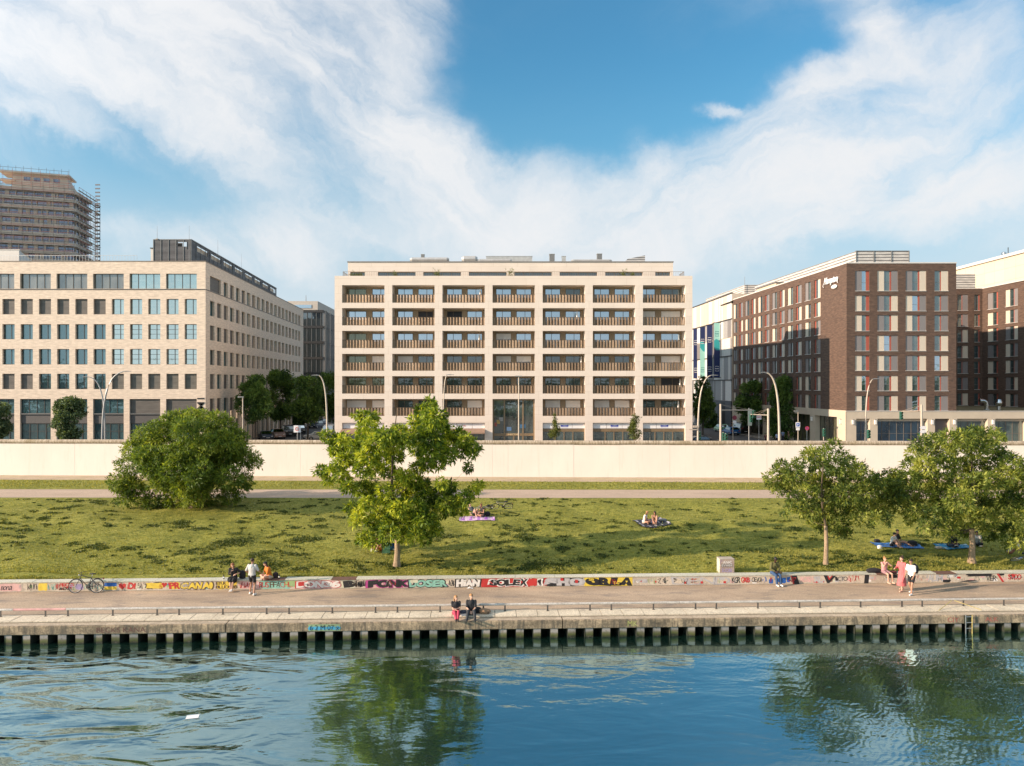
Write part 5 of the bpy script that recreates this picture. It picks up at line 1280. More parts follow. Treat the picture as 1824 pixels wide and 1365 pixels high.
rc = thing('roof_cabin', 'low cream stair cabin on the hotel side roof', 'cabin', tuple(fq.p(13, 3, HR))); mb = MB(); mb.box(8.5, 1.2, HR, 17, 6, HR+1.0, fq.M); mb.build('casing', mPodium, rc); mb = MB(); mb.box(8.3, 1.0, HR+1.0, 17.2, 6.2, HR+1.12, fq.M); mb.build('cap', mGreyF, rc)
# mall halls behind
ml = thing('mall_building', 'large pale shopping hall with striped white and grey panels behind the hotel', 'building', (at(1290, 0, 150).x, 150, 1.2))
mCl = M_('cladding_cream', (.60, .50, .38), .7, 0, .04, .4)
mX = at(1304, 0, 143.5).x; fm0 = Vector((-.035, 1, 0)).normalized(); ML = 60
Om = Vector((mX, 143.5, 0))+fm0*ML; fm = Face((Om.x, Om.y, 0), -fm0, (fm0.y, -fm0.x, 0)); ZM = lambda py, d=143.5: CZ-(py-685)*d/F
zb = [ZM(715), ZM(677), ZM(634), ZM(568), ZM(523)]
mats = [mRoofW, mPG, mCl, M_('panel_mid', (.33, .31, .29), .6), M_('panel_pale', (.70, .66, .60), .6)]
mb = MB(); rd = random.Random(3)
for j in range(4):
    sub = [(zb[j], (zb[j]+zb[j+1])/2), ((zb[j]+zb[j+1])/2, zb[j+1])]
    for (za, zc) in (sub if j in (2,) else [(zb[j], zb[j+1])]):
        u = 0
        while u < ML:
            w = rd.choice((.7, 1.2, 1.9, 2.6)); mi = rd.choice((0, 4, 4, 1, 3, 0) if j < 3 else (2, 4, 2, 2, 0))
            mb.box(u+.03, -.1+rd.uniform(-.03, .03), za+.06, min(u+w, ML)-.03, .05, zc-.1, fm.M, mi); u += w
mb.build('cladding', mats, ml)
mb = MB(); mb.quad(fm.p(0, .02, 1.2), fm.p(ML, .02, 1.2), fm.p(ML, .02, zb[4]), fm.p(0, .02, zb[4])); mb.quad(fm.p(ML, .02, 1.2), fm.p(ML, 40, 1.2), fm.p(ML, 40, zb[4]), fm.p(ML, .02, zb[4])); mb.quad(fm.p(0, .02, zb[4]), fm.p(ML, .02, zb[4]), fm.p(ML, 40, zb[4]), fm.p(0, 40, zb[4])); mb.build('wall', mCl, ml)
mb = MB(); 
for z in zb[1:4]: mb.box(0, -.2, z-.12, ML, .03, z+.10, fm.M)
mb.box(0, -.15, zb[4], ML, .3, zb[4]+.2, fm.M); mb.build('band', mDarkF, ml)
mb = MB(); mb.box(0, -.25, 1.2, ML, .0, zb[0], fm.M); mb.build('base', M_('base_dark_grey', (.10, .10, .105), .6), ml)
mb = MB(); mb.box(ML-30, -.3, 1.2, ML-27, -.26, 5.4, fm.M); mb.build('entrance', M_('entrance_yellow', (.45, .34, .14), .6), ml)
mb = MB(); mb.box(ML-6, -.27, 1.3, ML-3.6, -.255, 6.8, fm.M); mb.box(ML-12.5, -.27, 1.3, ML-10, -.255, 6.0, fm.M); mb.build('door', mBlack, ml)
for k in range(4):
    mb = MB(); mb.box(ML-18-k*3.4, -.19, ZM(676)+.5-4.0, ML-16.6-k*3.4, -.12, ZM(676)-.3, fm.M); mb.build('window', gDark, ml)
lv3 = thing('roof_louvres', 'grey louvred box with thin mast on the shopping hall roof', 'roof plant', tuple(Vector((at(1340, 0, 150).x, 150, zb[4])))); mb = MB(); mb.box(at(1327, 0, 150).x, 150, zb[4]+.1, at(1358, 0, 150).x, 158, at(0, 507.5, 150).z); mb.quad((at(1327, 0, 150).x, 150, zb[4]), (at(1327, 0, 150).x-1.4, 175, zb[4]), (at(1327, 0, 150).x-1.4, 175, at(0, 507.5, 150).z), (at(1327, 0, 150).x, 150, at(0, 507.5, 150).z)); mb.build('louvre', mLv, lv3)
MB().tube([(at(1326.5, 0, 149.8).x, 149.8, zb[4]), (at(1326.5, 0, 149.8).x, 149.8, at(0, 493, 149.8).z)], [.06, .03], 6).build('mast', mGreyF, lv3)
# big cream hall above the wing
hl = thing('mall_hall', 'cream clad hall with receding roof edge above the hotel wing at far right', 'building', (93, 135, HR))
x9 = 90.0; z9 = at(0, 480, 143.6).z; f9 = Face((x9, 150, 0), (0, -1, 0), (1, 0, 0))
m9 = brick_mat('hall_cladding', (.60, .50, .36), (.63, .53, .39), (.40, .33, .24), 2.8, 2.2, .0, .03, .03, .05)
mb = MB(); mb.quad(f9.p(0, 0, 1.2), f9.p(52, 0, 1.2), f9.p(52, 0, z9), f9.p(0, 0, z9)); mb.quad((x9, 150, 1.2), (x9+40, 150, 1.2), (x9+40, 150, z9), (x9, 150, z9)); mb.poly([(x9, 150, z9), (x9, 98, z9), (x9+40, 98, z9), (x9+40, 150, z9)]); mb.build('wall', m9, hl)
mb = MB(); mb.box(x9-.35, 98, z9-.15, x9+.6, 150, z9+.35); mb.build('roof_edge', mRoofW, hl)
cw = thing('vent_cowl', 'shiny round vent cowl with tall flue on the cream hall roof', 'vent', (at(1788, 0, 131).x, 131, z9+.35)); p0 = at(1788, 450, 131)
MB().tube([(p0.x, 131, z9+.3), (p0.x, 131, z9+.7), (p0.x, 131, z9+.75), (p0.x, 131, z9+1.0), (p0.x, 131, z9+1.15)], [.3, .3, .42, .42, .2], 12).build('cowl', mChrome, cw); MB().tube([(p0.x+.8, 131, z9+.3), (p0.x+.8, 131, z9+2.0)], .07, 8).build('flue', mDarkF, cw)
# podium roof outlets
pp = at(1757, 733, 104); zz = HB-.02
o1 = thing('exhaust_pipe', 'bent shiny exhaust pipe on the podium roof, left of the capped one', 'exhaust', (pp.x, 104, zz), 0, 'shiny outlets on the podium roof')
z1 = at(0, 714, 104).z
MB().tube([(pp.x, 104, zz), (pp.x, 104, z1-.5), (pp.x-.12, 104, z1-.15), (pp.x-.45, 104, z1), (pp.x-1.0, 104, z1+.02)], .27, 14).build('pipe', mChrome, o1, True); MB().tube([(pp.x, 104, zz), (pp.x, 104, zz+.1)], .4, 14).build('collar', mSteel, o1)
pp = at(1779, 733, 104); o2 = thing('exhaust_cowl', 'shiny exhaust stack with flared cap on the podium roof', 'exhaust', (pp.x, 104, zz), 0, 'shiny outlets on the podium roof')
MB().tube([(pp.x, 104, zz), (pp.x, 104, zz+.55)], .25, 14).build('pipe', mChrome, o2, True); MB().tube([(pp.x, 104, zz+.55), (pp.x, 104, zz+.85), (pp.x, 104, zz+1.1), (pp.x, 104, zz+1.55)], [.27, .45, .48, .34], 14).build('cowl', mChrome, o2, True)
# banners
mNavy = M_('banner_navy', (.012, .025, .10), .7, 0, .05, 1); mMint = M_('banner_mint', (.28, .56, .50), .7, 0, .05, 1); mTq = M_('banner_turquoise', (.02, .30, .32), .7, 0, .05, 1); mBW = M_('banner_white', (.75, .75, .74), .7)
def wavepoly(x0, x1, zc, amp, ph, zlow, y, n=12):
    return [(x0, y, zlow)]+[(x0+(x1-x0)*i/n, y, zc+amp*math.sin(ph+3.2*i/n)) for i in range(n+1)]+[(x1, y, zlow)]
for k, (a, e, yt, d, lab) in enumerate([(1235, 1244.2, 586, 167, 'plain navy banner nearest the cream apartment house, leftmost of four'), (1247, 1256, 583, 161, 'banner navy above and mint below, second of four'), (1259.3, 1268.8, 579.5, 155, 'plain navy banner between the two wave patterned ones'), (1272, 1282.3, 575.5, 150, 'banner mint above with waves over navy, rightmost of four')]):
    x0 = at(a, 0, d).x; x1 = at(e, 0, d).x; z1 = at(0, yt, d).z; z0 = at(0, 672.5, 150).z
    bo = thing('banner', lab, 'banner', ((x0+x1)/2, d, z0), 0, 'banners hanging on the shopping hall'); col = [mNavy, mMint, mNavy, mNavy][k]
    MB().box(x0, d, z0, x1, d+.05, z1).build('cloth', col, bo)
    mb = MB(); mb.box(x0-.15, d-.02, z1, x1+.9, d+.08, z1+.12); mb.box(x0-.1, d-.02, z0-.1, x1+.9, d+.08, z0); mb.build('bracket', mDarkF, bo)
    H = z1-z0
    if k == 1:
        MB().box(x0, d-.01, z0+H*.62, x1, d-.003, z1-.01).build('pattern', mNavy, bo)
        mb = MB(); mb.poly(wavepoly(x0, x1, z0+H*.68, .5, .6, z0+H*.50, d-.014)); mb.build('pattern', mTq, bo)
        mb = MB(); mb.poly(wavepoly(x0, x1, z0+H*.56, .5, 2.2, z0+H*.3, d-.018)); mb.build('pattern', mMint, bo)
    if k == 3:
        mb = MB(); mb.poly(wavepoly(x0, x1, z0+H*.82, .5, .2, z0+H*.6, d-.006)[:0] or [(x0, d-.006, z0+H*.68), (x1, d-.006, z0+H*.68), (x1, d-.006, z1), (x0, d-.006, z1)]); mb.build('pattern', mMint, bo)
        mb = MB(); mb.poly(wavepoly(x0, x1, z0+H*.66, .5, .3, z0+H*.5, d-.010)); mb.build('pattern', mTq, bo)
        mb = MB(); mb.poly(wavepoly(x0, x1, z0+H*.52, .45, 2.5, z0+H*.3, d-.014)); mb.build('pattern', mNavy, bo)
    for f_ in (.80 if k == 3 else .72, .16):
        mt = mBW if not (k == 3 and f_ > .5) and not (k == 1 and f_ < .5) else M_('logo_dark_teal', (.03, .20, .22), .6)
        mb = MB(); cx_ = (x0+x1)/2; zc = z0+H*f_
        for s_ in (-1, 1):
            mb.box(cx_-.36, d-.026, zc+s_*.50-.04, cx_+.36, d-.02, zc+s_*.50+.04)
            for s2 in (-1, 1): mb.box(cx_+s2*.33-.03, d-.026, zc+s_*.42-.10, cx_+s2*.33+.03, d-.02, zc+s_*.42+.10)
        for i_ in range(6): mb.box(cx_-.42+i_*.145, d-.026, zc-.11+.02*(i_ % 2), cx_-.42+i_*.145+.10, d-.02, zc+.12-.03*(i_ % 3))
        mb.build('logo', mt, bo)
# ================================================================ TREES
mBark = patchy('bark_pale', [(.3, (.20, .14, .085)), (.7, (.42, .30, .19))], 3.0, sc3=(3, 3, .5), bmp=.5)
mBarkD = patchy('bark_dark', [(.3, (.05, .04, .03)), (.7, (.12, .095, .07))], 3.0, sc3=(3, 3, .5))
mLimb = M_('limb_bark', (.085, .062, .036), .85, 0, .2, 3)
lfBright = leaf_mat('leaf_bright', (.036, .072, .009), (.165, .235, .020), (.50, .52, .055), .40, .8)
lfMid = leaf_mat('leaf_mid', (.036, .066, .013), (.150, .195, .032), (.38, .39, .075), .38, .8)
lfBush = leaf_mat('leaf_bush', (.052, .092, .016), (.135, .20, .030), (.30, .35, .058), .38, .7)
lfStreet = leaf_mat('leaf_street', (.030, .070, .020), (.085, .16, .036), (.17, .26, .05), .25, .6)
lfPark = leaf_mat('leaf_round', (.05, .085, .035), (.11, .16, .07), (.22, .28, .14), .25, 1.2)
def leaves_mesh(name, pts, nrm, nleaf, L, Wd, droop, spread, up=.35, seed=1, tone=None):
    """sprays of narrow leaflets: pts (n,3) spray centres, nrm outward directions"""
    r = np.random.default_rng(seed); n = len(pts)
    P0 = np.repeat(pts, nleaf, 0); N0 = np.repeat(nrm, nleaf, 0); m = len(P0)
    d = r.normal(size=(m, 3))*spread + N0 + np.array([0, 0, -droop]); d /= np.linalg.norm(d, axis=1)[:, None]
    side = np.cross(d, r.normal(size=(m, 3))*.7+np.array([0, 0, 1.0])); side /= (np.linalg.norm(side, axis=1)[:, None]+1e-9)
    l = L*r.uniform(.6, 1.25, m)[:, None]; w = Wd*r.uniform(.7, 1.2, m)[:, None]
    base = P0 + r.normal(size=(m, 3))*L*.22
    nn = np.cross(d, side)
    a = base; b_ = base+d*l*.45+side*w*.5-nn*w*.18; c = base+d*l; e = base+d*l*.45-side*w*.5-nn*w*.18
    V = np.stack([a, b_, c, e], 1).reshape(-1, 3)
    me = bpy.data.meshes.new(name); me.vertices.add(4*m); me.vertices.foreach_set('co', V.ravel().astype(np.float32))
    me.loops.add(4*m); me.loops.foreach_set('vertex_index', np.arange(4*m, dtype=np.int32))
    me.polygons.add(m); me.polygons.foreach_set('loop_start', np.arange(0, 4*m, 4, dtype=np.int32)); me.polygons.foreach_set('loop_total', np.full(m, 4, dtype=np.int32))
    t = np.repeat(r.uniform(0, 1, n), nleaf)*.55+r.uniform(0, 1, m)*.45
    if tone is not None: t = np.clip(t+np.repeat(tone, nleaf), 0, 1)
    at_ = me.attributes.new('tone', 'FLOAT', 'FACE'); at_.data.foreach_set('value', t.astype(np.float32))
    me.update(calc_edges=True); return me
def cloud_pts(clusters, dens, r, shell=.55):
    """points in soft lumps; clusters of (x,y,z,rx,ry,rz)"""
    P, N, T = [], [], []
    for (x, y, z, a, b_, c) in clusters:
        n = max(6, int(dens*(a*b_*c)**(2/3.)))
        d = r.normal(size=(n, 3)); d /= np.linalg.norm(d, axis=1)[:, None]
        rad = r.uniform(shell, 1.0, n)**.6*(1+.18*np.sin(d[:, 0]*5+x)*np.sin(d[:, 2]*4+z))
        keep = r.uniform(0, 1, n) < (.55+.45*(d[:, 2] > -.35))
        p = np.array([x, y, z])+d*rad[:, None]*np.array([a, b_, c])
        P.append(p[keep]); N.append(d[keep]); T.append(np.full(keep.sum(), r.uniform(-.26, .26)))
    return np.concatenate(P), np.concatenate(N), np.concatenate(T)
def limb(mb, p0, p1, r0, r1, rd, seg=6, n=5, sag=.12):
    p0 = Vector(p0); p1 = Vector(p1); L = (p1-p0).length; pts = []; rr = []
    off = Vector((rd.uniform(-1, 1), rd.uniform(-1, 1), 0))*L*.06
    for i in range(n+1):
        t = i/n; p = p0.lerp(p1, t)+Vector((0, 0, math.sin(t*PI)*L*sag))*(-.3)+off*math.sin(t*PI)
        pts.append(p); rr.append(r0*(1-t)+r1*t)
    mb.tube(pts, rr, seg, False); return pts
def tree(label, base, h_fork, r_tr, clusters, leafm, dens, nleaf, L, Wd, droop=.5, spread=.8, bark=None, seed=1, name='park_tree', group=None, top_lean=(0, 0), shell=.55, cat='tree', trunk_h=None, flare=1.5):
    r = np.random.default_rng(seed); rd = random.Random(seed)
    b_ = Vector(base); t = thing(name, label, cat, tuple(b_), 0, group)
    cz = sum(c[2] for c in clusters)/len(clusters); ctop = max(c[2] for c in clusters)
    mb = MB(); f = b_+Vector((top_lean[0], top_lean[1], h_fork))
    mb.tube([b_-Vector((0, 0, .1)), b_+Vector((0, 0, .06)), b_+Vector((0, 0, .35)), b_.lerp(f, .5)+Vector((.03, 0, 0)), f], [r_tr*flare*1.15, r_tr*flare, r_tr*1.12, r_tr, r_tr*.85], 12, False)
    tk = mb; mb = MB(); tp = Vector((f.x, f.y, ctop-.3)); lead = limb(mb, f-Vector((0, 0, .05)), tp, r_tr*.7, .02, rd, 8, 6)
    nodes = [(p_, .5*r_tr*(1-i/len(lead))+.02) for i, p_ in enumerate(lead[:-1])]+[(f, r_tr*.6)]
    order = sorted(clusters, key=lambda c: (Vector(c[:3])-f.lerp(tp, .4)).length)
    for c in order:      # every clump hangs on the nearest wood that is already there
        cv = Vector(c[:3]); best = min(nodes, key=lambda n_: (n_[0]-cv).length+(.6 if n_[0].z > cv.z+.3 else 0)+(n_[0]-f).length*.25)
        d = (best[0]-cv).length; r0 = min(best[1]*.75, .018+.012*d); limb(mb, best[0], cv, r0, r0*.45, rd, 5); nodes.append((cv, r0*.6))
        for q_ in range(3):
            e = cv+Vector((rd.uniform(-1, 1)*c[3], rd.uniform(-1, 1)*c[4], rd.uniform(-.5, 1)*c[5]))*.75
            limb(mb, cv, e, .010, .005, rd, 4, 3)
    tk.build('trunk', bark or mBark, t, True); mb.build('branches', mLimb, t, True)
    P, N, T = cloud_pts(clusters, dens, r, shell)
    me = leaves_mesh('crown', P-np.array(b_), N, nleaf, L, Wd, droop, spread, seed=seed, tone=T)
    link('crown', me, leafm, t); return t
def px_clusters(lst, d, R_, seed, kz=.85, jitter=1.0, extra=1):
    """(px, py, radius px) seen at distance d; each lump gets its own real depth inside a crown of radius R_"""
    rd = random.Random(seed); out = []
    cx = sum(l[0] for l in lst)/len(lst)
    for (px, py, rp) in lst:
        p = at(px, py, d); rr = rp*d/F; off = abs((px-cx)*d/F)
        lim = math.sqrt(max(R_*R_-off*off, .2))
        for s_ in range(extra):
            y = p.y+rd.uniform(-1, 1)*lim*.8*jitter
            k = y/d; pp = at(px+rd.uniform(-3, 3)*s_, py+rd.uniform(-3, 3)*s_, y)
            out.append((pp.x, y, pp.z, rr*1.02, rr*1.1, rr*kz))
    return out
# --- large tree in the middle
C1 = [(764, 720, 13), (758, 735, 20), (775, 745, 20), (783, 760, 17), (762, 757, 20), (740, 752, 13), (741, 776, 16), (765, 778, 22), (788, 775, 16),
      (650, 745, 15), (665, 742, 11), (637, 740, 10), (655, 760, 15), (648, 775, 15), (668, 775, 13), (672, 790, 20), (690, 778, 16), (710, 772, 17), (700, 792, 20), (722, 785, 16),
      (583, 778, 12), (595, 785, 14), (612, 783, 11), (598, 802, 16), (620, 798, 18), (640, 795, 18), (612, 820, 16), (635, 820, 18), (658, 812, 20), (680, 815, 20), (703, 812, 16), (572, 838, 11), (587, 842, 13), (601, 835, 14), (585, 856, 9), (612, 848, 13), (645, 838, 14), (668, 836, 15), (690, 838, 16),
      (745, 800, 16), (762, 805, 19), (783, 800, 19), (800, 790, 19), (815, 775, 15), (828, 785, 14), (838, 798, 13), (820, 805, 14), (800, 812, 14), (848, 798, 8), (834, 833, 8), (780, 825, 14), (762, 828, 14), (842, 812, 8), (742, 835, 14), (720, 848, 14), (705, 845, 12),
      (622, 868, 14), (640, 872, 15), (660, 860, 12), (665, 880, 16), (685, 872, 14), (690, 895, 18), (715, 868, 18), (738, 858, 17), (755, 865, 15), (735, 885, 20), (760, 888, 18), (783, 880, 17), (800, 868, 14), (712, 905, 18), (740, 908, 18), (765, 910, 15), (795, 898, 16), (812, 893, 14), (830, 888, 13), (850, 866, 10), (842, 876, 11), (822, 908, 12), (800, 915, 11), (785, 862, 10),
      (628, 905, 13), (640, 918, 12), (632, 928, 8), (655, 895, 14), (675, 915, 12), (695, 930, 17), (717, 938, 17), (745, 935, 17), (765, 940, 14), (778, 945, 10), (740, 955, 13), (757, 962, 9), (690, 950, 14), (672, 945, 13), (652, 957, 13), (720, 955, 13), (685, 962, 11), (755, 925, 18), (665, 930, 15), (705, 918, 18), (735, 925, 18), (660, 970, 9), (642, 965, 7), (708, 960, 9), (770, 925, 14)]
b1 = gr(707, 1006, .58)
tree('broad young tree with bright green layered crown in front of the apartment house', (b1.x, b1.y, zlawn(b1.x, b1.y)), 1.6, .155, px_clusters([(x_, y_, r_*.90) for x_, y_, r_ in C1], b1.y, 4.4, 5, .78, .9, 1), lfBright, 430, 6, .27, .10, .55, .75, seed=4)
# --- right young trees
C2 = [(1478, 795, 7), (1487, 788, 6), (1445, 803, 9), (1440, 812, 11), (1455, 812, 13), (1470, 806, 10), (1500, 812, 11), (1512, 820, 9), (1488, 830, 17), (1465, 835, 19), (1445, 828, 11), (1393, 830, 11), (1400, 845, 11), (1384, 838, 8), (1423, 826, 9), (1415, 838, 12), (1368, 850, 8), (1376, 862, 9), (1390, 858, 12), (1408, 856, 15), (1425, 852, 13), (1385, 875, 8), (1402, 876, 11),
      (1440, 855, 16), (1460, 862, 19), (1482, 855, 19), (1505, 845, 16), (1525, 838, 13), (1535, 832, 8), (1520, 858, 18), (1545, 848, 12), (1550, 865, 15), (1570, 855, 11), (1590, 860, 13), (1573, 875, 15), (1535, 880, 18), (1510, 880, 19), (1490, 885, 18), (1465, 885, 18), (1440, 880, 17), (1420, 890, 14), (1408, 907, 9), (1398, 912, 6), (1428, 908, 13), (1448, 912, 14), (1470, 912, 15), (1495, 908, 16), (1520, 905, 17), (1545, 902, 16), (1568, 900, 15), (1585, 888, 14),
      (1555, 922, 10), (1580, 925, 9), (1580, 912, 10), (1552, 935, 6), (1525, 928, 9), (1500, 932, 12), (1480, 935, 11), (1462, 940, 9), (1495, 950, 9), (1508, 948, 8), (1450, 930, 10), (1600, 880, 12)]
b2 = gr(1471, 1003, .58)
tree('young tree with pale slim trunk and open crown, left of the two right hand trees', (b2.x, b2.y, zlawn(b2.x, b2.y)), 2.2, .11, px_clusters(C2, b2.y, 3.9, 9, .85, .9, 1), lfMid, 400, 6, .24, .08, .35, .85, seed=14, group='two young trees on the right')
C3 = [(1640, 790, 14), (1665, 785, 15), (1690, 782, 16), (1715, 780, 16), (1738, 778, 17), (1760, 775, 17), (1775, 782, 12), (1630, 808, 13), (1655, 805, 18), (1680, 805, 19), (1710, 802, 20), (1740, 800, 20), (1765, 805, 18), (1785, 812, 14), (1800, 822, 13), (1815, 830, 13), (1830, 845, 16),
      (1625, 828, 15), (1650, 830, 19), (1680, 832, 20), (1710, 830, 20), (1740, 830, 20), (1770, 832, 20), (1795, 845, 18), (1590, 845, 12), (1600, 855, 14), (1620, 855, 18), (1645, 858, 19), (1675, 860, 19), (1705, 860, 20), (1735, 862, 20), (1765, 862, 20), (1795, 868, 18), (1820, 865, 18), (1575, 862, 13), (1565, 875, 9), (1595, 880, 17), (1620, 885, 18), (1650, 888, 18), (1680, 890, 19), (1710, 890, 20), (1740, 892, 20), (1770, 892, 20), (1800, 895, 18), (1825, 895, 16), (1850, 870, 18), (1605, 905, 13), (1635, 912, 15), (1620, 925, 10), (1665, 918, 16), (1695, 920, 17), (1725, 922, 17), (1755, 922, 18), (1785, 922, 18), (1812, 920, 16), (1840, 915, 14), (1640, 938, 8), (1670, 942, 12), (1695, 945, 12), (1715, 945, 12), (1745, 942, 12), (1690, 955, 7), (1775, 945, 14), (1800, 948, 14), (1822, 950, 14), (1812, 970, 10), (1795, 968, 9), (1760, 955, 9)]
b3 = gr(1731, 1001, .58)
tree('larger young tree with dense crown at the right edge', (b3.x, b3.y, zlawn(b3.x, b3.y)), 1.9, .15, px_clusters(C3, b3.y, 4.0, 13, .85, .9, 1), lfMid, 330, 6, .25, .085, .35, .85, seed=24, group='two young trees on the right')
# --- bushy round tree on the left
rdb = random.Random(77); C4 = []
outl = [(215, 860, 20), (230, 830, 22), (222, 890, 14), (240, 800, 20), (235, 865, 22), (255, 775, 17), (262, 800, 22), (275, 765, 17), (285, 785, 22), (300, 750, 15), (318, 742, 15), (340, 742, 15), (362, 743, 15), (385, 748, 18), (400, 758, 18), (350, 746, 20), (320, 752, 20), (290, 768, 20), (415, 778, 18), (412, 775, 15), (425, 792, 15), (432, 780, 10), (440, 800, 9), (455, 815, 10), (458, 828, 9), (445, 822, 11), (430, 812, 18), (432, 840, 18), (440, 858, 12), (425, 870, 18), (410, 885, 16), (390, 895, 13), (250, 885, 18), (270, 895, 14), (290, 893, 13), (310, 893, 14), (335, 895, 12), (362, 893, 14), (223, 872, 14), (300, 900, 8)]
for i in range(58):
    a = rdb.uniform(0, 2*PI); k = math.sqrt(rdb.random())*.9; C4.append((335+math.cos(a)*k*95, 820-math.sin(a)*k*66, rdb.uniform(15, 26)))
b4 = gr(343, 902, 1.0); cl4 = px_clusters(outl, b4.y, 3.5, 3, .85, .5, 1)+px_clusters(C4, b4.y, 5.0, 31, .85, 1.0, 1)
tree('dense round bushy tree with crown down to the grass on the left lawn', (b4.x, b4.y, zlawn(b4.x, b4.y)), .7, .20, cl4, lfBush, 210, 6, .30, .09, .25, .9, seed=34, name='bushy_tree', shell=.45)
# --- street trees: prototype meshes copied with their parts
def street_crown(seed, h, rw, form='round', leafm=None, dens=120, L=.34):
    r = random.Random(seed); cl = []
    for i in range(26):
        a = r.uniform(0, 2*PI); v = r.uniform(-1, 1); k = math.sqrt(max(0, 1-v*v))*r.uniform(.45, .95)
        if form == 'cone': k *= (1-.5*(v+1)/2)
        cl.append((math.cos(a)*k*rw*.75, math.sin(a)*k*rw*.75, h+v*rw*(1.1 if form != 'cone' else 1.4), rw*.36, rw*.36, rw*.32))
    return cl
def copy_tree(src, loc, rz, label=None, scale=1.0, group=None):
    r = src.copy(); COL.objects.link(r); r.location = loc; r.rotation_euler = (0, 0, rz); r.scale = (scale,)*3
    if label: r['label'] = label
    if group: r['group'] = group
    for ch in src.children:
        c = ch.copy(); COL.objects.link(c); c.parent = r
        for g_ in ch.children:
            d = g_.copy(); COL.objects.link(d); d.parent = c
    return r
def street_tree(label, px, py, d, rpx, form='round', seed=1, leafm=lfStreet, name='street_tree', group=None, dens=95, L=.42, W_=.17, bark=None, rt=.14, stakes=True):
    c = at(px, py, d); rw = rpx*d/F; base = Vector((c.x, c.y, 1.31))
    cl = [(x+c.x, y+c.y, z+c.z, a, b_, e) for (x, y, z, a, b_, e) in street_crown(seed, 0, rw, form)]
    return tree(label, base, max(1.6, c.z-rw-1.3), rt, cl, leafm, dens, 5, L, W_, .3, .9, bark or mBarkD, seed, name, group, shell=.3, flare=1.15)
street_tree('round greyish green street tree before the office shopfronts, right of the edge tree', 124, 748, 86, 31, 'round', 41, lfPark, dens=190, L=.30, W_=.15, group='street trees before the office block')
street_tree('round greyish green street tree cut by the left picture edge', -6, 748, 86, 27, 'round', 42, lfPark, dens=190, L=.30, W_=.15, group='street trees before the office block')
gL = 'trees lining the left side street'
t0 = street_tree('dark leafy street tree nearest in the left side street', 455, 715, 104, 33, 'round', 51, dens=120, group=gL)
street_tree('dark leafy street tree second from the front in the left side street', 500, 704, 122, 34, 'round', 52, dens=120, group=gL)
street_tree('broad green street tree between office block and cream house', 548, 712, 112, 33, 'round', 53, dens=120, group=gL)
street_tree('dark street tree close against the cream house corner', 583, 710, 135, 34, 'round', 54, dens=100, group=gL)
street_tree('farther dark street tree low behind the others in the left street', 535, 735, 150, 22, 'round', 55, dens=90, group=gL)
gR = 'trees lining the right side street'
street_tree('dark street tree at the right corner of the cream house', 1252, 712, 130, 24, 'cone', 61, dens=130, group=gR)
street_tree('dark street tree beside the hotel, left of the tallest one', 1337, 722, 128, 31, 'round', 62, dens=130, group=gR)
street_tree('tallest dark street tree beside the hotel near the bus lane', 1395, 725, 116, 36, 'cone', 63, dens=130, group=gR)
street_tree('small dark tree deep in the right street behind the gantry pole', 1262, 742, 150, 20, 'round', 64, dens=90, group=gR)
lfYoung = leaf_mat('leaf_young', (.06, .085, .02), (.13, .165, .035), (.26, .26, .07), .35, 1.5)
def young(label, px, py, top, rp, d, seed, cone):
    c = at(px, py, d); zt_ = at(px, top, d).z; r = random.Random(seed); cl = []
    for i in range(11):
        t_ = i/10; z = c.z-rp*d/F*1.1+(zt_-c.z+rp*d/F*.9)*t_; w = rp*d/F*(1-.75*t_ if cone else (1-.35*abs(t_-.4)*2)); a = r.uniform(0, 6)
        cl.append((c.x+math.cos(a)*w*.45, c.y+math.sin(a)*w*.45, z, w*.55, w*.55, .5))
    tr = tree(label, (c.x, c.y, 1.31), 1.9, .06, cl, lfYoung, 260, 5, .20, .09, .2, .9, mBark, seed, 'young_tree', 'young staked trees before the cream house', shell=.2, flare=1.1)
    for dx in (-.45, .45): MB().tube([(c.x+dx, c.y, 1.2), (c.x+dx, c.y, 3.25)], .04, 6).build('stake', M_('stake_wood', (.30, .22, .14), .8), tr)
    MB().box(c.x-.5, c.y-.03, 3.0, c.x+.5, c.y+.03, 3.08).build('crossbar', MAT['stake_wood'], tr)
young('slim pointed young tree before the first shopfront right of the entrance', 987.5, 762, 738, 13, 88, 71, True)
young('rounder young tree between the two right hand shopfronts', 1131.5, 763, 742, 14, 88, 72, False)
# terrace plants on the penthouse
def pot_plant(label, px, py, d, h, seed, mat=None, name='terrace_plant', z=None):
    c = at(px, py, d); z = (TOP-.62) if z is None else z; t = thing(name, label, 'potted plant', (c.x, d, z), 0, 'potted plants on the roof terrace')
    MB().tube([(c.x, d, z), (c.x, d, z+.42)], [.16, .22], 10).build('pot', M_('pot_grey', (.2, .19, .18), .7), t)
    r = np.random.default_rng(seed); n = 60; P = r.normal(size=(n, 3))*np.array([.22, .22, h*.22])+np.array([0, 0, .42+h*.5]); N = r.normal(size=(n, 3)); N /= np.linalg.norm(N, axis=1)[:, None]
    link('foliage', leaves_mesh('foliage', P, N, 4, .2, .07, -.3, .7, seed=seed), mat or lfYoung, t)
for i, (px, h, lab) in enumerate([(631, .9, 'small terrace plant at the far left roof window'), (640, .8, 'pale grass in a pot next to the far left roof plant'), (703, 1.0, 'thin plant before the second roof window'), (778, 1.2, 'bushy plant before the third roof window'), (910, 1.4, 'tallest terrace plant left of the roof middle'), (1111, 1.3, 'wide yellowish terrace plant on the right half'), (1126, .9, 'small pale plant beside the wide yellowish one')]):
    pot_plant(lab, px, 488, 96.8, h, 200+i)

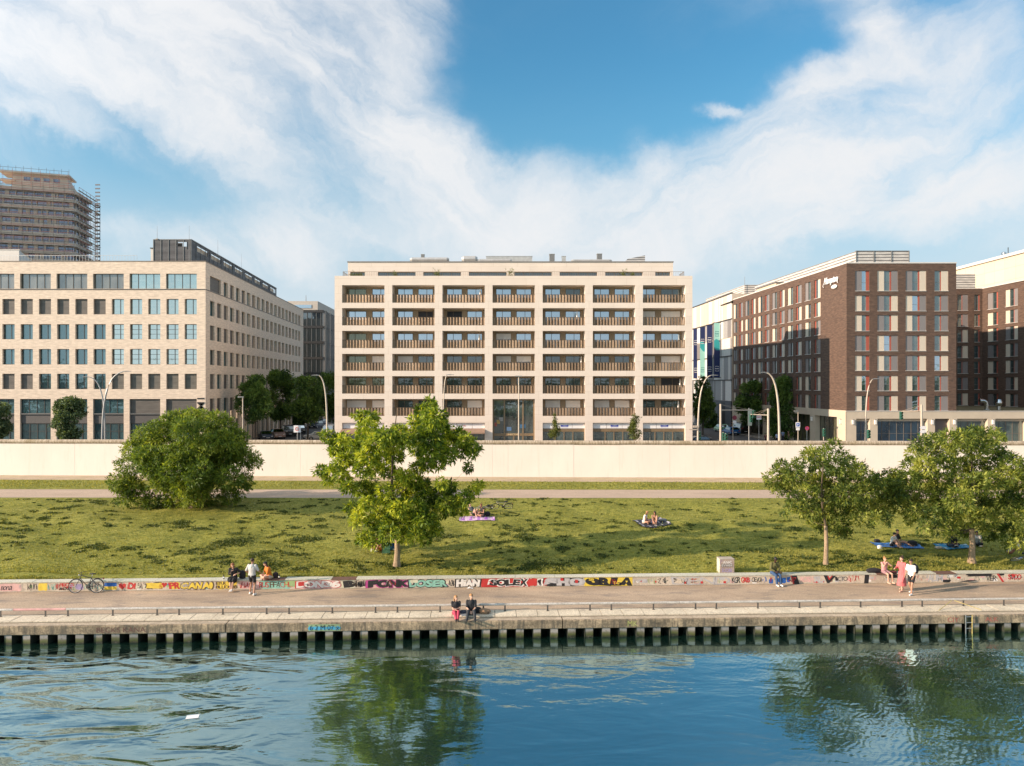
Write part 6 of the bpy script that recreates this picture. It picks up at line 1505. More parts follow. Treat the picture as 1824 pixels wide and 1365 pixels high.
# ================================================================ GRASS AND WEEDS on the lawn
r = np.random.default_rng(5)
def lawn_pts(n, near=1.7):
    t = r.uniform(0, 1, n)**near; x = r.uniform(-1, 1, n)
    y = 37.2+t*21.4; X = x*(y*.735+1.5)
    ok = y > (QY+5.6+X*.0355); X = X[ok]; y = y[ok]
    Z = np.array([zlawn(a, b_) for a, b_ in zip(X, y)])
    return X, y, Z
X, Y, Z = lawn_pts(46000)
edge = int(7000); Xe = r.uniform(-29, 30, edge); Ye = QY+5.55+Xe*.0355+r.uniform(0, .5, edge)**1.5; Ze = np.array([zlawn(a, b_) for a, b_ in zip(Xe, Ye)])
X = np.concatenate([X, Xe]); Y = np.concatenate([Y, Ye]); Z = np.concatenate([Z, Ze]); n = len(X)
N = np.zeros((n, 3)); N[:, 2] = 1
lfGrass = leaf_mat('grass_blades', (.15, .155, .028), (.27, .262, .052), (.41, .37, .085), .3, .35)
gm_ = leaves_mesh('grass', np.stack([X, Y, Z-.01], 1), N, 2, .10, .035, 0, .55, seed=8)
stuff(tag(link('grass', gm_, lfGrass), 'short sunlit grass covering the lawn between seat wall and path', 'grass'))
# darker clover and weed patches
P, N, = [], []
K = 1700
px_ = r.uniform(0, 1, K)**1.3; cy = 37.5+px_*21; cx_ = r.uniform(-1, 1, K)*(cy*.735)
ph_ = np.sin(cx_*.35+1)+np.sin(cy*.9+cx_*.2)+r.normal(size=K)*.8
for k in range(K):
    if ph_[k] < -.2: continue
    sx = r.uniform(.10, 1)**3*.60+.07; sx *= (1.8 if r.random() < .06 else 1); sy = sx*r.uniform(.4, 1.0); m_ = int(34*sx*sy/.12)+6
    q_ = r.normal(size=(m_, 2))*.45
    xx = cx_[k]+q_[:, 0]*sx; yy = cy[k]+q_[:, 1]*sy; ok = yy > (QY+5.62+xx*.0355)
    xx = xx[ok]; yy = yy[ok]; zz = np.array([zlawn(a, b_) for a, b_ in zip(xx, yy)])+r.uniform(0, .045, len(xx))*np.exp(-(q_[ok]**2).sum(1)*1.5)
    P.append(np.stack([xx, yy, zz], 1))
P = np.concatenate(P); N = np.zeros_like(P); N[:, 2] = .8
lfWeed = leaf_mat('weed_leaves', (.030, .055, .010), (.075, .105, .018), (.19, .20, .04), .2, 1.5)
stuff(tag(link('weeds', leaves_mesh('weeds', P, N, 5, .085, .06, .35, .9, seed=9), lfWeed), 'dark green clumps of clover and weeds scattered over the lawn', 'weeds'))
# grass on the verge by the wall
n = 9000; X = r.uniform(-55, 55, n); t = r.uniform(0, 1, n); Y = 63.0+t*4.2-X*.02
Zv = np.array([lawn_z(a, b_) for a, b_ in zip(X, Y)])
stuff(tag(link('verge_grass', leaves_mesh('verge_grass', np.stack([X, Y, Zv], 1), np.tile([0, 0, 1.], (n, 1)), 2, .16, .05, 0, .6, seed=10), lfGrass), 'strip of longer grass between the gravel path and the long wall', 'grass'))
# far bank of the river behind the drone: only ever seen mirrored in the windows
mb = MB(); mb.quad((-600, -150, 1), (600, -150, 1), (600, -900, 1), (-600, -900, 1)); struct(mb.build('far_bank', mLawn))
P = []; 
for k in range(130):
    x = -300+k*4.7+r.uniform(-3, 3); hh = r.uniform(6, 13) ; d = r.normal(size=(240, 3))*np.array([2.6, 2.4, hh*.28])+np.array([x, -158+r.uniform(-6, 6), 1+hh*.55]); P.append(d)
P = np.concatenate(P); N = r.normal(size=P.shape); N /= np.linalg.norm(N, axis=1)[:, None]
stuff(tag(link('far_trees', leaves_mesh('far_trees', P, N, 1, 2.6, 1.8, 0, .5, seed=12), lfStreet), 'belt of trees on the opposite river bank reflected in the windows', 'trees'))
# ================================================================ STREET FURNITURE
def lamp(label, bx, tx, ty, d, r=.10, style='curve', group='curved street lamps', mat=None, z0=1.3, name='street_lamp'):
    b_ = at(bx, 0, d).x; tp = at(tx, ty, d); mat = mat or mPole
    t = thing(name, label, 'street lamp', (b_, d, z0), 0, group)
    if style == 'curve':
        P = []; rr = []; H = tp.z-z0; dx = tp.x-b_
        for i in range(15):
            s_ = i/14; P.append((b_+dx*(s_**3.2), d, z0+H*math.sin(s_*PI/2*.93)/math.sin(PI/2*.93))); rr.append(r*(1-.55*s_))
        MB().tube(P, rr, 10).build('pole', mat, t, True)
        MB().tube([(b_, d, z0), (b_, d, z0+.9)], r*1.35, 10).build('base', mat, t, True)
        sg = 1 if dx > 0 else -1; e = Vector(P[-1])
        MB().tube([e-Vector((sg*.1, 0, 0)), e+Vector((sg*.25, 0, .03)), e+Vector((sg*.85, 0, .02))], [.06, .12, .05], 8, flat=.45).build('lamp_head', mPoleG, t, True)
    else:
        MB().tube([(b_, d, z0), (b_, d, tp.z)], [r, r*.7], 10).build('pole', mat, t, True)
        MB().box(b_-.55 if style == 'left' else b_-.35, d-.15, tp.z, b_+(.1 if style == 'left' else .35), d+.15, tp.z+.09).build('lamp_head', mPoleG, t)
        MB().tube([(b_, d, z0), (b_, d, z0+.8)], r*1.3, 10).build('base', mat, t, True)
    return t
lamp('grey double curve street lamp leaning right, crossing another before the office shopfronts', 182, 220, 662, 80, .14, mat=mPoleG)
lamp('thinner grey street lamp curving left, crossing the right leaning one', 187.5, 160, 672, 84, .11, mat=mPoleG)
lamp('tall curved street lamp with head to the left before the cream house corner', 583, 568.5, 669, 80, .13)
lamp('slender pale street lamp curving slightly right before the third bay', 789.5, 796, 668, 84, .10)
lamp('straight street post before the dark double height entrance', 924, 922.5, 671, 75, .085, 'top')
lamp('curved street lamp with head to the right beside the cream house corner', 1243, 1266, 669, 82, .13)
lamp('tallest curved lamp with head to the left before the hotel side street', 1388.5, 1366, 664, 78, .16)
lamp('slim curved lamp with head to the right before the hotel front', 1541.5, 1555, 675.5, 82, .10)
lamp('short straight lamp post before the office side trees', 432.5, 432, 708, 82, .08, 'left', 'small straight street lamps')
lamp('small straight lamp post with parking sign by the hotel arcade', 1421.5, 1421, 733, 98, .06, 'left', 'small straight street lamps')
mSigG = M_('signal_green_housing', (.03, .11, .075), .5, 0, .05, 3)
def signal(par, x, y, z, h=1.0, face=-1):
    MB().box(x-.15, y-.15, z, x+.15, y+.1, z+h).build('signal_housing', mSigG, par)
    mb = MB()
    for k in range(3):
        zc = z+h*(.17+.33*k); mb.tube([(x, y-.15, zc), (x, y-.32, zc-.02)], [.12, .13], 10, False)
    mb.build('visor', mSigG, par)
    for k, c in enumerate(((.02, .12, .06), (.12, .09, .01), (.14, .015, .01))):
        MB().tube([(x, y-.16, z+h*(.17+.33*k)), (x, y-.175, z+h*(.17+.33*k))], .10, 10).build('lens', M_('lens%d' % k, c, .2), par)
def gantry(label, px, ptop, arm_px, arm_py, d, darm, sig, name='traffic_gantry'):
    b_ = at(px, ptop, d); t = thing(name, label, 'traffic light', (b_.x, d, 1.3), 0, 'traffic light gantries behind the wall')
    MB().tube([(b_.x, d, 1.3), (b_.x, d, b_.z)], [.15, .12], 10).build('pole', mPole, t, True)
    e = at(arm_px, arm_py, darm); s0 = Vector((b_.x, d, b_.z-.75))
    MB().tube([s0, e], [.07, .05], 8).build('arm', mPole, t, True)
    MB().tube([(b_.x, d, b_.z-.05), s0.lerp(e, .55)+Vector((0, 0, .02)), ], .015, 5).build('stay', mPole, t)
    MB().tube([(b_.x, d, b_.z-.03), s0.lerp(e, .98)], .012, 5).build('stay', mPole, t)
    MB().box(b_.x-.2, d-.2, 1.3, b_.x+.2, d+.2, 1.5).build('foot', mConc, t)
    if sig: signal(t, e.x, e.y-.1, e.z-1.0)
    return t
gantry('traffic gantry with long level arm to the right over the side street', 1283.5, 720, 1342, 731, 88, 90, True)
gantry('traffic gantry with arm reaching left and away, before the dark trees', 1368.5, 728, 1337, 738.5, 80, 92, True)
g3 = gantry('traffic gantry with arm to the left and two white direction arrows', 1641.5, 721, 1604, 733, 84, 88, True)
x3 = at(1641.5, 0, 84).x
for zpy in (762, 769):
    z = at(0, zpy, 83.8).z
    mb = MB(); y = 83.75; x0 = x3-.35; x1 = x3+.42; mb.poly([(x0, y, z), (x0+.16, y, z+.19), (x1, y, z+.19), (x1, y, z-.19), (x0+.16, y, z-.19)]); mb.poly([(x0, y+.03, z), (x0+.16, y+.03, z+.19), (x1, y+.03, z+.19), (x1, y+.03, z-.19), (x0+.16, y+.03, z-.19)])
    mb.build('arrow_sign', M_('sign_white', (.80, .78, .76), .6), g3)
def low_signal(label, px, py0, py1, d):
    c = at(px, py0, d); t = thing('traffic_light', label, 'traffic light', (c.x, d, 1.3), 0, 'low traffic lights behind the wall')
    MB().tube([(c.x, d, 1.3), (c.x, d, c.z)], .06, 8).build('pole', mPole, t, True)
    signal(t, c.x, d-.12, c.z-1.05); return t
low_signal('green traffic light head at the foot of the long armed gantry, left one', 1288, 770, 785, 82)
low_signal('green traffic light head right next to the gantry foot, right one', 1292.5, 772, 787, 80.5)
low_signal('dark traffic light head low at the lamp by the cream house corner', 1245, 768, 785, 83)
low_signal('green traffic light standing before the hotel arcade pillar', 1467, 763, 787, 90)
low_signal('green traffic light in front of the narrow hotel window', 1546, 765, 785, 84)
low_signal('green traffic light beside the arrow sign gantry', 1637.5, 770, 787, 84.6)
# signs
def post(par, x, y, z1, mat=None, r=.035): MB().tube([(x, y, 1.3), (x, y, z1)], r, 8).build('post', mat or mSteel, par, True)
c = at(529.3, 764.3, 84); zs = thing('zone_sign', 'square white zone sign with red ring on two posts above the wall', 'road sign', (c.x, 84, 1.3))
w = 6.2*84/F
MB().box(c.x-w, 84, c.z-w, c.x+w, 84.04, c.z+w).build('plate', M_('sign_white', (.8, .78, .76), .6), zs)
def ring(x, y, z, r1, r2, n=24):
    mb = MB()
    for i in range(n):
        a = 2*PI*i/n; b_ = 2*PI*(i+1)/n; mb.quad((x+r1*math.cos(a), y, z+r1*math.sin(a)), (x+r1*math.cos(b_), y, z+r1*math.sin(b_)), (x+r2*math.cos(b_), y, z+r2*math.sin(b_)), (x+r2*math.cos(a), y, z+r2*math.sin(a)))
    return mb
ring(c.x, 83.99, c.z, .17, .24).build('ring', cRd, zs); link('numeral', text_mesh('30', .20, .15, .01, .005), mBlack, zs, Matrix.Translation((-.10, -.01, c.z-1.3-.075)))
for dx in (-.0, .38): post(zs, c.x+dx, 84.08, c.z-w*.9 if dx == 0 else c.z+w*.2)
c = at(1421.3, 757, 97.6); ps = thing('parking_sign', 'blue parking sign with white plate below on the small lamp post', 'road sign', (c.x, 97.6, c.z-.8))
MB().box(c.x-.30, 97.6, c.z-.35, c.x+.30, 97.64, c.z+.35).build('plate', MAT['sign_white'], ps); MB().box(c.x-.22, 97.59, c.z-.22, c.x+.22, 97.597, c.z+.24).build('blue_field', M_('sign_blue', (.02, .10, .42), .5), ps)
link('letter', text_mesh('P', .18, .28, .02, .004), MAT['sign_white'], ps, Matrix.Translation((-.09, -.015, .8-.14))); MB().box(c.x-.24, 97.6, c.z-.75, c.x+.24, 97.64, c.z-.40).build('plate', MAT['sign_white'], ps)
c = at(1437.5, 763, 96); ns = thing('no_stopping_sign', 'round purple red no stopping sign on a thin post', 'road sign', (c.x, 96, 1.3)); post(ns, c.x, 96.05, c.z+.2)
MB().tube([(c.x, 96, c.z), (c.x, 95.96, c.z)], .26, 20).build('plate', M_('sign_violet', (.16, .08, .35), .5), ns); ring(c.x, 95.94, c.z, .19, .27).build('ring', cRd, ns); mb = MB(); M45 = Matrix.Translation((c.x, 95.945, c.z)) @ Matrix.Rotation(R(45), 4, 'Y')
mb.box(-.2, 0, -.03, .2, .003, .03, M45); mb.box(-.03, 0, -.2, .03, .003, .2, M45); mb.build('cross', cRd, ns)
c = at(1305.5, 740, 105); ns = thing('no_stopping_sign', 'dark red round sign on a pale post in the side street', 'road sign', (c.x, 105, 1.3)); post(ns, c.x, 105.05, at(0, 727, 105).z, mPole, .07)
MB().tube([(c.x+.25, 105, c.z-.35), (c.x+.25, 104.95, c.z-.35)], .34, 20).build('plate', M_('sign_maroon', (.22, .03, .05), .5), ns); MB().box(c.x+.0, 104.97, c.z-1.2, c.x+.5, 105, c.z-.8).build('plate', MAT['sign_white'], ns)
c = at(1352, 744, 100); ns = thing('hanging_sign', 'white rectangular sign with red figures under the gantry arm', 'road sign', (c.x, 100, 1.3)); post(ns, c.x, 100.05, c.z+.2)
MB().box(c.x-.34, 100, c.z-.28, c.x+.34, 100.03, c.z+.28).build('plate', MAT['sign_white'], ns)
for s_ in (-.17, .17): ring(c.x+s_, 99.99, c.z+.05, .08, .15, 16).build('ring', cRd, ns)
c = at(1424.5, 781, 90); bs = thing('barrier_board', 'white and red striped barrier board at the pavement edge', 'barrier', (c.x, 90, 1.3))
mb = MB(); mb.box(c.x-.35, 90, 1.9, c.x+.35, 90.04, 2.6); mb.build('board', MAT['sign_white'], bs); mb = MB()
for k in range(3): mb.poly([(c.x-.3+.22*k, 89.995, 1.95), (c.x-.2+.22*k, 89.995, 1.95), (c.x-.1+.22*k, 89.995, 2.55), (c.x-.2+.22*k, 89.995, 2.55)])
mb.build('stripe', cRd, bs); mb = MB(); mb.box(c.x-.3, 89.95, 1.3, c.x-.26, 90.1, 2.0); mb.box(c.x+.26, 89.95, 1.3, c.x+.3, 90.1, 2.0); mb.build('leg', mSteel, bs)
c = at(1334.5, 745, 93); dsb = thing('signal_backboard', 'tall grey board on a post beside the green signal head', 'sign board', (c.x, 93, 1.3)); post(dsb, c.x, 93.1, c.z+1.3, mPoleG, .06); MB().box(c.x-.15, 93, c.z-1.0, c.x+.35, 93.06, c.z+1.2).build('plate', M_('board_grey_green', (.16, .20, .19), .6), dsb)
# camera arm by the corner lamp
c = at(1239, 760, 82); ca = thing('wall_camera', 'pale traffic camera box on the lamp pole by the cream house corner', 'camera', (c.x, 82, c.z)); MB().box(c.x-.3, 81.8, c.z-.12, c.x+.35, 82, c.z+.12).build('housing', mPole, ca); MB().box(c.x-.75, 81.85, c.z-.40, c.x+.2, 81.95, c.z-.28).build('arm', mPole, ca)

# ================================================================ CARS
def car(label, x, y, rz, L, H, paint, kind='hatch', z=1.2, group=None, name='parked_car'):
    t = thing(name, label, 'van' if kind == 'van' else 'car', (x, y, z), rz, group)
    W2 = .90 if kind != 'van' else .98; h0 = .26
    if kind == 'van':
        prof = [(-L/2, .45), (-L/2, H*.9), (-L/2+.12, H*.98), (L/2-1.35, H), (L/2-.75, H*.62), (L/2-.15, H*.50), (L/2, H*.42), (L/2, .35)]
        roof = [(-L/2+.12, H*.98), (L/2-1.35, H)]; gls = [(-L/2+.35, H*.55), (-L/2+.35, H*.88), (L/2-1.4, H*.92), (L/2-.80, H*.62), (L/2-.9, H*.55)]
    else:
        prof = [(-L/2, .42), (-L/2, H*.62), (-L/2+.10, H*.68), (-L/2+.50, H*.93), (-L/2+1.0, H), (.25, H), (.95, H*.70), (L/2-.25, H*.58), (L/2, H*.45), (L/2, .35)]
        gls = [(-L/2+.40, H*.68), (-L/2+.75, H*.92), (-L/2+1.05, H*.955), (.22, H*.955), (.80, H*.68)]
    mb = MB(); n = len(prof)
    def wd(zz): return W2*(1 if zz < H*.62 else 1-.20*(zz-H*.62)/(H*.38))
    Lp = [(x_, -wd(z_), z_) for x_, z_ in prof]; Rp = [(x_, wd(z_), z_) for x_, z_ in prof]
    lo = [(L/2, h0)]+[(-L/2, h0)]
    Lp += [(L/2-.05, -W2, h0), (-L/2+.05, -W2, h0)]; Rp += [(L/2-.05, W2, h0), (-L/2+.05, W2, h0)]
    mb.poly(Lp); mb.poly(Rp[::-1])
    for i in range(len(Lp)):
        j = (i+1) % len(Lp); mb.quad(Lp[i], Lp[j], Rp[j], Rp[i])
    bo = mb.build('body', paint, t, local=True)
    mb = MB()
    for s_ in (-1, 1): mb.poly([(x_, s_*(wd(z_)+.012), z_) for x_, z_ in gls])
    if kind == 'van': mb.quad((L/2-1.33, -W2*.78, H*.97), (L/2-1.33, W2*.78, H*.97), (L/2-.77, W2*.86, H*.64), (L/2-.77, -W2*.86, H*.64)); mb.quad((-L/2-.01, -W2*.75, H*.55), (-L/2-.01, W2*.75, H*.55), (-L/2-.01, W2*.72, H*.85), (-L/2-.01, -W2*.72, H*.85))
    else:
        mb.quad((.31, -W2*.78, H*.98), (.31, W2*.78, H*.98), (.92, W2*.9, H*.725), (.92, -W2*.9, H*.725)); mb.quad((-L/2+.12, -W2*.85, H*.71), (-L/2+.12, W2*.85, H*.71), (-L/2+.49, W2*.78, H*.93), (-L/2+.49, -W2*.78, H*.93))
        for q_ in (mb.v[-8:],): pass
    mb.v = [(a+(.012 if a > 0 and abs(b_) < W2*.91 else -.012 if abs(b_) < W2*.86 and a < -L/2+.6 else 0), b_, c_+.008) for a, b_, c_ in mb.v]
    mb.build('window_glass', glass_mat('car_glass', (.01, .012, .014), .12, wob=0), t, local=True)
    for xx in (-L/2+.8, L/2-.85):
        for s_ in (-1, 1):
            w_ = MB().tube([(xx, s_*(W2-.2), .32), (xx, s_*(W2+.01), .32)], .32, 16).build('wheel', mRubber, t, local=True)
            MB().tube([(xx, s_*(W2), .32), (xx, s_*(W2+.02), .32)], .19, 12).build('rim', mSteel, w_, local=True)
    for s_ in (-1, 1):
        MB().box(L/2-.10, s_*.62-.16, H*.43, L/2+.015, s_*.62+.16, H*.52).build('headlight', M_('headlight', (.6, .6, .58), .2), t, local=True)
        MB().box(-L/2-.015, s_*.68-.13, H*.48, -L/2+.1, s_*.68+.13, H*.60).build('tail_light', M_('tail_red', (.35, .02, .02), .3), t, local=True)
        MB().box(.62, s_*(W2+.02)-.06, H*.66, .80, s_*(W2+.14)-.04, H*.75).build('mirror', paint, t, local=True)
    MB().box(-L/2-.02, -.26, .50, -L/2, .26, .61).build('number_plate', MAT['sign_white'], t, local=True); MB().box(L/2, -.26, .42, L/2+.02, .26, .53).build('number_plate', MAT['sign_white'], t, local=True)
    MB().box(-L/2-.03, -W2*.95, .28, -L/2+.1, W2*.95, .42).build('bumper', mBlack, t, local=True); MB().box(L/2-.1, -W2*.95, .25, L/2+.03, W2*.95, .38).build('bumper', mBlack, t, local=True)
    return t
def paint(n, c, r=.3): return M_('paint_'+n, c, r, .3, .02, 1, spec=.6)
pc = lambda px, d: (px-912)*d/F
gC = 'cars parked along the left side street'
car('dark blue car parked nearest in the left street row', pc(473, 118), 118, R(-60), 4.3, 1.45, paint('dark_blue', (.02, .035, .06)), group=gC)
car('brownish pink car second in the left street row', pc(495, 121), 121, R(-62), 4.5, 1.62, paint('rose_brown', (.30, .20, .17)), group=gC)
car('dark grey van third in the left street row', pc(514, 127), 127, R(-65), 4.8, 1.95, paint('graphite', (.03, .033, .037)), 'van', group=gC)
car('black car fourth in the left street row behind the zone sign', pc(534, 134), 134, R(-68), 4.3, 1.45, paint('black', (.012, .012, .013)), group=gC)
car('dark blue car deeper in the left street under the trees', pc(563, 150), 150, R(-100), 4.3, 1.5, paint('dark_blue', (.02, .035, .06)), group=gC)
car('blue black car parked beside the curved lamp in the left street', pc(571, 158), 158, R(-100), 4.3, 1.5, paint('ink_blue', (.015, .025, .07)), group=gC)
car('white car driving out of the left street by the staked tree', pc(566, 118), 118, R(-150), 4.4, 1.4, paint('white', (.70, .68, .64)), name='moving_car')
car('white van waiting beside the cream house corner', pc(589, 126), 126, R(-95), 5.0, 2.1, paint('white', (.70, .68, .64)), 'van', name='moving_car')
car('light grey car far back in the left street', pc(577, 172), 172, R(-90), 4.3, 1.5, paint('silver', (.40, .40, .40)), group=gC)
car('bright blue car driving away on the right side street', pc(1302, 130), 130, R(95), 4.2, 1.45, paint('bright_blue', (.02, .13, .34)), name='moving_car')
car('black van beside the blue car on the right side street', pc(1320, 133), 133, R(92), 5.0, 2.1, paint('black', (.012, .012, .013)), 'van', name='moving_car')
car('dark car at the junction just above the wall by the corner lamp', pc(1253, 107), 107, R(5), 4.2, 1.4, paint('graphite', (.03, .033, .037)), name='moving_car')
car('pale green small car left of the bright blue car', pc(1285, 138), 138, R(92), 3.8, 1.5, paint('pale_green', (.20, .42, .25)), name='moving_car')
# stele on the lawn edge
c0 = gr(1295.5, 1021, .5); st_ = thing('stone_block', 'square concrete block with graffiti standing on the lawn edge', 'concrete block', (c0.x, c0.y+.2, .42), TH)
mb = MB(); mb.box(-.38, -.15, -.1, .38, .35, .78); mb.build('block', patchy('stele_paint', [(.3, (.26, .19, .16)), (.7, (.44, .34, .27))], 3, dirt=(4, (.24, .18, .24), (1, 1, 1), .52, .7)), st_, local=True)
MB().box(-.39, -.16, .78, .39, .36, .81).build('cap', mConc, st_, local=True)
mb = MB(); mb.box(-.392, -.12, 0, -.381, .33, .78); mb.build('side_face', mCope, st_, local=True)
link('graffiti', text_mesh('ANIC', .48, .14, .01, .003), cW, st_, Matrix.Translation((-.22, -.153, .56))); link('graffiti', text_mesh('EVWEA', .60, .17, .04, .003), cK, st_, Matrix.Translation((-.30, -.153, .38))); link('graffiti', text_mesh('EVWEA', .56, .12, .0, .003), cW, st_, Matrix.Translation((-.28, -.158, .41)))
link('graffiti', text_mesh('SUOBE', .55, .18, .0, .003), cLav, st_, Matrix.Translation((-.28, -.153, .12)))
# floating paper and litter
pp = gr(343, 1277, WZ+.01); fp = MB(); fp.box(-.20, -.13, -.004, .20, .13, .004, Matrix.Translation(pp) @ Matrix.Rotation(R(14), 4, 'Z')); tag(fp.build('floating_paper', MAT['sign_white']), 'white sheet of paper floating on the water at left', 'litter')
pp = gr(837, 1048.5, .02); fp = MB(); fp.poly([pp+Vector(v) for v in ((-.16, 0, 0), (-.05, .09, .05), (.15, .06, .02), (.17, -.05, .0), (.0, -.08, .04))]); fp.poly([pp+Vector(v) for v in ((-.16, 0, .0), (.17, -.05, .0), (.0, -.08, .04))]); tag(fp.build('paper_scrap', MAT['sign_white']), 'crumpled white paper scrap at the foot of the seat wall', 'litter')
# ================================================================ PEOPLE
V3 = Vector
def cone_capsule(mb, p, q_, r1, r2, seg=10):
    p = V3(p); q_ = V3(q_); d = q_-p; L = d.length
    if L < 1e-5: mb.ball(p, r1, seg, 6); return
    d.normalize(); pts = []; rr = []
    for t in (-1, -.75, -.4, 0): pts.append(p+d*r1*t); rr.append(r1*math.sqrt(max(1-t*t, .0004)))
    for t in (0, .4, .75, 1): pts.append(q_+d*r2*t); rr.append(r2*math.sqrt(max(1-t*t, .0004)))
    mb.tube(pts, rr, seg, weld=True)
def fused(name, mb, mat, parent, voxel=.012, smooth=2):
    """one continuous skin grown from overlapping volumes"""
    me = mb.mesh(name); o = bpy.data.objects.new(name, me); COL.objects.link(o)
    md = o.modifiers.new('r', 'REMESH'); md.mode = 'VOXEL'; md.voxel_size = voxel; md.use_smooth_shade = True
    ms = o.modifiers.new('s', 'SMOOTH'); ms.factor = .5; ms.iterations = smooth
    dg = bpy.context.evaluated_depsgraph_get(); nm = bpy.data.meshes.new_from_object(o.evaluated_get(dg))
    bpy.data.objects.remove(o); bpy.data.meshes.remove(me); nm.name = name
    nm.materials.clear()
    return link(name, nm, mat, parent)
def ik(a, c, l1, l2, hint):
    a = V3(a); c = V3(c); d = c-a; L = min(d.length, (l1+l2)*.995); d.normalize(); c = a+d*L
    x = (l1*l1-l2*l2+L*L)/(2*L); h = math.sqrt(max(l1*l1-x*x, 0)); hv = V3(hint)-d*V3(hint).dot(d); hv.normalize()
    return a+d*x+hv*h, c
def hand(mb, w, d, curl=.5, side=1, palm=V3((0, 0, -1))):
    d = V3(d).normalized(); n = V3(palm)-d*V3(palm).dot(d); n.normalize(); s_ = d.cross(n)*side
    c = w+d*.045
    for k in (-1, 0, 1): cone_capsule(mb, w+s_*k*.012, c+s_*k*.024+d*.02, .017, .016, 8)
    for k, ln in enumerate((.070, .080, .074, .058)):
        b_ = c+d*.03+s_*(.030-.020*k); m1 = b_+(d*math.cos(curl*.7)+n*math.sin(curl*.7))*ln*.55; m2 = m1+(d*math.cos(curl*1.8)+n*math.sin(curl*1.8))*ln*.5
        cone_capsule(mb, b_, m1, .0095, .009, 7); cone_capsule(mb, m1, m2, .009, .008, 7)
    t0 = w+d*.022+s_*.024; t1 = t0+(d*.6+s_*.75+n*.25).normalized()*.036; t2 = t1+(d*.9+s_*.2+n*.4).normalized()*.028
    cone_capsule(mb, t0, t1, .013, .011, 7); cone_capsule(mb, t1, t2, .011, .009, 7)
SKL = M_('skin_light', (.56, .33, .23), .55, 0, .05, 6); SKM = M_('skin_tan', (.40, .21, .13), .55, 0, .05, 6); SKD = M_('skin_dark', (.055, .028, .018), .5, 0, .05, 6)
HRB = M_('hair_brown', (.045, .022, .012), .6, 0, .25, 20); HRK = M_('hair_black', (.010, .008, .007), .5, 0, .2, 20); HRA = M_('hair_auburn', (.20, .075, .025), .55, 0, .25, 20); HRL = M_('hair_blond', (.35, .18, .07), .55, 0, .25, 20)
def cloth(n, c): return M_('cloth_'+n, c, .85, 0, .10, 9, .25)
def pose_stand(stride=0., lift=0., arms=None, lean=0., spread=.11):
    J = {'pel': V3((0, 0, .94)), 'wst': V3((0, -lean*.3, 1.08)), 'chs': V3((0, -lean*.7, 1.30)), 'nck': V3((0, -lean, 1.47)), 'hd': V3((0, -lean-.02, 1.635))}
    for s_, sg in (('L', 1), ('R', -1)):
        st = stride*sg
        J['hp'+s_] = V3((.095*sg, 0, .92)); J['an'+s_] = V3((spread*sg, -st, .085+(lift if st < 0 else 0)))
        J['kn'+s_], J['an'+s_] = ik(J['hp'+s_], J['an'+s_], .43, .43, (0, -1, 0)); J['to'+s_] = J['an'+s_]+V3((.02*sg, -.155, -.045))
        J['sh'+s_] = V3((.175*sg, -lean*.9, 1.415)); tg = (arms or {}).get(s_, (.24*sg, -.02, .88)); J['el'+s_], J['wr'+s_] = ik(J['sh'+s_], tg, .285, .25, (.4*sg, .9, -.3))
    return J
def pose_sit(seat=0., foot=-.47, fx=.09, arms=None, lean=.05, knee_up=0., cross=False, reach=.42, lay=0.):
    """seated at z=seat level of local 0; feet at z=foot"""
    J = {'pel': V3((0, 0, .11)), 'wst': V3((0, -lean*.3+lay*.12, .24)), 'chs': V3((0, -lean*.8+lay*.36, .46-abs(lay)*.05)), 'nck': V3((0, -lean*1.2+lay*.5, .63-abs(lay)*.08)), 'hd': V3((0, -lean*1.6-.02+lay*.55, .79-abs(lay)*.10))}
    for s_, sg in (('L', 1), ('R', -1)):
        J['hp'+s_] = V3((.095*sg, -.02, .10))
        if cross: J['an'+s_] = V3((-.13*sg, -.34, .06)); hint = (.9*sg, -.3, .25); J['kn'+s_], J['an'+s_] = ik(J['hp'+s_], J['an'+s_], .42, .42, hint); J['to'+s_] = J['an'+s_]+V3((-.12*sg, -.06, -.02))
        else: J['an'+s_] = V3((fx*sg, -reach, foot+.085)); J['kn'+s_], J['an'+s_] = ik(J['hp'+s_], J['an'+s_], .43, .43, (.08*sg, -1, 1.)); J['to'+s_] = J['an'+s_]+V3((.01*sg, -.15, -.05))
        J['sh'+s_] = V3((.17*sg, J['chs'].y-lean*.2+lay*.1, .575-abs(lay)*.08)); tg = (arms or {}).get(s_, (.14*sg, -.30, .20)); J['el'+s_], J['wr'+s_] = ik(J['sh'+s_], tg, .285, .25, (.9*sg, .5, -.5))
    return J
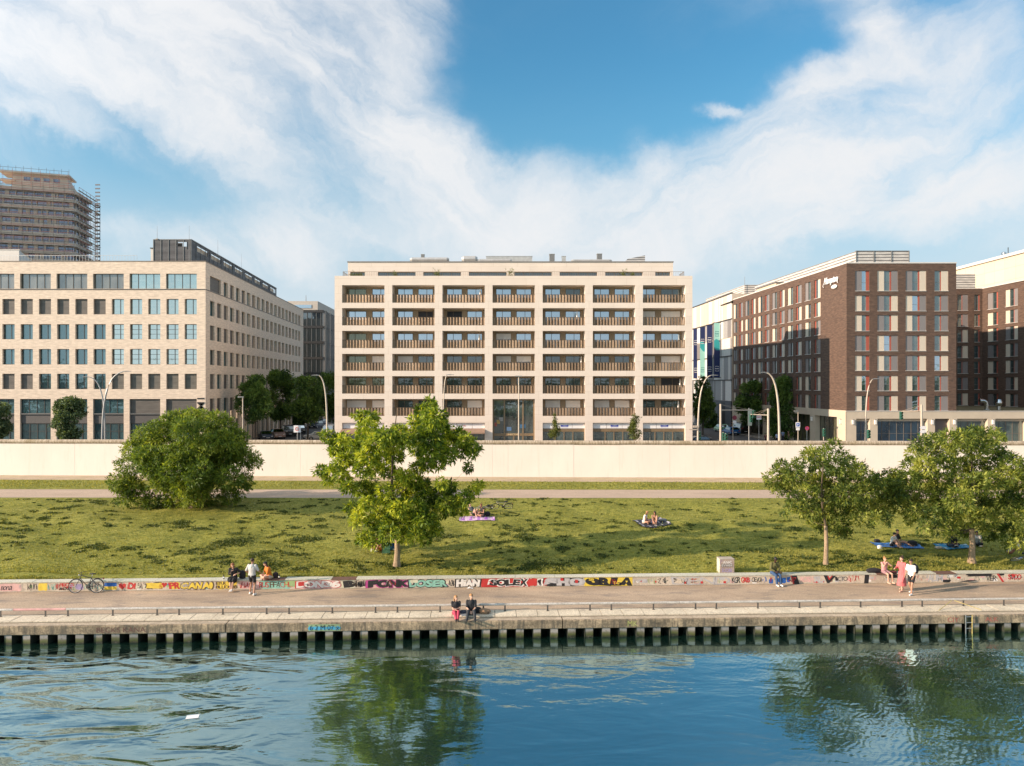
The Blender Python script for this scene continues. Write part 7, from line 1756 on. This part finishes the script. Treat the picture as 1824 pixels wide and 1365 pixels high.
def person(label, loc, rz, J, skin=SKL, hair=HRB, hstyle='short', top=None, sleeve=.5, bottom='shorts', bmat=None, shoe=None, scale=1., yaw=0., pitch=0., group=None, bare=False, vox=.012, build=1.0):
    t = thing('person', label, 'person', tuple(loc), rz, group); t.scale = (scale,)*3
    mb = MB(); cone_capsule(mb, J['pel'], J['wst'], .108*build, .092*build); cone_capsule(mb, J['wst'], J['chs']+V3((0, 0, .04)), .092*build, .112*build)
    for sx in (-1, 1):
        cone_capsule(mb, J['pel']+V3((sx*.055, 0, 0)), J['wst']+V3((sx*.045, 0, 0)), .105*build, .088*build); cone_capsule(mb, J['wst']+V3((sx*.045, 0, 0)), J['chs']+V3((sx*.06, 0, 0)), .088*build, .105*build)
    for s_ in 'LR': cone_capsule(mb, J['chs'], J['sh'+s_], .09, .052)
    cone_capsule(mb, J['chs']+V3((0, 0, .05)), J['nck'], .075, .05); cone_capsule(mb, J['nck'], J['hd']-V3((0, 0, .05)), .048, .046)
    HM = Matrix.Translation(J['hd']) @ Matrix.Rotation(yaw, 4, 'Z') @ Matrix.Rotation(pitch, 4, 'X')
    mb.ball((0, .005, .012), (.074, .092, .098), 14, 10, HM); mb.ball((0, -.030, -.055), (.050, .055, .058), 12, 8, HM)
    a = HM @ V3((0, -.088, .015)); b_ = HM @ V3((0, -.107, -.022)); cone_capsule(mb, a, b_, .009, .014, 7)
    for sx in (-1, 1): mb.ball((sx*.076, .008, -.008), (.012, .020, .030), 8, 6, HM)
    mb.ball((0, -.083, -.062), (.024, .010, .008), 8, 6, HM)
    for s_, sg in (('L', 1), ('R', -1)):
        cone_capsule(mb, J['sh'+s_], J['el'+s_], .050, .038); cone_capsule(mb, J['el'+s_], J['wr'+s_], .038, .025)
        hand(mb, J['wr'+s_], J['wr'+s_]-J['el'+s_], .5, sg, V3((-sg*.6, -.2, -.6)))
        cone_capsule(mb, J['hp'+s_], J['kn'+s_], .084*build, .055); cone_capsule(mb, J['kn'+s_], J['kn'+s_].lerp(J['an'+s_], .35), .053, .052); cone_capsule(mb, J['kn'+s_].lerp(J['an'+s_], .35), J['an'+s_], .052, .034)
        cone_capsule(mb, J['an'+s_]+V3((0, .02, -.04)), J['to'+s_], .034, .028)
    fused('body', mb, skin, t, vox, 1)
    mb = MB()
    for sx in (-1, 1): mb.ball((sx*.030, -.083, .018), (.011, .007, .006), 8, 5, HM)
    mb.build('eyes', M_('eye_dark', (.03, .02, .015), .3), t, True, True)
    mb = MB(); mb.ball((0, -.088, -.060), (.021, .008, .006), 8, 5, HM); mb.build('mouth', M_('lips', (.36, .10, .08), .5), t, True, True)
    mb = MB(); mb.ball((0, .022, .034), (.086, .092, .090), 14, 10, HM); mb.ball((0, -.03, .075), (.070, .060, .040), 12, 8, HM)
    if hstyle == 'long':
        for sx in (-1, -.35, .35, 1): cone_capsule(mb, HM @ V3((sx*.062, .035, .02)), HM @ V3((sx*.075, .060, -.20)), .038, .022)
    if hstyle == 'bob':
        for sx in (-1, -.4, .4, 1): cone_capsule(mb, HM @ V3((sx*.066, .03, .02)), HM @ V3((sx*.078, .03, -.13)), .036, .028)
    if hstyle == 'bun': mb.ball((0, .055, .135), .040, 10, 8, HM)
    fused('hair', mb, hair, t, .010, 1)
    if top is not None:
        mb = MB(); g = .018
        z0 = J['pel'].copy(); cone_capsule(mb, z0, J['wst'], (.116+g*.3)*build, (.100+g)*build); cone_capsule(mb, J['wst'], J['chs']+V3((0, 0, .05)), (.100+g)*build, (.118+g)*build)
        for sx in (-1, 1): cone_capsule(mb, z0+V3((sx*.058, 0, 0)), J['wst']+V3((sx*.048, 0, 0)), (.112+g*.3)*build, (.094+g)*build); cone_capsule(mb, J['wst']+V3((sx*.048, 0, 0)), J['chs']+V3((sx*.06, 0, 0)), (.094+g)*build, (.110+g)*build)
        for s_, sg in (('L', 1), ('R', -1)):
            cone_capsule(mb, J['chs']+V3((0, 0, .0)), J['sh'+s_]-V3((0, 0, .004)), .098+g*.6, .055+g*.5)
            if sleeve > 0:
                k = min(sleeve, 1); e = J['sh'+s_].lerp(J['el'+s_], k); cone_capsule(mb, J['sh'+s_], e, .058+g*.6, .050+g*.7)
                if sleeve > 1: cone_capsule(mb, J['el'+s_], J['el'+s_].lerp(J['wr'+s_], sleeve-1), .040+g, .030+g*.7)
        fused('dress_top' if bottom == 'dress' else 'shirt', mb, top, t, .013, 2)
    if bottom in ('shorts', 'trousers', 'brief'):
        mb = MB(); g = .014
        for sx in (-1, 1): cone_capsule(mb, J['pel']+V3((sx*.058, 0, -.02)), J['pel'].lerp(J['wst'], .45)+V3((sx*.05, 0, 0)), (.110+g)*build, (.096+g)*build)
        for s_ in 'LR':
            k = {'shorts': .62, 'trousers': 1, 'brief': .22}[bottom]; e = J['hp'+s_].lerp(J['kn'+s_], k); cone_capsule(mb, J['hp'+s_], e, .088+g, (.088*(1-k)+.056*k)+g*1.2)
            if bottom == 'trousers': cone_capsule(mb, J['kn'+s_], J['kn'+s_].lerp(J['an'+s_], .95), .058+g, .046+g)
        fused(bottom if bottom != 'brief' else 'shorts', mb, bmat, t, .013, 2)
    if bottom in ('dress', 'skirt'):
        mb = MB(); end = J['kn'+'L'].lerp(J['kn'+'R'], .5); ank = J['anL'].lerp(J['anR'], .5); w0 = J['wst']
        hem = end.lerp(ank, .55) if bottom == 'dress' else J['pel'].lerp(end, .8)
        mb.tube([w0, J['pel'], J['pel'].lerp(hem, .5), hem], [.125, .165, .20, .25], 16, flat=.85, weld=True)
        for s_ in 'LR':
            cone_capsule(mb, J['hp'+s_], J['kn'+s_], .10, .085)
        fused('dress_skirt' if bottom == 'dress' else 'skirt', mb, bmat, t, .014, 2)
    if shoe is not None:
        for s_ in 'LR':
            mb = MB(); cone_capsule(mb, J['an'+s_]+V3((0, .030, -.035)), J['to'+s_]+V3((0, -.01, .004)), .048, .040); cone_capsule(mb, J['an'+s_]+V3((0, .01, 0)), J['an'+s_]+V3((0, .0, -.04)), .042, .048); fused('shoe', mb, shoe, t, .011, 1)
    return t
kTee = cloth('black', (.018, .018, .02)); kWhite = cloth('white', (.72, .69, .64)); kGrey = cloth('pale_grey', (.50, .48, .44)); kOr = cloth('orange', (.58, .17, .02)); kRose = cloth('rose', (.58, .14, .14)); kRed = cloth('crimson', (.48, .05, .09)); kJean = cloth('denim', (.035, .075, .16))
kOl = cloth('olive', (.12, .11, .035)); kPnk = cloth('pink', (.60, .27, .26)); kPat = cloth('patterned', (.30, .17, .18)); kSho = M_('shoe_white', (.78, .75, .70), .6, 0, .04, 9); kShoK = M_('shoe_black', (.02, .02, .02), .5); kNude = M_('shoe_nude', (.60, .36, .26), .6)
gA = 'three friends at the left of the seat wall'; SWZ = .505
def on_wall(px, w=5.16): s_ = sq(px, w); return q(s_, w, SWZ)
person('woman with auburn hair in black dress sitting on the seat wall with crossed legs', on_wall(417), TH+R(4), pose_sit(fx=.03, arms={'R': (-.05, -.22, .47), 'L': (.16, -.24, .32)}, lean=.16, reach=.50), SKL, HRA, 'bob', kTee, .95, 'skirt', kTee, kSho, .98, .35, .35, gA)
a = gr(449, 1060, .0)
person('man seen from behind in pale grey shirt and black shorts standing before the seated women', a, R(172), pose_stand(.10, 0, {'L': (.22, -.10, 1.00), 'R': (-.30, -.26, 1.02)}, .03, .15), SKM, HRB, 'short', kGrey, .85, 'shorts', kTee, kSho, 1.03, -.4, 0, gA, build=1.1)
person('woman in orange top sitting cross legged on the seat wall boards', on_wall(481, 5.26), TH+R(-55), pose_sit(cross=True, arms={'L': (.10, -.38, .16), 'R': (-.20, -.36, .18)}, lean=.14), SKL, HRK, 'long', kOr, .95, 'brief', cloth('cream', (.55, .42, .33)), None, .98, -.1, .35, gA)
for px, lab in ((398.5, 'dark beer bottle on the seat wall left of the woman in black'), (497.5, 'dark beer bottle on the wall boards right of the woman in orange')):
    p_ = on_wall(px, 5.22); bt = thing('bottle', lab, 'bottle', p_, 0, 'beer bottles on the seat wall')
    MB().tube([(0, 0, 0), (0, 0, .15), (0, 0, .19), (0, 0, .25)], [.038, .038, .016, .015], 12).build('glass', M_('bottle_glass', (.02, .012, .006), .1), bt, True, True); MB().tube([(0, 0, .05), (0, 0, .12)], .0395, 12).build('label_band', MAT['sign_white'], bt, local=True)
def bag(label, loc, rz, sx, sy, sz, mat, name='bag', round_=.5, group=None, strap=True):
    t = thing(name, label, 'bag', tuple(loc), rz, group); mb = MB()
    mb.ball((0, 0, sz*.5), (sx*.5, sy*.5, sz*.55), 14, 10); mb.box(-sx*.36, -sy*.36, 0, sx*.36, sy*.36, sz*.85); fused('pouch', mb, mat, t, max(.012, sx*.04), 3)
    if strap:
        mb = MB(); mb.tube([(-sx*.3, -sy*.42, sz*.8), (-sx*.38, -sy*.62, sz*.45), (-sx*.3, -sy*.42, .04)], .015, 6); mb.tube([(sx*.3, -sy*.42, sz*.8), (sx*.38, -sy*.62, sz*.45), (sx*.3, -sy*.42, .04)], .015, 6); mb.build('strap', mBlack, t, True, True)
        MB().box(-sx*.25, -sy*.56, sz*.15, sx*.25, -sy*.44, sz*.45).build('pocket', mat, t, local=True)
    return t
bag('dark plum handbag behind the woman in orange', on_wall(491, 5.44), .3, .30, .20, .26, cloth('plum', (.05, .03, .035)))
bag('black backpack on the seat wall right of the woman in black', on_wall(432, 5.30), -.2, .34, .24, .40, kTee, 'backpack')
# couple on the quay slabs
gB = 'couple sitting on the quay edge'
person('woman with light brown hair in black top and crimson trousers sitting on the quay slabs', q(sq(812, .72), .72, .02), TH+R(6), pose_sit(foot=-.05, fx=.04, arms={'L': (-.04, -.24, .34), 'R': (.06, -.22, .24)}, lean=.02, reach=.78), SKL, HRL, 'bob', kTee, .6, 'trousers', kRed, kShoK, .96, .45, .05, gB, vox=.010)
person('man with short fair hair in black tee and dark trousers sitting on the quay slabs', q(sq(839.5, .74), .74, .02), TH, pose_sit(foot=-.05, fx=.17, arms={'L': (.05, -.34, .22), 'R': (-.05, -.34, .22)}, lean=.02, reach=.78), SKL, HRL, 'short', kTee, .8, 'trousers', cloth('dark_grey', (.035, .037, .04)), kShoK, 1.03, .35, .05, gB, build=1.15, vox=.010)
bag('crumpled dark blue jacket lying between the couple on the quay', q(sq(825, .75), .75, .025), .4, .42, .34, .16, cloth('navy', (.03, .04, .065)), 'jacket', strap=False)
bag('tan and brown bag lying right of the man on the quay slabs', q(sq(863, .85), .85, .025), -.2, .62, .34, .20, cloth('tan', (.30, .18, .10)), 'shoulder_bag')
bag('black rucksack behind the seated man on the quay', q(sq(850, .95), .95, .025), .3, .42, .3, .24, kTee, 'rucksack')
tag(MB().box(-.14, -.1, 0, .14, .1, .06, Matrix.Translation(q(sq(826, .55), .55, .025)) @ Matrix.Rotation(.3, 4, 'Z')).build('white_sneakers', kSho), 'white folded cloth beside the woman on the quay', 'cloth')
# man in olive jacket
person('man with dark skin in olive jacket and jeans sitting alone on the seat wall', on_wall(1377.5), TH+R(8), pose_sit(fx=.10, arms={'L': (.08, -.30, .22), 'R': (-.06, -.30, .20)}, lean=.12, reach=.52), SKD, HRK, 'short', kOl, 1.8, 'trousers', kJean, kSho, 1.03, .1, .55)
bag('small black and yellow bag beside the man in the olive jacket', on_wall(1388, 5.2), .1, .26, .18, .16, cloth('mustard', (.35, .22, .08)))
# right hand group
gD = 'girl, woman and man near the seat wall at right'
person('girl in pink top and patterned shorts sitting on the seat wall, hands at her mouth', on_wall(1575), TH+R(10), pose_sit(fx=.13, arms={'L': (.06, -.20, .60), 'R': (-.05, -.20, .60)}, lean=.02, reach=.48), SKL, HRL, 'bun', kPnk, .1, 'shorts', kPat, kNude, .93, .0, .0, gD)
a = gr(1607, 1053, 0)
person('woman in long rose dress with hair bun walking along the promenade', a, R(-68), pose_stand(.16, .03, {'L': (.22, -.06, .86), 'R': (-.16, -.30, 1.15)}, .02), SKL, HRB, 'bun', kRose, 1.7, 'dress', kRose, kNude, 1.0, -.2, 0, gD)
b_ = gr(1624, 1059, 0)
mn = person('man in white tee and black shorts walking with a black backpack', b_, R(-62), pose_stand(.20, .04, {'L': (.20, -.20, .92), 'R': (-.20, -.22, .92)}, .05), SKM, HRB, 'short', kWhite, .75, 'shorts', kTee, kSho, 1.0, .1, .25, gD, build=1.05)
bm = Matrix.Translation(b_) @ Matrix.Rotation(R(-62), 4, 'Z')
bag('black backpack worn by the walking man in white tee', bm @ V3((0, .25, 1.02)), R(-62)+PI, .32, .22, .46, kTee, 'backpack')
bag('long black bag lying on the seat wall left of the girl', on_wall(1556, 5.25), TH, .86, .26, .24, kTee, 'duffel_bag', strap=False)
bag('dark red cloth hanging beside the girl on the wall boards', on_wall(1590, 5.2), TH, .5, .24, .10, cloth('wine', (.13, .03, .03)), 'jacket', strap=False)
ph_ = bm @ V3((-.30, 0, 1.1))
tag(MB().box(-.035, -.006, -.07, .035, .006, .07, Matrix.Translation(Matrix.Translation(a) @ Matrix.Rotation(R(-68), 4, 'Z') @ V3((-.16, -.39, 1.22)))).build('phone', mBlack), 'black phone held by the woman in the rose dress', 'phone')
# ---- lawn groups
def LP(px, py):
    z = .9
    for _ in range(6): p_ = gr(px, py, z); z = zlawn(p_.x, p_.y)
    return V3((p_.x, p_.y, z+.015))
def blanket(label, px, py, L, W, rz, mat, mat2=None, curl=True):
    c = LP(px, py); t = thing('picnic_blanket', label, 'blanket', tuple(c), rz, None); mb = MB(); n = 14; m_ = 10; rd = random.Random(int(px)); g = {}
    Mx = Matrix.Translation(c) @ Matrix.Rotation(rz, 4, 'Z')
    for i in range(n+1):
        for j in range(m_+1):
            x = (i/n-.5)*L+rd.uniform(-.03, .03); y = (j/m_-.5)*W+rd.uniform(-.03, .03); wq = Mx @ V3((x, y, 0)); g[i, j] = V3((x, y, zlawn(wq.x, wq.y)+.045-c.z+rd.uniform(0, .03)+(.06 if i in (0, n) and rd.random() < .4 else 0)))
    for i in range(n):
        for j in range(m_): mb.quad(g[i, j], g[i+1, j], g[i+1, j+1], g[i, j+1])
    mb.build('cloth', mat, t, True, True)
    if mat2:
        mb = MB()
        for i in range(1, n, 3):
            for j in range(1, m_-1, 3):
                o_ = V3((0, 0, .012)); mb.quad(g[i, j]+o_, g[i+1, j]+o_, g[i+1, j+2]+o_, g[i, j+2]+o_)
        mb.build('pattern', mat2, t, False, True)
    return c
c1 = blanket('dark navy picnic blanket with white print under two women in the middle lawn', 1160, 934, 2.1, 2.0, .2, cloth('night', (.028, .032, .05)), cloth('ash', (.35, .34, .36)))
person('woman with long hair and bare arms in white sitting left on the navy blanket', LP(1147, 934)+V3((0, 0, .05)), R(62), pose_sit(foot=0, cross=True, arms={'L': (.04, -.30, .32), 'R': (-.12, -.36, .28)}, lean=.14), SKM, HRL, 'long', kWhite, 0, 'brief', cloth('cream', (.55, .42, .33)), None, .97, 0, .25, 'two women on the navy blanket')
person('woman leaning forward with hair bun sitting right on the navy blanket', LP(1166, 934)+V3((0, 0, .05)), R(-10), pose_sit(foot=0, fx=.1, arms={'L': (.10, -.52, .12), 'R': (-.06, -.50, .14)}, lean=.24, reach=.45), SKM, HRB, 'bob', None, 0, 'brief', kPat, None, .98, -.1, .4, 'two women on the navy blanket')
bag('black and white scarf heap at the right end of the navy blanket', LP(1180, 930)+V3((0, 0, .05)), .3, .7, .4, .16, cloth('mottled', (.22, .21, .20)), 'scarf', strap=False)
c2 = blanket('pink and violet inflatable mat with crumpled ends beside the middle tree', 850, 924, 2.5, 1.3, .02, cloth('lilac', (.62, .42, .58)), cloth('violet', (.38, .12, .50)))
person('person lying on the violet mat with knees drawn up', LP(842, 921)+V3((.1, .2, .06)), R(35), pose_sit(foot=0, fx=.12, arms={'L': (.22, .10, .10), 'R': (-.22, .10, .10)}, lean=-.1, reach=.42, lay=.9), SKL, HRB, 'bob', cloth('swim', (.04, .05, .06)), 0, 'brief', kTee, None, .98, 0, -.4, 'two people on the violet mat')
person('woman in black swimsuit sitting upright on the violet mat', LP(858, 922)+V3((.1, .1, .06)), R(-50), pose_sit(foot=0, cross=True, arms={'L': (.04, -.28, .34), 'R': (-.10, -.30, .30)}, lean=.1), SKM, HRA, 'bun', kTee, 0, 'brief', kTee, None, .98, 0, .2, 'two people on the violet mat')
bag('round black bag behind the woman on the violet mat', LP(866, 922)+V3((.1, .15, .05)), 0, .42, .34, .34, kTee)
c3 = blanket('plain blue picnic blanket between the two right hand trees', 1597, 974, 2.6, 1.35, -.12, cloth('azure', (.05, .17, .42)), None)
person('woman in cream tee leaning against her companion on the plain blue blanket', LP(1589, 975)+V3((0, 0, .05)), R(30), pose_sit(foot=0, fx=.05, arms={'L': (.20, -.34, .06), 'R': (-.02, -.36, .12)}, lean=.10, reach=.50), SKL, HRK, 'short', kWhite, .5, 'shorts', kTee, None, .95, .3, .15, 'couple on the plain blue blanket')
person('man in black tee with stretched legs on the plain blue blanket', LP(1601, 973)+V3((0, .25, .05)), R(42), pose_sit(foot=0, fx=.10, arms={'L': (.16, -.30, .18), 'R': (-.22, -.28, .12)}, lean=.02, reach=.84), SKM, HRK, 'short', kTee, .9, 'shorts', cloth('khaki', (.32, .24, .16)), None, 1.0, -.5, .1, 'couple on the plain blue blanket')
bag('large black bag at the right end of the plain blue blanket', LP(1625, 973)+V3((0, 0, .03)), .2, .62, .40, .30, kTee, 'travel_bag'); bag('small black bag at the far left corner of the plain blue blanket', LP(1562, 966), .1, .40, .26, .18, kTee, 'handbag'); bag('white plastic bag at the front edge of the blue blanket', LP(1567, 978), .1, .30, .24, .20, kWhite, 'plastic_bag', strap=False)
c4 = blanket('turquoise and blue patterned blanket left of the right tree trunk', 1700, 974, 2.0, 1.2, .03, cloth('sea', (.03, .24, .42)), cloth('foam', (.38, .50, .52)))
person('person in black top bent over a book on the turquoise blanket', LP(1693, 976)+V3((0, .1, .05)), R(28), pose_sit(foot=0, cross=True, arms={'L': (.06, -.42, .22), 'R': (-.10, -.42, .20)}, lean=.26), SKM, HRK, 'short', kTee, .9, 'trousers', cloth('ink', (.025, .03, .05)), None, 1.0, 0, .6)
tag(MB().box(-.14, -.10, 0, .14, .10, .02, Matrix.Translation(LP(1700, 978)+V3((0, -.1, .22))) @ Matrix.Rotation(.4, 4, 'Z')).build('book', M_('paper', (.5, .48, .44), .8)), 'open book before the person in black on the turquoise blanket', 'book')
bag('pale cloth bag at the left end of the turquoise blanket', LP(1672, 978), .1, .50, .26, .14, cloth('bone', (.48, .42, .32)), 'cloth_bag', strap=False)
person('dark haired person sitting half hidden behind the right tree trunk', LP(1746, 974)+V3((0, .3, .02)), R(-35), pose_sit(foot=0, cross=True, arms={'L': (.30, -.40, .10), 'R': (-.20, -.32, .18)}, lean=.16), SKM, HRK, 'short', kGrey, .5, 'trousers', kTee, kSho, 1.0, 0, .3)
person('person in white tee bending over behind the blue bicycle at the right edge', LP(1806, 990)+V3((.1, .5, .02)), R(80), pose_sit(foot=0, fx=.15, arms={'L': (.10, -.50, .12), 'R': (-.10, -.50, .12)}, lean=.34, reach=.6), SKL, HRK, 'short', kWhite, .6, 'shorts', cloth('rust', (.30, .12, .08)), kShoK, 1.05, 0, .6)
gE = 'friends half hidden behind the middle tree'
person('person with orange shorts sitting left of the green cloth behind the middle tree', LP(678, 982)+V3((0, .1, .02)), R(-40), pose_sit(foot=0, fx=.12, arms={'L': (.12, -.36, .22), 'R': (-.08, -.36, .24)}, lean=.14, reach=.46), SKM, HRA, 'bob', kTee, .5, 'shorts', kOr, kSho, .98, 0, .2, gE)
person('person in dark clothes sitting behind the middle tree trunk', LP(696, 981)+V3((0, .5, .02)), R(30), pose_sit(foot=0, fx=.12, lean=.1, reach=.5), SKL, HRK, 'short', kTee, .9, 'trousers', kJean, kSho, 1.0, 0, .2, gE)
person('leftmost person under the low branch of the middle tree', LP(665, 980)+V3((0, .2, .02)), R(10), pose_sit(foot=0, fx=.12, lean=.1, reach=.5), SKL, HRB, 'long', kTee, .5, 'shorts', kJean, kSho, .98, 0, .2, gE)
p_ = LP(688, 987); gc = thing('camping_chair', 'pale green folding sun chair seen from behind near the middle trunk', 'chair', tuple(p_), .25)
mb = MB(); Mx = Matrix.Rotation(R(-14), 4, 'X'); n = 6
for i in range(n): mb.quad(*[Mx @ V3(v) for v in ((-.22+.44*i/n, .02*math.sin(i), .02), (-.22+.44*(i+1)/n, .02*math.sin(i+1), .02), (-.22+.44*(i+1)/n, .02*math.sin(i+1), .66), (-.22+.44*i/n, .02*math.sin(i), .66))])
mb.build('back_cloth', cloth('mint_green', (.22, .40, .22)), gc, False, True); mb = MB()
for sx in (-.23, .23): mb.tube([Mx @ V3((sx, .01, -.02)), Mx @ V3((sx, .01, .70))], .014, 6); mb.tube([(sx, -.05, .28), (sx, .45, .0)], .012, 6)
mb.build('frame', mDarkF, gc, True, True); mb = MB(); mb.quad((-.22, 0, .27), (.22, 0, .27), (.22, .45, .32), (-.22, .45, .32)); mb.build('seat_cloth', MAT['cloth_mint_green'], gc, False, True)
tag(MB().box(-.16, -.10, 0, .16, .10, .18, Matrix.Translation(LP(699, 980)) @ Matrix.Rotation(.4, 4, 'Z')).build('cool_box', M_('box_blue', (.05, .22, .36), .5)), 'small blue cool box beside the pale green chair', 'cool box')
# pedestrians beyond the long wall
gP = 'pedestrians on the far pavement'
def ped(label, px, d, rz, top, bot, bm_, hair=HRK, skin=SKL, sc_=1., st='short', shoe=kShoK):
    return person(label, V3((pc(px, d), d, 1.33)), rz, pose_stand(.12, .02), skin, hair, st, top, .7, bot, bm_, shoe, sc_, 0, 0, gP, vox=.022)
ped('man in light blue shirt walking away by the hotel arcade', 1384, 108, R(180), cloth('sky_blue', (.32, .40, .52)), 'trousers', cloth('ink', (.02, .02, .03)))
ped('person in pale blue shirt with backpack further into the hotel arcade', 1394.5, 113, R(170), cloth('dusty_blue', (.18, .24, .36)), 'trousers', cloth('ink', (.02, .02, .03)))
ped('person in dark red coat by the second gantry pole', 1363.5, 106, R(30), cloth('maroon', (.10, .03, .03)), 'trousers', kTee)
ped('person in black standing by the black van', 1303.5, 140, R(60), kTee, 'trousers', kTee)
ped('person in brown coat in the shade of the hotel arcade', 1404.5, 112, R(-90), cloth('brown', (.16, .09, .05)), 'trousers', kTee)
ped('dark haired person whose head shows over the wall before the restaurant window', 1564.5, 76.0, R(-90), kPnk, 'trousers', kTee, HRB, SKL, 1.12)
ped('person passing the right shop window, head just above the wall', 1211.5, 78.5, R(90), cloth('salmon', (.55, .30, .22)), 'trousers', kTee, HRB, SKL, 1.10)
# ================================================================ BICYCLES
def bicycle(label, loc, M, col, seatm=mBlack, rack=True):
    t = thing('bicycle', label, 'bicycle', tuple(loc)); t.rotation_mode = 'XYZ'; t.rotation_euler = M.to_euler()
    F_ = M_('bike_'+label.split()[0], col, .4, .3, .05, 5)
    for nm, x in (('rear', .52), ('front', -.52)):
        mb = MB(); n = 28; ringp = [V3((x+.335*math.cos(2*PI*i/n), 0, .345+.335*math.sin(2*PI*i/n))) for i in range(n+1)]; mb.tube(ringp, .019, 6, False); w = mb.build('wheel', mRubber, t, True, True)
        mb = MB(); ringp = [V3((x+.308*math.cos(2*PI*i/n), 0, .345+.308*math.sin(2*PI*i/n))) for i in range(n+1)]; mb.tube(ringp, .011, 5, False)
        for i in range(16): mb.tube([(x, 0, .345), (x+.3*math.cos(2*PI*i/16), 0, .345+.3*math.sin(2*PI*i/16))], .003, 4, False)
        mb.ball((x, 0, .345), .03, 8, 6); mb.build('rim', mSteel, w, True, True)
        mb = MB(); mb.tube([V3((x+.36*math.cos(a_), 0, .345+.36*math.sin(a_))) for a_ in np.linspace(R(20), R(165), 10)], .02, 6, flat=.4); mb.build('mudguard', mBlack, t, True, True)
    bb = V3((.10, 0, .30)); st = V3((.24, 0, .80)); hdt = V3((-.30, 0, .86)); hdb = V3((-.34, 0, .72)); rr_ = V3((.52, 0, .345)); fr_ = V3((-.52, 0, .345))
    mb = MB()
    for a_, b2 in ((bb, st), (bb, hdb), (st-V3((.02, 0, .08)), hdt), (bb, rr_), (st-V3((.02, 0, .08)), rr_), (hdb, hdt)): mb.tube([a_, b2], .018, 8)
    mb.build('frame', F_, t, True, True); mb = MB(); mb.tube([hdb, fr_], .015, 8); mb.build('fork', F_, t, True, True)
    MB().tube([st, st+V3((.02, 0, .10))], .013, 6).build('seat_post', mSteel, t, True, True)
    mb = MB(); mb.ball(st+V3((.05, 0, .13)), (.13, .08, .035), 12, 8); mb.ball(st+V3((-.06, 0, .13)), (.10, .03, .028), 10, 6); mb.build('saddle', seatm, t, True, True)
    mb = MB(); mb.tube([hdt, hdt+V3((.0, 0, .14))], .014, 6); mb.tube([hdt+V3((.12, -.29, .16)), hdt+V3((-.02, -.2, .16)), hdt+V3((-.03, 0, .14)), hdt+V3((-.02, .2, .16)), hdt+V3((.12, .29, .16))], .012, 6); mb.build('handlebar', mDarkF, t, True, True)
    mb = MB(); mb.ball(hdt+V3((-.10, 0, .02)), .04, 8, 6); mb.build('lamp', mSteel, t, True, True)
    mb = MB(); mb.tube([bb+V3((0, .05, 0)), bb+V3((0, -.05, 0))], .09, 14); mb.tube([bb+V3((0, -.06, 0)), bb+V3((.12, -.07, -.12))], .01, 6); mb.tube([bb+V3((0, .06, 0)), bb+V3((-.12, .07, .12))], .01, 6); mb.box(bb.x+.08, -.13, bb.z-.14, bb.x+.17, -.07, bb.z-.11); mb.build('crank', mDarkF, t, False, True)
    if rack:
        mb = MB(); 
        for y_ in (-.06, .06): mb.tube([(.30, y_, .72), (.80, y_, .72)], .009, 5); mb.tube([(.74, y_, .72), (.52, y_, .36)], .008, 5)
        for x in (.40, .55, .70): mb.tube([(x, -.06, .72), (x, .06, .72)], .007, 5)
        mb.build('rack', mDarkF, t, True, True); MB().box(.80, -.03, .66, .83, .03, .72).build('rear_light', M_('tail_red', (.35, .02, .02), .3), t, local=True)
    return t
s_ = sq(154, 4.8); bicycle('black city bicycle leaning against the seat wall at left', q(s_, 4.72, .0), Matrix.Rotation(TH, 4, 'Z') @ Matrix.Rotation(R(-10), 4, 'X') , (.03, .03, .035))
p_ = LP(893, 909); bicycle('pale bicycle lying on its side on the lawn beside the violet mat', p_+V3((0, -.3, .12)), Matrix.Rotation(R(8), 4, 'Z') @ Matrix.Rotation(R(44), 4, 'X'), (.62, .54, .42))
p_ = LP(1813, 1004); bicycle('blue bicycle lying in the grass at the right edge', p_+V3((.2, 0, .12)), Matrix.Rotation(R(6), 4, 'Z') @ Matrix.Rotation(R(58), 4, 'X'), (.03, .14, .38))
p_ = LP(858, 912); bicycle('second bicycle lying flat behind the woman on the violet mat', p_+V3((.0, .6, .12)), Matrix.Rotation(R(15), 4, 'Z') @ Matrix.Rotation(R(68), 4, 'X'), (.4, .38, .34))
